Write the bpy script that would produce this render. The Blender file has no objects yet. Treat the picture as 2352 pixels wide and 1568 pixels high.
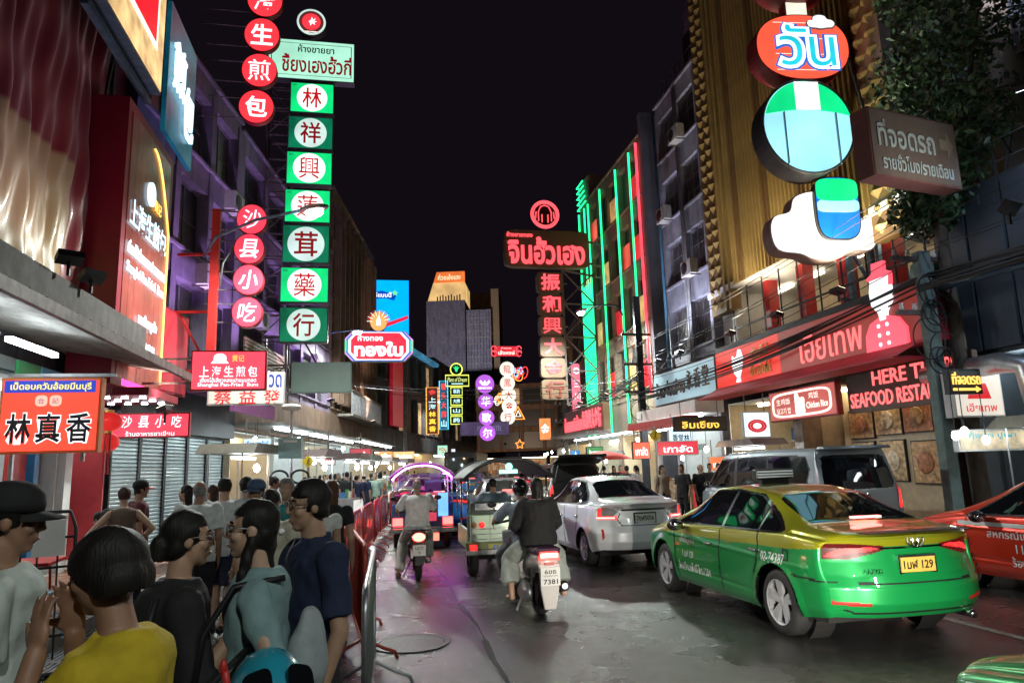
import bpy, bmesh, math, random
import numpy as np
from mathutils import Vector, Matrix, Euler
random.seed(7)
rnd = random.Random(11)
SC = bpy.context.scene
COL = SC.collection
PI = math.pi
R = math.radians
# ------------------------------------------------------------ camera
FPX = 1620.0            # focal length in units of a 2352 px wide picture
CAMH = 1.72
YAW, PITCH, ROLL = R(11.0), math.atan(288 / FPX), 0.030
_f = Vector((math.sin(YAW) * math.cos(PITCH), math.cos(YAW) * math.cos(PITCH), math.sin(PITCH)))
_r0 = Vector((math.cos(YAW), -math.sin(YAW), 0))
_u0 = _r0.cross(_f)
_r = _r0 * math.cos(ROLL) - _u0 * math.sin(ROLL)
_u = _u0 * math.cos(ROLL) + _r0 * math.sin(ROLL)
CAMP = Vector((0, 0, CAMH))
cam_data = bpy.data.cameras.new('camera')
cam_data.sensor_width = 36
cam_data.lens = 36 * FPX / 2352
cam_data.clip_start = 0.05
cam_data.clip_end = 3000
cam = bpy.data.objects.new('camera', cam_data)
COL.objects.link(cam)
m3 = Matrix((_r, _u, -_f)).transposed()
cam.matrix_world = Matrix.Translation(CAMP) @ m3.to_4x4()
SC.camera = cam
SC.render.resolution_x, SC.render.resolution_y = 1024, 682
# ------------------------------------------------------------ world, exposure
W = bpy.data.worlds.new('World')
SC.world = W
W.use_nodes = True
_nt = W.node_tree
_bg = _nt.nodes['Background']
_bg.inputs['Color'].default_value = (0.62, 0.42, 0.66, 1)
_bg.inputs['Strength'].default_value = 0.006
SC.view_settings.view_transform = 'Standard'
SC.view_settings.look = 'None'
SC.view_settings.gamma = 1
SC.view_settings.exposure = 0.55
SC.view_settings.use_curve_mapping = False
SC.render.engine = 'CYCLES'
SC.cycles.use_denoising = True
SC.cycles.max_bounces = 5
SC.cycles.diffuse_bounces = 2
SC.cycles.glossy_bounces = 3
SC.cycles.transparent_max_bounces = 8
SC.cycles.sample_clamp_indirect = 4.0
SC.cycles.sample_clamp_direct = 0.0
SC.cycles.caustics_reflective = False
SC.cycles.caustics_refractive = False
SC.cycles.use_light_tree = True
# ------------------------------------------------------------ survey helpers (where a sight line meets a real plane)
def sight(x, y):
 return (_r * ((x - 1176) / FPX) + _u * ((784 - y) / FPX) + _f)
def G(x, y, z=0.0):
 d = sight(x, y); return CAMP + d * ((z - CAMH) / d.z)
def AY(x, y, Y):
 d = sight(x, y); return CAMP + d * (Y / d.y)
def AX(x, y, X):
 d = sight(x, y); return CAMP + d * (X / d.x)
# ------------------------------------------------------------ mesh helpers
def link(o, parent=None):
 COL.objects.link(o)
 if parent is not None: o.parent = parent
 return o
def tag(o, label=None, cat=None, group=None, kind=None):
 if label: o['label'] = label
 if cat: o['category'] = cat
 if group: o['group'] = group
 if kind: o['kind'] = kind
 return o
def thing(name, label, cat, loc=(0, 0, 0), rz=0.0, group=None):
 o = bpy.data.objects.new(name, None)
 o.empty_display_size = 0.2
 link(o); o.location = loc; o.rotation_euler = (0, 0, rz)
 return tag(o, label, cat, group)
class MB:
 """collects shapes into one mesh"""
 def __init__(s): s.v = []; s.f = []; s.m = []; s.cur = 0
 def add(s, vs, fs, M=None):
  b = len(s.v)
  if M is not None: vs = [M @ Vector(v) for v in vs]
  s.v += [tuple(v) for v in vs]
  s.f += [tuple(b + i for i in f) for f in fs]
  s.m += [s.cur] * len(fs)
  return s
 def box(s, x0, x1, y0, y1, z0, z1, M=None):
  v = [(x0, y0, z0), (x1, y0, z0), (x1, y1, z0), (x0, y1, z0), (x0, y0, z1), (x1, y0, z1), (x1, y1, z1), (x0, y1, z1)]
  f = [(0, 3, 2, 1), (4, 5, 6, 7), (0, 1, 5, 4), (1, 2, 6, 5), (2, 3, 7, 6), (3, 0, 4, 7)]
  return s.add(v, f, M)
 def cbox(s, c, d, M=None):
  return s.box(c[0] - d[0] / 2, c[0] + d[0] / 2, c[1] - d[1] / 2, c[1] + d[1] / 2, c[2] - d[2] / 2, c[2] + d[2] / 2, M)
 def bar(s, a, b, w, h=None):
  a, b = Vector(a), Vector(b); h = h or w
  d = b - a; L = d.length
  if L < 1e-6: return s
  q = d.to_track_quat('Z', 'Y').to_matrix().to_4x4()
  return s.box(-w / 2, w / 2, -h / 2, h / 2, 0, L, Matrix.Translation(a) @ q)
 def tube(s, pts, r, n=8, closed=False, cap=True):
  pts = [Vector(p) for p in pts]; N = len(pts)
  rs = r if isinstance(r, (list, tuple)) else [r] * N
  vs = []; prev = None
  for i, p in enumerate(pts):
   if closed: t = pts[(i + 1) % N] - pts[i - 1]
   else: t = pts[min(i + 1, N - 1)] - pts[max(i - 1, 0)]
   t = t.normalized() if t.length > 1e-9 else Vector((0, 0, 1))
   if prev is None:
    a = Vector((0, 0, 1)) if abs(t.z) < .9 else Vector((1, 0, 0))
    nrm = t.cross(a).normalized()
   else:
    nrm = prev - t * prev.dot(t)
    nrm = nrm.normalized() if nrm.length > 1e-6 else t.orthogonal().normalized()
   prev = nrm; bn = t.cross(nrm)
   for k in range(n):
    a = 2 * PI * k / n
    vs.append(p + (nrm * math.cos(a) + bn * math.sin(a)) * rs[i])
  fs = []
  for i in range(N if closed else N - 1):
   j = (i + 1) % N
   for k in range(n):
    k2 = (k + 1) % n
    fs.append((i * n + k, i * n + k2, j * n + k2, j * n + k))
  if not closed and cap:
   fs.append(tuple(range(n))[::-1]); fs.append(tuple((N - 1) * n + k for k in range(n)))
  return s.add(vs, fs)
 def lathe(s, prof, n=24, M=None, cap=True):
  vs = []; fs = []
  for (r, z) in prof:
   for k in range(n):
    a = 2 * PI * k / n; vs.append((r * math.cos(a), r * math.sin(a), z))
  for i in range(len(prof) - 1):
   for k in range(n):
    k2 = (k + 1) % n
    fs.append((i * n + k, i * n + k2, (i + 1) * n + k2, (i + 1) * n + k))
  if cap:
   fs.append(tuple(range(n))[::-1]); fs.append(tuple((len(prof) - 1) * n + k for k in range(n)))
  return s.add(vs, fs, M)
 def prism(s, poly, y0, y1, M=None):
  """polygon in local x,z extruded along y"""
  n = len(poly)
  vs = [(p[0], y0, p[1]) for p in poly] + [(p[0], y1, p[1]) for p in poly]
  a = sum(poly[i][0] * poly[(i + 1) % n][1] - poly[(i + 1) % n][0] * poly[i][1] for i in range(n))
  fs = [tuple(range(n)), tuple(range(2 * n - 1, n - 1, -1))]
  if a < 0: fs = [fs[0][::-1], fs[1][::-1]]
  for i in range(n):
   j = (i + 1) % n
   fs.append((i, i + n, j + n, j) if a > 0 else (i, j, j + n, i + n))
  return s.add(vs, fs, M)
 def ell(s, c, r, n=12, m=8, M=None):
  vs = []; fs = []
  for i in range(m + 1):
   t = PI * i / m
   for k in range(n):
    a = 2 * PI * k / n
    vs.append((c[0] + r[0] * math.sin(t) * math.cos(a), c[1] + r[1] * math.sin(t) * math.sin(a), c[2] + r[2] * math.cos(t)))
  for i in range(m):
   for k in range(n):
    k2 = (k + 1) % n
    fs.append((i * n + k, (i + 1) * n + k, (i + 1) * n + k2, i * n + k2))
  return s.add(vs, fs, M)
 def mesh(s, name, mats, smooth=False):
  me = bpy.data.meshes.new(name)
  me.from_pydata(s.v, [], s.f)
  for mm in (mats if isinstance(mats, (list, tuple)) else [mats]): me.materials.append(mm)
  if any(s.m): me.polygons.foreach_set('material_index', s.m)
  if smooth: me.polygons.foreach_set('use_smooth', [True] * len(me.polygons))
  me.update()
  return me
 def obj(s, name, mats, parent=None, smooth=False, bevel=0):
  o = bpy.data.objects.new(name, s.mesh(name, mats, smooth))
  link(o, parent)
  if bevel:
   b = o.modifiers.new('bevel', 'BEVEL'); b.width = bevel; b.segments = 2; b.limit_method = 'ANGLE'
  return o
def mesh_obj(name, me, parent=None, loc=(0, 0, 0), rot=(0, 0, 0)):
 o = bpy.data.objects.new(name, me); link(o, parent); o.location = loc; o.rotation_euler = rot
 return o
def copy_tree(o, parent=None):
 c = o.copy(); link(c)
 c.parent = parent
 for ch in list(o.children): copy_tree(ch, c)
 return c
def bez(p0, p1, sag, n=12):
 p0, p1 = Vector(p0), Vector(p1)
 return [p0.lerp(p1, t / n) + Vector((0, 0, -4 * sag * (t / n) * (1 - t / n))) for t in range(n + 1)]
def superell(w, h, n=2.6, k=40):
 out = []
 for i in range(k):
  a = 2 * PI * i / k; c, s_ = math.cos(a), math.sin(a)
  out.append((w / 2 * math.copysign(abs(c) ** (2 / n), c), h / 2 * math.copysign(abs(s_) ** (2 / n), s_)))
 return out
def circle(r, k=40, cx=0, cz=0):
 return [(cx + r * math.cos(2 * PI * i / k), cz + r * math.sin(2 * PI * i / k)) for i in range(k)]
# ------------------------------------------------------------ materials
MATS = {}
def _new(name):
 m = bpy.data.materials.new(name); m.use_nodes = True
 nt = m.node_tree; b = nt.nodes['Principled BSDF']
 return m, nt, b
def mat(name, col, rough=.6, metal=0, var=.12, scale=6.0, bump=0, bscale=40, coat=0, spec=.5, dirt=0, alpha=1, trans=0):
 """plain procedural surface: colour with broken variation, fine bump, optional dirt"""
 if name in MATS: return MATS[name]
 m, nt, b = _new(name)
 tc = nt.nodes.new('ShaderNodeTexCoord')
 nz = nt.nodes.new('ShaderNodeTexNoise'); nz.inputs['Scale'].default_value = scale; nz.inputs['Detail'].default_value = 5
 nt.links.new(tc.outputs['Object'], nz.inputs['Vector'])
 rp = nt.nodes.new('ShaderNodeValToRGB')
 c = Vector(col[:3])
 lo, hi = c * (1 - var), c * (1 + var)
 rp.color_ramp.elements[0].position = .3; rp.color_ramp.elements[1].position = .7
 rp.color_ramp.elements[0].color = (*lo, 1); rp.color_ramp.elements[1].color = (*[min(1, q) for q in hi], 1)
 nt.links.new(nz.outputs['Fac'], rp.inputs['Fac'])
 out = rp.outputs['Color']
 if dirt:
  n2 = nt.nodes.new('ShaderNodeTexNoise'); n2.inputs['Scale'].default_value = scale * .45; n2.inputs['Detail'].default_value = 8
  n2.inputs['Roughness'].default_value = .7
  mp = nt.nodes.new('ShaderNodeMapping'); mp.inputs['Scale'].default_value = (1.6, 1.6, .35)
  nt.links.new(tc.outputs['Object'], mp.inputs['Vector']); nt.links.new(mp.outputs['Vector'], n2.inputs['Vector'])
  r2 = nt.nodes.new('ShaderNodeValToRGB'); r2.color_ramp.elements[0].position = .45; r2.color_ramp.elements[1].position = .68
  nt.links.new(n2.outputs['Fac'], r2.inputs['Fac'])
  mx = nt.nodes.new('ShaderNodeMix'); mx.data_type = 'RGBA'
  ml = nt.nodes.new('ShaderNodeMath'); ml.operation = 'MULTIPLY'; ml.inputs[1].default_value = dirt
  nt.links.new(r2.outputs['Color'], ml.inputs[0]); nt.links.new(ml.outputs[0], mx.inputs['Factor'])
  nt.links.new(out, mx.inputs['A']); mx.inputs['B'].default_value = (*(c * .25), 1)
  out = mx.outputs['Result']
 nt.links.new(out, b.inputs['Base Color'])
 b.inputs['Roughness'].default_value = rough; b.inputs['Metallic'].default_value = metal
 b.inputs['Specular IOR Level'].default_value = spec
 if coat: b.inputs['Coat Weight'].default_value = coat; b.inputs['Coat Roughness'].default_value = .04
 if alpha < 1: b.inputs['Alpha'].default_value = alpha
 if trans: b.inputs['Transmission Weight'].default_value = trans
 if bump:
  n3 = nt.nodes.new('ShaderNodeTexNoise'); n3.inputs['Scale'].default_value = bscale; n3.inputs['Detail'].default_value = 4
  nt.links.new(tc.outputs['Object'], n3.inputs['Vector'])
  bp = nt.nodes.new('ShaderNodeBump'); bp.inputs['Strength'].default_value = bump; bp.inputs['Distance'].default_value = .02
  nt.links.new(n3.outputs['Fac'], bp.inputs['Height']); nt.links.new(bp.outputs['Normal'], b.inputs['Normal'])
 MATS[name] = m
 return m
def glow(name, col, strength=1.0, uneven=.25, scale=1.6, sample=True, base=None):
 """a lit lamp face, tube or backlit sheet, or a surface whose light is put in as glow; tubes behind the sheet light it unevenly"""
 if name in MATS: return MATS[name]
 m, nt, b = _new(name)
 b.inputs['Base Color'].default_value = (*(base or [q * .6 for q in col[:3]]), 1)
 b.inputs['Roughness'].default_value = .35
 b.inputs['Emission Color'].default_value = (*col[:3], 1)
 if uneven:
  tc = nt.nodes.new('ShaderNodeTexCoord')
  nz = nt.nodes.new('ShaderNodeTexNoise'); nz.inputs['Scale'].default_value = scale; nz.inputs['Detail'].default_value = 2
  nt.links.new(tc.outputs['Object'], nz.inputs['Vector'])
  mr = nt.nodes.new('ShaderNodeMapRange')
  mr.inputs['From Min'].default_value = .3; mr.inputs['From Max'].default_value = .7
  mr.inputs['To Min'].default_value = strength * (1 - uneven); mr.inputs['To Max'].default_value = strength * (1 + uneven)
  nt.links.new(nz.outputs['Fac'], mr.inputs['Value'])
  nt.links.new(mr.outputs['Result'], b.inputs['Emission Strength'])
 else:
  b.inputs['Emission Strength'].default_value = strength
 if not sample: m.cycles.emission_sampling = 'NONE'
 MATS[name] = m
 return m
# ------------------------------------------------------------ lettering
_TXT = {}
_TSC = bpy.data.scenes.new('lettering_workbench')
def text_mesh(body, w, h, depth, mat_, bold=0.0, shear=0.0, space=1.0):
 """lettering centred on the origin in the x,z plane, facing -y, fitted into w x h (h may be None)"""
 if any(q in '蓮藥興煎海益發蔡龍鳳黄吃沙' for q in body): bold = min(bold, .004)
 key = (body, bold, shear, space)
 if key not in _TXT:
  cu = bpy.data.curves.new('lettering', 'FONT')
  cu.body = body; cu.align_x = 'CENTER'; cu.size = 1; cu.offset = bold; cu.shear = shear
  cu.resolution_u = 2; cu.space_character = space; cu.space_line = .9
  ob = bpy.data.objects.new('lettering', cu); _TSC.collection.objects.link(ob)
  with bpy.context.temp_override(scene=_TSC, view_layer=_TSC.view_layers[0]): dg = bpy.context.evaluated_depsgraph_get()
  me = bpy.data.meshes.new_from_object(ob.evaluated_get(dg))
  bpy.data.objects.remove(ob); bpy.data.curves.remove(cu)
  v = np.empty(len(me.vertices) * 3); me.vertices.foreach_get('co', v); v = v.reshape(-1, 3)
  f = [tuple(p.vertices) for p in me.polygons]
  bpy.data.meshes.remove(me)
  _TXT[key] = (v, f)
 v, f = _TXT[key]
 if len(v) == 0: v = np.zeros((3, 3)); f = [(0, 1, 2)]
 x0, x1 = v[:, 0].min(), v[:, 0].max(); y0, y1 = v[:, 1].min(), v[:, 1].max()
 sx = w / max(x1 - x0, 1e-6); sz = (h / max(y1 - y0, 1e-6)) if h else sx
 n = len(v)
 A = np.zeros((n, 3)); A[:, 0] = (v[:, 0] - (x0 + x1) / 2) * sx; A[:, 2] = (v[:, 1] - (y0 + y1) / 2) * sz; A[:, 1] = -depth
 verts = [tuple(q) for q in A]
 faces = list(f)
 if depth > .004:
  ec = {}
  for p in f:
   for i in range(len(p)):
    a, b = p[i], p[(i + 1) % len(p)]
    ec[(a, b)] = ec.get((a, b), 0) + 1
  verts += [(q[0], 0, q[2]) for q in A]
  for (a, b) in list(ec):
   if (b, a) not in ec: faces.append((b, a, a + n, b + n))
 me = bpy.data.meshes.new('lettering'); me.from_pydata(verts, [], faces); me.materials.append(mat_); me.update()
 return me
def text(parent, body, x, z, w, h, y, mat_, depth=.004, bold=0.0, name='lettering', shear=0.0, rot=0.0, space=1.0):
 o = bpy.data.objects.new(name, text_mesh(body, w, h, depth, mat_, bold, shear, space))
 link(o, parent); o.location = (x, y, z)
 if rot: o.rotation_euler = (0, rot, 0)
 return o
def shape(parent, name, poly, y, mat_, depth=.004, x=0, z=0):
 b = MB(); b.prism([(p[0] + x, p[1] + z) for p in poly], y - depth, y)
 return b.obj(name, mat_, parent)
# ============================================================ materials of the place
asph, nt, b = _new('asphalt')
tc = nt.nodes.new('ShaderNodeTexCoord')
def _noise(sc, det=6, ro=.6, vec=None):
 n = nt.nodes.new('ShaderNodeTexNoise'); n.inputs['Scale'].default_value = sc; n.inputs['Detail'].default_value = det; n.inputs['Roughness'].default_value = ro
 nt.links.new(vec or tc.outputs['Object'], n.inputs['Vector']); return n
def _ramp(src, p0, c0, p1, c1):
 r = nt.nodes.new('ShaderNodeValToRGB'); e = r.color_ramp.elements
 e[0].position = p0; e[0].color = (*c0, 1) if len(c0) == 3 else c0; e[1].position = p1; e[1].color = (*c1, 1) if len(c1) == 3 else c1
 nt.links.new(src, r.inputs['Fac']); return r
n1 = _noise(.55, 6, .6); n2 = _noise(75, 5, .8); n3 = _noise(4.5, 8, .75)
r1 = _ramp(n1.outputs['Fac'], .35, (.026, .025, .025), .68, (.062, .057, .055))
r2 = _ramp(n2.outputs['Fac'], .35, (.45, .45, .45), .7, (1.55, 1.52, 1.5))
mx = nt.nodes.new('ShaderNodeMix'); mx.data_type = 'RGBA'; mx.blend_type = 'MULTIPLY'; mx.inputs['Factor'].default_value = 1
nt.links.new(r1.outputs['Color'], mx.inputs['A']); nt.links.new(r2.outputs['Color'], mx.inputs['B'])
r3 = _ramp(n3.outputs['Fac'], .56, (1, 1, 1), .72, (.45, .44, .43))
mx2 = nt.nodes.new('ShaderNodeMix'); mx2.data_type = 'RGBA'; mx2.blend_type = 'MULTIPLY'; mx2.inputs['Factor'].default_value = .8
nt.links.new(mx.outputs['Result'], mx2.inputs['A']); nt.links.new(r3.outputs['Color'], mx2.inputs['B'])
vo = nt.nodes.new('ShaderNodeTexVoronoi'); vo.feature = 'DISTANCE_TO_EDGE'; vo.inputs['Scale'].default_value = .8
dv = nt.nodes.new('ShaderNodeVectorMath'); dv.operation = 'ADD'
nz4 = _noise(1.7, 5, .7); nt.links.new(tc.outputs['Object'], dv.inputs[0]); nt.links.new(nz4.outputs['Color'], dv.inputs[1])
nt.links.new(dv.outputs['Vector'], vo.inputs['Vector'])
n6 = _noise(9, 7, .75); r6 = _ramp(n6.outputs['Fac'], .35, (.62, .62, .62), .65, (1.4, 1.38, 1.36)); mx6 = nt.nodes.new('ShaderNodeMix'); mx6.data_type = 'RGBA'; mx6.blend_type = 'MULTIPLY'; mx6.inputs['Factor'].default_value = 1; nt.links.new(mx2.outputs['Result'], mx6.inputs['A']); nt.links.new(r6.outputs['Color'], mx6.inputs['B']); mx2 = mx6
r5 = _ramp(vo.outputs['Distance'], .0, (.3, .3, .3), .014, (1, 1, 1))
mx3 = nt.nodes.new('ShaderNodeMix'); mx3.data_type = 'RGBA'; mx3.blend_type = 'MULTIPLY'; mx3.inputs['Factor'].default_value = .55
nt.links.new(mx2.outputs['Result'], mx3.inputs['A']); nt.links.new(r5.outputs['Color'], mx3.inputs['B'])
nt.links.new(mx3.outputs['Result'], b.inputs['Base Color'])
r4 = _ramp(n1.outputs['Fac'], .3, (.15, .15, .15), .7, (.36, .36, .36))
nt.links.new(r4.outputs['Color'], b.inputs['Roughness'])
bp = nt.nodes.new('ShaderNodeBump'); bp.inputs['Strength'].default_value = .5; bp.inputs['Distance'].default_value = .012
nt.links.new(n2.outputs['Fac'], bp.inputs['Height']); nt.links.new(bp.outputs['Normal'], b.inputs['Normal'])
M_conc = mat('old_concrete', (.22, .205, .19), .85, var=.25, scale=2.5, bump=.3, bscale=25, dirt=.7)
M_concl = mat('pale_concrete', (.36, .33, .30), .85, var=.2, scale=2.5, bump=.3, bscale=25, dirt=.6)
M_kerb = mat('kerb_stone', (.30, .28, .26), .8, var=.2, scale=5, bump=.2, dirt=.5)
M_dark = mat('dark_metal', (.035, .035, .04), .5, .6, var=.2)
M_steel = mat('galvanised_steel', (.42, .43, .45), .38, .85, var=.2, scale=9)
M_rust = mat('painted_rusty_steel', (.16, .13, .125), .6, .3, var=.35, scale=8, dirt=.6)
M_blue_steel = mat('blue_grey_steel', (.10, .17, .26), .5, .4, var=.25, scale=6, dirt=.4)
M_black = mat('black_rubber', (.012, .012, .012), .6, var=.2)
M_cable = mat('cable_sheath', (.014, .014, .016), .55, var=.2)
M_white = mat('white_paint', (.72, .71, .69), .5, var=.06, dirt=.15)
M_cream = mat('cream_wall', (.62, .52, .36), .75, var=.1, scale=2, dirt=.25)
M_glassd = mat('dark_window_glass', (.012, .014, .018), .12, var=.3, scale=3, spec=.6)
M_yellow_clad = mat('golden_cladding', (.36, .25, .085), .5, .25, var=.16, scale=2, dirt=.35)
M_yellow_dark = mat('bronze_cladding', (.19, .115, .045), .5, .25, var=.16, scale=2, dirt=.35)
M_greywall = mat('grey_render', (.24, .235, .26), .85, var=.2, scale=1.8, bump=.25, bscale=18, dirt=.6)
M_purple = mat('mauve_render', (.20, .16, .24), .85, var=.22, scale=1.8, bump=.25, bscale=18, dirt=.6)
M_brown = mat('brown_render', (.20, .13, .095), .85, var=.25, scale=1.8, bump=.25, bscale=18, dirt=.6)
M_red_paint = mat('red_paint', (.50, .025, .022), .45, var=.15, dirt=.2)
M_dkred = mat('dark_red_panel', (.22, .008, .022), .4, var=.12, scale=1.5)
M_slate = mat('slate_panel', (.045, .06, .075), .6, .2, var=.3, scale=1.5, dirt=.5)
M_shut = mat('roller_shutter_steel', (.33, .40, .42), .38, .7, var=.15, scale=3, dirt=.3)
M_tile_w = mat('terracotta_tile', (.30, .16, .11), .35, var=.25, scale=3, bump=.05, dirt=.3)
M_green_wall = mat('teal_panel', (.04, .16, .16), .5, .2, var=.2)
T_tube = glow('fluorescent_tube', (.82, .96, 1.0), 22.0, uneven=0)
T_warm = glow('warm_lamp', (1.0, .78, .48), 18.0, uneven=0)
T_spot = glow('ceiling_downlight', (.9, .95, 1.0), 14.0, uneven=0)
# ============================================================ ground
o = MB(); o.add([(-260, -60, 0), (320, -60, 0), (320, 420, 0), (-260, 420, 0)], [(0, 1, 2, 3)])
tag(o.obj('road', asph), kind='structure')
# street edges: left and right facade lines (plan)
LF = [(-5.4, -14), (-5.4, 16), (-2.3, 36), (-.25, 49), (12.5, 90), (40, 150)]
RF = [(11.5, -14), (11.5, 37), (15.2, 60), (26, 95), (50, 150)]
def off(line, d):
 out = []
 for i, p in enumerate(line):
  a = Vector(line[max(i - 1, 0)]); c = Vector(line[min(i + 1, len(line) - 1)])
  t = (c - a).normalized(); out.append((p[0] + t.y * d, p[1] - t.x * d))
 return out
def slab(name, A, B, z0, z1, m, parent=None):
 n = len(A); v = []
 for z in (z0, z1):
  v += [(p[0], p[1], z) for p in A] + [(p[0], p[1], z) for p in B]
 f = []
 for i in range(n - 1):
  a, b_, c, d = i, i + 1, n + i + 1, n + i
  f.append((2 * n + a, 2 * n + d, 2 * n + c, 2 * n + b_)); f.append((d, c, c + 2 * n, d + 2 * n)); f.append((b_, a, a + 2 * n, b_ + 2 * n))
 f.append((0, n, 3 * n, 2 * n)); f.append((2 * n - 1, n - 1, 3 * n - 1, 4 * n - 1))
 o = MB(); o.add(v, f); return o.obj(name, m, parent)
def side_of(line, near=-14, far=150): return line
LK = off(LF, 1.95); RK = off(RF, -1.9)
pl = tag(slab('pavement_left', LF, LK, .0, .14, M_concl), kind='structure')
pr = tag(slab('pavement_right', RK, RF, .0, .14, M_concl), kind='structure')
LK2 = off(LF, 2.15); RK2 = off(RF, -2.1)
tag(slab('kerb_left', LK, LK2, .0, .15, M_kerb), kind='structure')
tag(slab('kerb_right', RK2, RK, .0, .15, M_kerb), kind='structure')
# terracotta tiles of the near left pavement, one by one
tm = MB(); tm.box(-.192, .192, -.192, .192, 0, .012)
tme = tm.mesh('tile', M_tile_w)
for i in range(5):
 for j in range(36):
  t = mesh_obj('tile', tme, pl, (-5.2 + .395 * i, 3.4 + .395 * j, .14 + rnd.uniform(0, .003)), (rnd.uniform(-.004, .004), rnd.uniform(-.004, .004), rnd.choice((0, PI / 2))))
# drain grates in front of the kerb
gr = thing('drain_grate', 'long steel drain grate in the gutter beside the left kerb', 'drain', (-3.05, 7.6, .004))
for j in range(9):
 g = MB()
 g.box(-.17, .17, -.24, -.21, 0, .02); g.box(-.17, .17, .21, .24, 0, .02)
 for k in range(7): g.box(-.16 + k * .05, -.14 + k * .05, -.21, .21, 0, .018)
 q = g.obj('grate_panel', M_steel, gr); q.location = (0, (j - 4) * .5, 0)
# lane seam and worn painted lines
M_line = mat('worn_road_paint', (.42, .40, .36), .6, var=.5, scale=14, dirt=.9)
M_seam = mat('tar_seam', (.022, .022, .023), .4, var=.3, scale=20)
o = MB()
pts = [(1.08 + .03 * math.sin(i * 1.3), 4 + i * .7) for i in range(46)]
for i in range(len(pts) - 1):
 (a, c), (d, e) = pts[i], pts[i + 1]; w_ = .02 + .014 * math.sin(i * 2.1)
 o.add([(a - w_, c, .004), (a + w_, c, .004), (d + w_, e, .004), (d - w_, e, .004)], [(0, 1, 2, 3)])
tag(o.obj('road_seam', M_seam), kind='structure')
o = MB()
for i in range(12):
 y = 5 + i * 6
 o.add([(5.9, y, .004), (6.0, y, .004), (6.0, y + 2.4, .004), (5.9, y + 2.4, .004)], [(0, 1, 2, 3)])
tag(o.obj('lane_marking', M_line), kind='structure')
# ============================================================ building kit
def frame_of(p0, p1, name, label, cat='building', group=None):
 """Empty at p0; local x runs to p1, local -y looks to the street on the right hand of p0->p1 turned"""
 d = Vector((p1[0] - p0[0], p1[1] - p0[1])); L = d.length
 t = thing(name, label, cat, (p0[0], p0[1], 0), math.atan2(d.y, d.x), group)
 return t, L
def window(parent, x0, x1, z0, z1, y, mframe, mglass, nx=2, nz=1, fw=.05, mullion_name='mullion'):
 w = MB(); w.box(x0, x1, y, y + .08, z0, z0 + fw); w.box(x0, x1, y, y + .08, z1 - fw, z1)
 w.box(x0, x0 + fw, y, y + .08, z0 + fw, z1 - fw); w.box(x1 - fw, x1, y, y + .08, z0 + fw, z1 - fw)
 for i in range(1, nx):
  xx = x0 + (x1 - x0) * i / nx; w.box(xx - fw * .4, xx + fw * .4, y + .01, y + .07, z0 + fw, z1 - fw)
 for i in range(1, nz):
  zz = z0 + (z1 - z0) * i / nz; w.box(x0 + fw, x1 - fw, y + .015, y + .065, zz - fw * .35, zz + fw * .35)
 o = w.obj('window', mframe, parent)
 for i in range(nx):
  a = x0 + (x1 - x0) * i / nx + fw * .5; c = x0 + (x1 - x0) * (i + 1) / nx - fw * .5
  p = MB(); tl = rnd.uniform(-.004, .004)
  p.add([(a, y + .035 + tl, z0 + fw * .6), (c, y + .035 - tl, z0 + fw * .6), (c, y + .035 - tl, z1 - fw * .6), (a, y + .035 + tl, z1 - fw * .6)], [(0, 1, 2, 3)])
  p.obj('pane', mglass[rnd.randrange(len(mglass))] if isinstance(mglass, list) else mglass, o)
 return o
def facade(t, L, z0, z1, nx, nz, mwall, mpier, mband, mframe, mglass, pier=.25, band=.7, deep=.25, dep=9, wx=2, wz=2, skip=()):
 b = MB(); b.box(0.02, L - .02, deep + .09, dep, z0, z1); b.obj('wall', mwall, t)
 bw = (L - pier) / nx; fh = (z1 - z0) / nz
 for i in range(nx + 1):
  b = MB(); b.box(i * bw, i * bw + pier, 0, deep + .1, z0, z1); b.obj('pier', mpier, t)
 for k in range(nz + 1):
  zt = z0 + k * fh
  b = MB(); b.box(.003, L - .003, .04, deep + .1, zt - (band * .5 if k else 0), min(zt + band * .5, z1 + .3)); b.box(.0, L, -.06, deep, zt + band * .5 - .08 if k < nz else z1 + .22, zt + band * .5 if k < nz else z1 + .3)
  b.obj('floor_band', mband, t)
 for k in range(nz):
  for i in range(nx):
   if (i, k) in skip: continue
   window(t, i * bw + pier, (i + 1) * bw, z0 + k * fh + band * .5, z0 + (k + 1) * fh - band * .5, deep - .06, mframe, mglass, wx, wz)
def shutter(parent, x0, x1, z0, z1, y, m=None, n=None):
 """roller shutter: rounded slats in one part, guide rails as another"""
 n = n or int((z1 - z0) / .085); s = MB(); h = (z1 - z0) / n
 for i in range(n):
  z = z0 + i * h
  pr_ = [(y, z), (y - .018, z + h * .25), (y - .018, z + h * .7), (y, z + h * .98)]
  for q in range(3):
   s.add([(x0, pr_[q][0], pr_[q][1]), (x1, pr_[q][0], pr_[q][1]), (x1, pr_[q + 1][0], pr_[q + 1][1]), (x0, pr_[q + 1][0], pr_[q + 1][1])], [(0, 1, 2, 3)])
 s.add([(x0, y + .006, z0), (x1, y + .006, z0), (x1, y + .006, z1), (x0, y + .006, z1)], [(0, 1, 2, 3)])
 o = s.obj('roller_shutter', m or M_shut, parent)
 g = MB(); g.box(x0 - .06, x0, y - .05, y + .03, z0, z1); g.box(x1, x1 + .06, y - .05, y + .03, z0, z1)
 g.obj('guide_rail', M_dark, o)
 return o
GOODS = [mat('goods_%s' % n, c, .5, var=.3, scale=20) for n, c in (('red', (.5, .05, .04)), ('gold', (.55, .36, .08)), ('cream', (.6, .55, .45)), ('green', (.08, .28, .12)), ('blue', (.07, .18, .4)), ('white', (.7, .7, .68)), ('orange', (.6, .22, .04)))]
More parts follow.
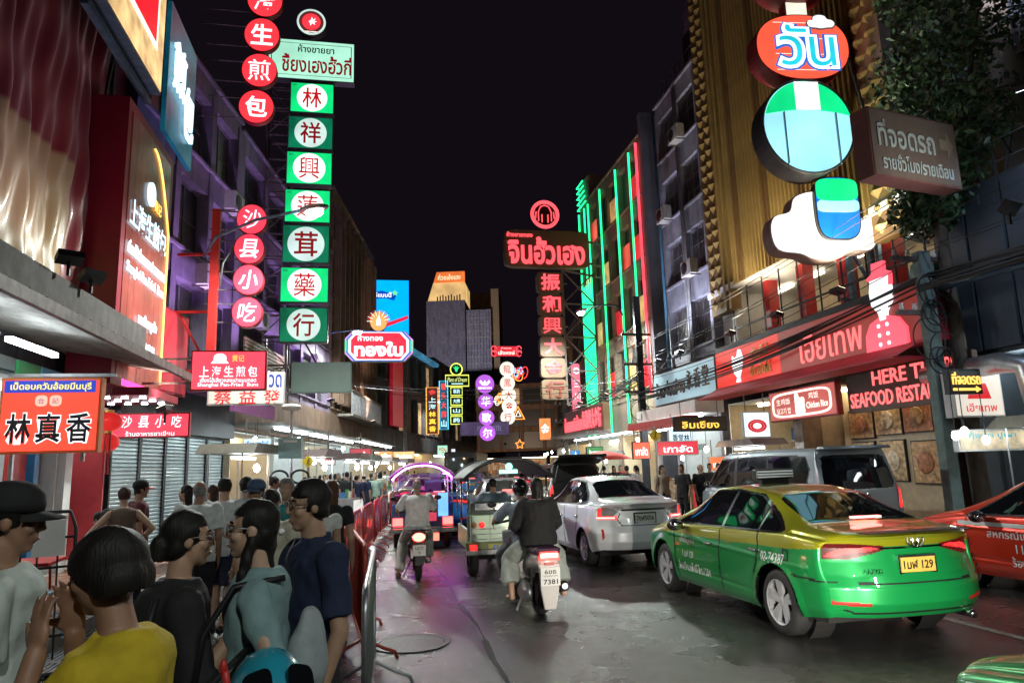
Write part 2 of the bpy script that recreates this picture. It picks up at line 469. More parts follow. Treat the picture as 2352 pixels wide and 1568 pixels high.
M_in_w = mat('shop_wall_white', (.66, .68, .66), .7, var=.06)
M_in_c = mat('shop_wall_cream', (.68, .58, .42), .7, var=.08)
M_floor = mat('shop_floor', (.40, .36, .32), .35, var=.1)
def shop(t, x0, x1, z1, depth, mw, tubes=2, goods=True, tube_mat=None, tube_len=1.2, rows=4, seed=0):
 """an open ground-floor shop: side walls, back wall, ceiling, floor, lamps, shelves full of goods"""
 rr = random.Random(seed)
 b = MB(); e = .06
 b.box(x0 + .01, x1 - .01, depth, depth + e, .145, z1 - .01); b.box(x0 + .012, x0 + e, .125, depth - .002, .15, z1 - .012); b.box(x1 - e, x1 - .012, .125, depth - .002, .15, z1 - .012)
 b.obj('shop_room', mw, t)
 b = MB(); b.box(x0 + e + .01, x1 - e - .01, .13, depth - .01, z1 - .07, z1 - .02); b.obj('shop_ceiling', M_in_w, t)
 b = MB(); b.box(x0 + e + .01, x1 - e - .01, .01, depth - .01, .12, .158); b.obj('shop_floor', M_floor, t)
 for i in range(tubes):
  xx = x0 + (x1 - x0) * (i + .5) / tubes
  b = MB(); b.box(xx - tube_len / 2, xx + tube_len / 2, depth * .35 - .03, depth * .35 + .03, z1 - .16, z1 - .10)
  b.obj('ceiling_tube', tube_mat or T_tube, t)
 if goods:
  s = MB()
  for k in range(rows):
   z = .5 + k * (z1 - .9) / rows; s.box(x0 + .1, x1 - .1, depth - .38, depth - .005, z, z + .03)
  s.obj('shelf', M_white, t)
  g = MB()
  for k in range(rows):
   z = .53 + k * (z1 - .9) / rows; x = x0 + .15; hm = (z1 - .9) / rows - .1
   while x < x1 - .35:
    w = rr.uniform(.08, .26); h = hm * rr.uniform(.5, .95); g.cur = rr.randrange(len(GOODS))
    g.box(x, x + w * .93, depth - .36 + rr.uniform(0, .05), depth - .06, z, z + h); x += w
  g.obj('shelf_goods', GOODS, t).__setitem__('kind', 'stuff')
# ============================================================ right side of the street
XR = 11.5
def rframe(ynear, yfar, name, label, x=XR, cat='building'):
 return frame_of((x, yfar), (x, ynear), name, label, cat)     # local x runs from far to near, -y looks to the road
# --- golden clad restaurant building
t, L = rframe(12.7, 22.3, 'restaurant_building', 'golden corrugated building above the red seafood restaurant fascia')
b = MB(); b.box(.1, L - .1, 2.6, 10, .14, 21); b.obj('wall', M_cream, t)
# open upper floor with red columns
b = MB(); b.box(0, L, -.15, 2.6, 7.25, 7.45); b.obj('ceiling_slab', M_white, t)
b = MB(); b.box(0, L, -.2, 2.6, 5.05, 5.2); b.obj('floor_slab', M_concl, t)
for k, xx in enumerate((2.6, 4.45, 6.3, 8.0)):
 b = MB(); b.box(xx - .17, xx + .17, .5, .84, 5.2, 7.25); b.obj('red_column', M_red_paint, t)
for i in range(10):
 b = MB(); b.box(1.2 + i * .93, 1.235 + i * .93, .1, .135, 5.2, 7.25); b.obj('window_bar', M_dark, t)
b = MB(); b.box(.9, L - .2, .1, .14, 5.95, 6.0); b.obj('hand_rail', M_dark, t)
b = MB(); b.box(.9, 1.0, .3, 2.6, 5.2, 7.25); b.box(.1, .9, .3, .5, 5.2, 7.25); b.obj('side_panel', M_white, t)
for xx in (2.0, 3.6, 5.4, 7.2, 8.8):
 b = MB(); b.box(xx - .5, xx + .5, 1.5, 1.58, 7.12, 7.2); b.obj('ceiling_lamp', glow('upper_floor_lamp', (1, .86, .6), 7, uneven=0), t)
# corrugated golden cladding, strip by strip
n = 34; w0 = 1.9; sw = (L - w0 - 1.2) / n
rib = MB(); rib.prism([(0, 0), (sw * .25, -.07), (sw * .62, -.07), (sw * .8, 0)], 0, 0.001)
me_rib = {}
for hue, mm in ((0, M_yellow_clad), (1, M_yellow_dark)):
 q = MB(); pr_ = [(0, 0), (sw * .2, -.09), (sw * .6, -.09), (sw * .78, 0), (sw, 0)]
 for i in range(4):
  q.add([(pr_[i][0], pr_[i][1], 0), (pr_[i + 1][0], pr_[i + 1][1], 0), (pr_[i + 1][0], pr_[i + 1][1], 14), (pr_[i][0], pr_[i][1], 14)], [(0, 1, 2, 3)])
 q.add([(0, .02, 0), (sw, .02, 0), (sw, .02, 14), (0, .02, 14)], [(3, 2, 1, 0)])
 me_rib[hue] = q.mesh('cladding_strip', mm)
for i in range(n):
 mesh_obj('cladding_strip', me_rib[1 if i % 9 in (2, 3) else 0], t, (w0 + i * sw, -.12, 7.3))
# pillar of diamond studs at each end
stud = MB(); a = .21
stud.add([(-a, 0, 0), (0, 0, -a), (a, 0, 0), (0, 0, a), (0, -.13, 0)], [(0, 1, 4), (1, 2, 4), (2, 3, 4), (3, 0, 4)])
me_stud = stud.mesh('diamond_stud', M_yellow_clad)
for (xx, ncol) in ((.62, 2), (L - .75, 2)):
 b = MB(); b.box(xx - .5, xx + .5, -.1, .2, 6.6, 21.3); o = b.obj('stud_pillar', M_yellow_dark, t)
 for k in range(34):
  for c in range(ncol):
   mesh_obj('diamond_stud', me_stud, o, (xx - .21 + c * .42, -.1, 6.95 + k * .42))
b = MB(); b.box(1.16, 1.3, -.16, .2, 6.6, 21.3); b.box(1.5, 1.62, -.16, .2, 6.6, 21.3); b.obj('pillar_moulding', M_yellow_clad, t)
# ground floor: dark red shop front with posters and fans
shop(t, .3, 4.3, 3.6, 2.6, M_in_c, 2, True, T_warm, .8, 3, 5)
shop(t, 4.6, L - .3, 3.6, 2.2, mat('restaurant_wall', (.36, .27, .20), .7), 3, False, T_warm, .8, 3, 6)
M_post = [mat('food_poster_%d' % i, c, .4, var=.6, scale=9) for i, c in enumerate([(.5, .3, .14), (.55, .38, .2), (.45, .18, .08), (.6, .5, .35)])]
for (xx, zz, w_, h_, k) in ((5.7, 2.55, .9, .7, 0), (6.7, 2.6, .9, .7, 1), (7.7, 2.62, .9, .7, 2), (5.7, 1.6, .8, .95, 3), (6.75, 1.6, .8, .95, 1), (7.8, 1.55, .8, .95, 0), (8.6, 2.5, .6, .7, 2)):
 b = MB(); b.box(xx - w_ / 2 - .03, xx + w_ / 2 + .03, 1.0, 1.06, zz - h_ / 2 - .03, zz + h_ / 2 + .03); o = b.obj('menu_frame', M_dark, t)
 b = MB(); b.box(xx - w_ / 2, xx + w_ / 2, .99, 1.0, zz - h_ / 2, zz + h_ / 2); b.obj('menu_picture', M_post[k], o)
 b = MB(); b.lathe([(.0, 0), (min(w_, h_) * .33, .01), (min(w_, h_) * .3, .03), (.02, .045)], 14, Matrix.Translation((xx, .985, zz)) @ Matrix.Rotation(PI / 2, 4, 'X'))
 b.obj('dish_picture', M_post[(k + 2) % 4], o)
b = MB(); b.box(4.9, 9.2, 1.06, 1.2, .14, 3.6); b.obj('front_wall', mat('tan_tiles', (.5, .40, .27), .4, var=.15), t)
b = MB(); b.box(4.35, 4.75, -.1, .5, .14, 3.7); b.obj('pillar', mat('brown_marble', (.18, .12, .09), .35, var=.3), t)
# --- dark old shophouse with grilles
M_dk = mat('sooty_render', (.16, .15, .17), .85, var=.25, scale=2, bump=.3, bscale=20, dirt=.7)
M_dk2 = mat('weathered_band', (.30, .30, .36), .8, var=.25, scale=2, bump=.3, bscale=20, dirt=.6)
GL = [mat('window_grille_%d' % i, c, .4, .1, var=.4, scale=12) for i, c in enumerate([(.02, .022, .025), (.06, .062, .06), (.035, .04, .042)])]
t, L = rframe(22.3, 26.1, 'shophouse', 'dark old shophouse with rows of grilled windows behind the utility pole')
facade(t, L, 5.4, 16.2, 2, 4, M_dk, M_dk2, M_dk2, M_dk2, GL, pier=.2, band=.95, deep=.35, dep=10, wx=3, wz=3)
for k in range(4):
 for i in range(2):
  x0 = i * 1.8 + .25; z0 = 5.4 + k * 2.7 + .5
  g = MB()
  for q in range(12): g.box(x0 + .12 + q * .125, x0 + .13 + q * .125, .12, .14, z0, z0 + 1.68)
  for q in range(5): g.box(x0 + .05, x0 + 1.6, .14, .15, z0 + .15 + q * .34, z0 + .16 + q * .34)
  g.obj('window_grille', M_rust, t)
for xx, m_ in ((.05, mat('blue_drain_pipe', (.07, .22, .34), .4)), (2.05, M_steel), (2.2, M_steel), (2.3, M_steel)):
 b = MB(); b.tube([(xx, -.1, 4.5), (xx, -.1, 16.3)], .055 if xx < 1 else .03, 8); b.obj('drain_pipe', m_, t, True)
b = MB(); b.box(.5, 3.6, 1.4, 8, 16.2, 21); b.box(0, .5, 3, 8, 16.2, 19); b.obj('stair_tower', M_purple, t)
b = MB()
for i in range(8): b.bar((.3 + i * .45, .3, 16.5), (.3 + i * .45, .3, 17.5), .03)
b.bar((.3, .3, 17.5), (3.5, .3, 17.5), .035); b.bar((.3, .3, 17.0), (3.5, .3, 17.0), .03); b.obj('roof_railing', M_rust, t)
b = MB(); b.lathe([(.75, 0), (.8, .1), (.8, 1.3), (.5, 1.6), (.1, 1.65)], 20, Matrix.Translation((2.9, 1.6, 18.6))); b.obj('water_tank', mat('teal_tank', (.03, .13, .17), .4), t, True)
b = MB(); b.box(1.9, 3.4, .6, 2.6, 16.4, 18.6); b.obj('tank_base', M_dark, t)
shop(t, .2, L - .2, 3.3, 3, M_in_w, 3, True, None, 1.0, 4, 3)
for k in range(3):
 b = MB(); b.box(.3 + k * 1.2, 1.2 + k * 1.2, -.9, -.82, 2.9, 2.96); b.obj('canopy_tube', T_tube, t)
b = MB(); b.box(0, .2, 0, 3, .14, 5.4); b.box(L - .2, L, 0, 3, .14, 5.4); b.box(.2, L - .2, .1, .4, 3.3, 5.4); b.obj('ground_wall', M_dk, t)
# --- neon lit gold shop building
M_tan = mat('pink_tan_render', (.30, .22, .17), .8, var=.15, scale=2, dirt=.4)
t, L = rframe(28.0, 37.5, 'gold_shop_building', 'tall building outlined with green neon tubes and red lit panels')
facade(t, L, 4.6, 16.0, 6, 4, M_tan, M_tan, M_tan, M_tan, GL, pier=.3, band=.75, deep=.3, dep=12, wx=2, wz=1)
b = MB(); b.box(L, L + .3, 0, 12, 0, 17.2); b.obj('side_wall', mat('bare_grey_side', (.15, .15, .17), .85, var=.15, scale=1.5, dirt=.5), t)
T_gneon = glow('green_neon', (.02, .95, .32), 1.5, uneven=.2, scale=3)
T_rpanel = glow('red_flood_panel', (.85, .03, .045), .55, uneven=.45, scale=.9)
for i, xx in enumerate((.15, .5, .85, 1.2, 1.55, 1.9, 4.0, 6.5, 8.4)):
 b = MB(); zt = 15.9 if i not in (1, 2, 4) else 11.5
 b.tube([(xx, -.09, 3.2 + .35 * (i % 3)), (xx, -.09, zt)], .05, 6); b.obj('neon_tube', T_gneon, t)
for k in range(5):
 b = MB(); b.tube([(.0, -.1, 16.2 + k * .34), (1.6 - .1 * k, -.1, 16.2 + k * .34)], .045, 6); b.tube([(0, -.1, 16.2 + k * .34), (-.02, 2.8, 16.2 + k * .34)], .045, 6); b.obj('neon_tube', T_gneon, t)
b = MB(); b.box(.05, 1.8, .05, 2.8, 16.0, 17.7); b.obj('roof_lantern', M_tan, t)
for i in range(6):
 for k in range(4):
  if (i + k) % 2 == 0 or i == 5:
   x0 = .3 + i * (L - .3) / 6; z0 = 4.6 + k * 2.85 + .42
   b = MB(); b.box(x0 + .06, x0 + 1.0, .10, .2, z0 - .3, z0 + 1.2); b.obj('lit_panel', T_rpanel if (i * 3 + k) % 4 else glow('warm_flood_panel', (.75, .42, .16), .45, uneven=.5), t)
b = MB(); b.tube([(L - .1, -.12, 4.6), (L - .1, -.12, 15.9)], .06, 6); b.obj('neon_tube', glow('red_neon_edge', (1, .06, .10), 1.4), t)
for k in range(6):
 b = MB(); b.box(.3 + k * 1.5, 1.5 + k * 1.5, -1.0, -.92, 3.0, 3.06); b.obj('canopy_tube', T_tube, t)
shop(t, .3, 4.6, 3.1, 4, M_in_c, 3, True, None, 1.2, 4, 8); shop(t, 4.9, L - .3, 3.1, 4, M_in_c, 3, True, T_warm, 1.0, 4, 9)
b = MB(); b.box(0, .3, 0, 4, .14, 4.6); b.box(4.6, 4.9, 0, 4, .14, 3.1); b.box(L - .3, L, 0, 4, .14, 4.6); b.box(.3, L - .3, .1, .4, 3.1, 4.6); b.obj('ground_wall', M_tan, t)
# --- nearest right building: slate panels, behind the tree
t, L = rframe(2.0, 12.6, 'warehouse_building', 'dark building with slate panels above the food stall at right')
b = MB(); b.box(0, L, .3, 9, 3.6, 7.0); b.box(0, .9, .3, 9, .14, 3.6); b.box(5.5, L, .3, 9, .14, 3.6); b.obj('wall', M_slate, t)
for i in range(12):
 b = MB(); b.box(.05 + i * .88, .05 + i * .88 + .80, .2, .3, 3.7, 6.9); b.obj('slate_panel', M_slate, t)
b = MB(); b.tube([(-.1, -.5, 5.0), (L, -.5, 4.6)], .06, 8); b.obj('conduit', M_blue_steel, t, True)
b = MB(); b.box(-.1, .45, -.25, .2, 4.9, 5.6); b.obj('junction_box', M_green_wall, t)
b = MB(); b.box(.9, 5.5, 2.0, 2.1, .14, 3.6); b.obj('back_wall', mat('tan_stall_wall', (.45, .36, .27), .7, var=.15, dirt=.4), t)
b = MB(); b.tube([(-.3, -.1, 3.35), (1.6, -.15, 3.35), (2.1, -.15, 3.2), (2.3, -.15, 1.9)], .2, 14); b.obj('exhaust_duct', M_steel, t, True)
for k in range(3):
 q = MB(); q.box(1.1 + k * 1.4, 2.2 + k * 1.4, .6, .68, 3.3, 3.36); q.obj('stall_tube', T_tube, t)
b = MB(); b.box(2.6, 3.1, -.05, .3, 2.3, 3.2); b.obj('meter_box', M_dkred, t)
b = MB(); b.box(2.72, 2.98, -.07, -.05, 2.75, 3.05); b.obj('meter_window', M_white, t)
# tall corrugated sheet wall standing further back
t, L = rframe(6.0, 13.4, 'corrugated_wall', 'tall pale corrugated metal wall high behind the tree', 15.0)
cm = MB(); pr_ = [(0, 0), (.12, -.1), (.3, -.1), (.42, 0)]
for i in range(3): cm.add([(pr_[i][0], pr_[i][1], 0), (pr_[i + 1][0], pr_[i + 1][1], 0), (pr_[i + 1][0], pr_[i + 1][1], 11), (pr_[i][0], pr_[i][1], 11)], [(0, 1, 2, 3)])
me_c = cm.mesh('metal_sheet', mat('pale_metal_sheet', (.34, .38, .46), .45, .5, var=.2, scale=3, dirt=.4))
for i in range(17): mesh_obj('metal_sheet', me_c, t, (i * .43, 0, 11.0))
b = MB(); b.box(0, L, .12, .4, 0, 22); b.obj('backing_wall', M_dark, t)
# ============================================================ left side of the street
def lframe(p0, p1, name, label): return frame_of(p0, p1, name, label)
# --- nearest left shophouses: duck shop, bun shop, tea restaurant with shutters
t, L = lframe((-5.4, 4), (-5.4, 14.2), 'shophouse', 'shophouse behind the red silk banner and duck shop board')
b = MB(); b.box(0, L, .25, 9, 3.6, 15); b.obj('wall', mat('grimy_wall', (.13, .12, .13), .85, var=.25, bump=.3, dirt=.7), t)
b = MB(); b.box(0, L, -1.1, .25, 4.05, 4.5); b.obj('canopy_slab', mat('sooty_slab', (.09, .082, .078), .85, var=.3, bump=.3, dirt=.7), t)
b = MB()
for i in range(26): b.add([(i * .4, -1.9, 3.62), (i * .4 + .2, -1.9, 3.68), (i * .4 + .4, -1.9, 3.62), (i * .4, .2, 3.98), (i * .4 + .2, .2, 4.04), (i * .4 + .4, .2, 3.98)], [(0, 1, 4, 3), (1, 2, 5, 4)])
b.obj('awning_sheet', M_conc, t)
b = MB(); b.box(0, L, -1.95, -1.88, 3.5, 3.64); b.obj('awning_edge', M_rust, t)
shop(t, 6.2, 9.9, 3.4, 2.2, M_in_w, 3, False, None, 1.1, 3, 21)
b = MB(); b.box(0, 6.2, .1, .3, .14, 3.6); b.box(9.9, L, 0, 3, .14, 3.6); b.box(6.2, 9.9, .1, .3, 3.4, 3.6); b.obj('ground_wall', M_in_w, t)
b = MB(); b.box(8.55, 9.15, .3, .36, .15, 2.9); b.obj('red_door', M_red_paint, t)
b = MB(); b.box(9.2, 9.36, .2, .36, .15, 2.9); b.obj('blue_post', mat('sky_blue_paint', (.02, .22, .5), .4), t)
for k in range(2):
 b = MB(); b.box(9.42 + k * .22, 9.6 + k * .22, .36, .42, .2, 2.8); b.obj('folding_door', M_steel, t)
b = MB(); b.box(7.4, 8.4, 2.12, 2.2, .9, 2.7); b.obj('menu_board', M_post[3], t)
for k, c in enumerate(((.03, .30, .10), (.05, .35, .55), (.55, .12, .03), (.03, .12, .45))):
 b = MB(); b.box(7.0 + k * .75, 7.7 + k * .75, -.42, -.38, 3.08, 3.42); b.obj('plastic_banner', mat('banner_%d' % k, c, .5), t)
for k in range(2):
 b = MB(); b.box(3.9 + k * 1.6, 5.2 + k * 1.6, -1.0, -.92, 3.42, 3.48); b.obj('awning_tube', T_tube, t)
t, L = lframe((-5.4, 14.2), (-5.4, 16.2), 'shophouse', 'narrow shophouse behind the tall dark red bun shop sign')
b = MB(); b.box(0, L, .25, 9, 3.3, 14); b.obj('wall', M_dkred, t)
b = MB(); b.box(0, L, -1.2, .25, 3.25, 3.4); b.obj('shop_soffit', M_dkred, t)
for i in range(3):
 for k in range(4):
  b = MB(); b.lathe([(.06, -.02), (.06, 0)], 10, Matrix.Translation((.35 + i * .6, -1.0 + k * .32, 3.24))); b.obj('downlight', T_spot, t)
shop(t, .05, L - .05, 3.2, 2.4, mat('bun_shop_wall', (.45, .05, .06), .5), 1, True, None, 1.0, 3, 22)
p0, p1 = (-5.4, 16.2), (-4.35, 22.8)
t, L = lframe(p0, p1, 'shophouse', 'mauve lit shophouse with steel roller shutters at street level')
facade(t, L, 4.4, 12.8, 3, 3, M_purple, M_purple, M_purple, M_purple, GL, pier=.3, band=.8, deep=.35, dep=9, wx=2, wz=2)
for i in range(5):
 shutter(t, .25 + i * 1.28, 1.4 + i * 1.28, .14, 2.75, .2)
b = MB(); b.box(0, L, .24, .5, .14, 3.0); b.box(0, L, -.1, .5, 2.8, 4.4); b.obj('ground_wall', M_dark, t)
b = MB(); b.box(3.2, L, -1.3, -1.2, 3.35, 3.85); b.box(3.2, L, -1.25, .2, 3.85, 3.9); b.obj('purple_awning', mat('purple_canvas', (.20, .05, .17), .7), t)
p2 = (-2.3, 36)
t, L = lframe(p1, p2, 'shophouse', 'long mauve shophouse row behind the green sign stack')
facade(t, L, 4.6, 12.6, 5, 3, M_purple, M_purple, M_purple, M_purple, GL, pier=.35, band=.8, deep=.35, dep=9, wx=2, wz=2)
b = MB(); b.box(0, L, .0, .5, 3.1, 4.6); b.obj('ground_wall', M_brown, t)
for k in range(3):
 shop(t, .3 + k * 4.5, 4.4 + k * 4.5, 3.1, 4, M_in_c if k != 1 else M_in_w, 3, True, T_warm if k == 0 else None, 1.2, 4, 30 + k)
for k in range(12):
 b = MB(); b.box(.2, 4.5, -.26, -.2, 4.6 + k * .12, 4.69 + k * .12); b.obj('louvre_slat', mat('ochre_slat', (.20, .15, .07), .6, var=.2), t)
b = MB(); b.box(0, L, -1.6, 0, 3.2, 3.28); b.obj('shop_canopy', M_conc, t)
for k in range(6):
 b = MB(); b.box(.6 + k * 2.2, 2.2 + k * 2.2, -1.2, -1.12, 3.1, 3.16); b.obj('canopy_tube', T_tube, t)
# --- tall brown building
p3 = (-.25, 49)
t, L = lframe(p2, p3, 'corner_building', 'tall brown building with vertical fins left of the blue screen')
facade(t, L, 4.6, 16.2, 5, 4, M_brown, M_brown, M_brown, M_brown, GL, pier=.35, band=.7, deep=.5, dep=10, wx=2, wz=2)
for k in range(11):
 b = MB(); b.box(.6 + k * 1.15, .72 + k * 1.15, -.35, 0, 5.2, 15.6); b.obj('vertical_fin', M_brown, t)
shop(t, .3, 6, 3.2, 4, M_in_w, 4, True, None, 1.2, 4, 41); shop(t, 6.3, L - .3, 3.2, 4, M_in_c, 4, True, T_warm, 1.2, 4, 42)
b = MB(); b.box(0, L, 0, .5, 3.2, 4.6); b.obj('ground_wall', M_brown, t)
b = MB(); b.box(0, L, -1.6, 0, 3.3, 3.38); b.obj('shop_canopy', M_conc, t)
for k in range(7):
 b = MB(); b.box(.4 + k * 1.8, 1.9 + k * 1.8, -1.3, -1.2, 3.2, 3.27); b.obj('canopy_tube', T_tube, t)
for k in range(24):
 b = MB(); b.box(2 + k * .42, 2.07 + k * .42, -.75, -.68, 4.7, 5.9); b.obj('baluster', M_steel, t)
b = MB(); b.box(1.9, 12.1, -.78, -.65, 5.9, 6.0); b.box(1.9, 12.1, -.8, 0, 4.6, 4.72); b.obj('balcony', M_concl, t)
GLF = GL + [glow('added_pane_glow', (.9, .6, .3), .25, .6, sample=False), GL[0], GL[1]]  # warm glowing panes added to brighten the far facades
# --- blue lit department store beyond the bend
p4 = (5.3, 67)
t, L = lframe(p3, p4, 'department_store', 'dark store with blue lit cornice beyond the bend on the left')
facade(t, L, 4.4, 11.5, 6, 2, M_dk, M_dk, M_dk, M_dk, GLF, pier=.35, band=.7, deep=.4, dep=12, wx=2, wz=2)
b = MB(); b.box(0, L, -.5, .3, 11.3, 11.6); b.obj('cornice', glow('blue_cornice', (.07, .30, .5), .35, uneven=.6, scale=.6), t)  # blue light on the cornice put into its material as glow
for k in range(2): shop(t, .3 + k * 9.3, 9 + k * 9.3, 3.2, 4, M_in_c, 5, True, T_warm, 1.4, 4, 50 + k)
b = MB(); b.box(0, L, 0, .5, 3.2, 4.4); b.obj('ground_wall', M_dk, t)
b = MB(); b.box(4, 8, -.25, .0, 5, 10.3); b.obj('red_panel', glow('deep_red_panel', (.28, .008, .02), .5), t)
p5 = (12.5, 90)
t, L = lframe(p4, p5, 'shophouse', 'far dark shophouse row left of the grey tower')
facade(t, L, 4.4, 12, 7, 2, M_dk, M_dk, M_dk, M_dk, GLF, pier=.35, band=.7, deep=.4, dep=12, wx=1, wz=1)
for k in range(2): shop(t, .3 + k * 12, 11.7 + k * 12, 3.2, 4, M_in_c, 6, True, T_warm if k else None, 1.6, 3, 60 + k)
b = MB(); b.box(0, L, 0, .5, 3.2, 4.4); b.obj('ground_wall', M_dk, t)
# --- right side beyond the gold shop
t, L = frame_of((15.2, 60), (11.5, 37.5), 'shophouse', 'far right brown shophouse row behind the pink vertical sign')
facade(t, L, 4.4, 10.5, 7, 2, M_brown, M_brown, M_brown, M_brown, GLF, pier=.35, band=.7, deep=.4, dep=12, wx=1, wz=1)
for k in range(2): shop(t, .3 + k * 11.3, 11 + k * 11.3, 3.2, 4, M_in_c, 6, True, T_warm if k else None, 1.4, 3, 70 + k)
b = MB(); b.box(0, L, 0, .5, 3.2, 4.4); b.obj('ground_wall', M_brown, t)
t, L = frame_of((26, 95), (15.2, 60), 'shophouse', 'farthest right row of low shophouses at the bend')
facade(t, L, 4.4, 13, 8, 2, M_brown, M_brown, M_brown, M_brown, GLF, pier=.35, band=.7, deep=.4, dep=12, wx=1, wz=1)
for k in range(2): shop(t, .3 + k * 18, 17.7 + k * 18, 3.2, 4, M_in_c, 7, True, T_warm, 1.6, 3, 80 + k)
b = MB(); b.box(0, L, 0, .5, 3.2, 4.4); b.obj('ground_wall', M_brown, t)
# --- block closing the view where the street bends away
c0, c1 = AY(1000, 1000, 128), AY(1330, 1000, 118)
t, L = frame_of((c0.x - 4, c0.y), (c1.x + 6, c1.y), 'end_building', 'brown block with lit shopfronts closing the far end of the street')
facade(t, L, 4.4, 16, 9, 3, M_brown, M_brown, M_brown, M_brown, GLF, pier=.5, band=.9, deep=.4, dep=10, wx=1, wz=1)
for k in range(3): shop(t, .3 + k * 12, 11.7 + k * 12, 3.4, 5, M_in_c, 5, True, T_warm, 2, 3, 90 + k)
# --- grey tower with its lit crown
c = AY(1050, 900, 150); k = 150 / FPX
t = thing('office_tower', 'tall grey office tower with lit golden crown against the night sky', 'tower', (c.x, c.y, 0), R(-14))
b = MB(); b.box(-6.5, 2.0, 0, 12, 0, 38); b.obj('tower_block', M_dk, t)
b = MB(); b.box(2.0, 7.5, 1.5, 13, 0, 36); b.obj('side_block', M_greywall, t)
for i in range(8):
 b = MB(); b.box(2.2 + i * .66, 2.45 + i * .66, 1.2, 1.5, 6, 35.5); b.obj('vertical_fin', M_greywall, t)
for i in range(20):
 b = MB(); b.box(2.1, 7.45, 1.3, 1.48, 6.5 + i * 1.45, 6.8 + i * 1.45); b.obj('floor_band', M_concl, t)
b = MB(); b.box(7.5, 9.2, 3, 13, 0, 41); b.obj('stair_shaft', mat('ochre_shaft', (.30, .21, .10), .8, dirt=.4), t)
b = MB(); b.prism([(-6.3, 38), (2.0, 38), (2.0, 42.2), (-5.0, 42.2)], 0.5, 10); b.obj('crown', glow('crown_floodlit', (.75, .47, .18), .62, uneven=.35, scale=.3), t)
b = MB(); b.prism([(-4.9, 42.2), (2.0, 42.2), (2.0, 44.6), (-4.2, 44.6)], 0.3, 1.0); o = b.obj('crown_sign', glow('crown_sign_orange', (.75, .17, .035), .7, uneven=.3, scale=.4), t)
text(t, 'ก๋วยเจ๋งเฮง', -1.4, 43.4, 5.0, 1.3, .28, glow('crown_letters', (1, .75, .45), .8, sample=False), bold=.02)
for i in range(9):
 b = MB(); b.box(-4.2 + i * .62, -3.95 + i * .62, .2, .5, 38.0, 39.0 + .2 * (i % 3)); b.obj('crown_post', M_dark, t)
c = AY(1120, 1000, 175)
t = thing('hotel_tower', 'slim dark tower with golden lit edge behind the office tower', 'tower', (c.x, c.y, 0), R(-10))
b = MB(); b.box(-5, 3.5, 0, 12, 0, 46); b.obj('tower_block', M_brown, t)
b = MB(); b.box(2.2, 3.3, -.4, 0, 20, 46.5); b.obj('lit_edge', glow('golden_edge', (.8, .42, .14), .55, uneven=.7, scale=.12), t)  # yellow lighting of the edge put in as surface glow
for i in range(22):
 b = MB(); b.box(-4.8, 2.0, -.2, 0, 4 + i * 1.9, 4.5 + i * 1.9); b.obj('floor_band', M_dk, t)
for i in range(30):
 x_, z_ = -6.0 + (i % 6) * 1.35, 6 + (i * 7 % 23) * 1.3
 b = MB(); b.box(x_, x_ + .9, -.06, -.02, z_, z_ + .8); b.obj('window', GLF[(i * 5) % len(GLF)], t)
# ============================================================ signs
E_red = glow('sign_red', (.95, .035, .05), .95, .18, 1.2)
E_pinkred = glow('sign_pink_red', (.85, .05, .09), .85, .25, 1.5)
E_green = glow('sign_green', (.005, .62, .17), .85, .35, .9)
E_dgreen = glow('sign_green_dim', (.003, .16, .075), .7, .6, .9)
E_disc = glow('sign_white_disc', (.80, .95, .90), .95, .12, 1.5)
E_discd = glow('sign_white_disc_dim', (.55, .72, .66), .8, .2, 1.2)
E_mint = glow('sign_mint', (.36, .74, .55), .85, .22, .8)
L_white = glow('letter_white', (.95, .97, 1), 1.0, 0, sample=False)
L_ww = glow('letter_warm_white', (1, .9, .78), 1.0, 0, sample=False)
L_red = glow('letter_red', (.62, .006, .012), .62, 0, sample=False)
L_dred = glow('letter_dark_red', (.30, .006, .01), .5, 0, sample=False)
L_neon = glow('letter_red_neon', (1, .09, .11), 1.15, 0)
L_dgreen = mat('print_dark_green', (.01, .06, .03), .5)
L_black = mat('print_black', (.012, .014, .018), .5)
L_blue = mat('print_blue', (.02, .05, .35), .5)
L_gold = glow('letter_gold', (1, .62, .10), 1.0, 0, sample=False)
L_cyan = glow('letter_cyan_white', (.60, .88, 1.0), 1.15, 0)
M_box = mat('sign_box_metal', (.10, .10, .11), .5, .4, var=.2, dirt=.3)
M_boxr = mat('sign_box_red', (.22, .008, .015), .45, var=.12)
M_boxw = mat('sign_box_white', (.5, .5, .5), .5, var=.1, dirt=.3)
def board(name, label, cat, bb, Y, th=.22, side=None, face=None, kind='rect', rz=0.0, group=None, border=.03, n=2.6, face_name='face'):
 x0, y0, x1, y1 = bb; xm, ym = (x0 + x1) / 2, (y0 + y1) / 2
 c = AY(xm, ym, Y); w = abs((AY(x1, ym, Y) - AY(x0, ym, Y)).x); h = abs((AY(xm, y0, Y) - AY(xm, y1, Y)).z)
 t = thing(name, label, cat, c, rz, group)
 poly = {'rect': [(-w / 2, -h / 2), (w / 2, -h / 2), (w / 2, h / 2), (-w / 2, h / 2)],
   'disc': superell(w, h, 2.0), 'round': superell(w, h, n, 48)}[kind] if isinstance(kind, str) else [(p[0] * w, p[1] * h) for p in kind]
 b = MB(); b.prism(poly, -th / 2, th / 2); b.obj('box', side or M_box, t)
 if face is not None:
  k = 1 - 2 * border / max(min(w, h), .01)
  b = MB(); b.prism([(p[0] * (1 - 2 * border / w), p[1] * (1 - 2 * border / h)) for p in poly], -th / 2 - .012, -th / 2 - .002); b.obj(face_name, face, t)
 return t, w, h, -th / 2 - .014
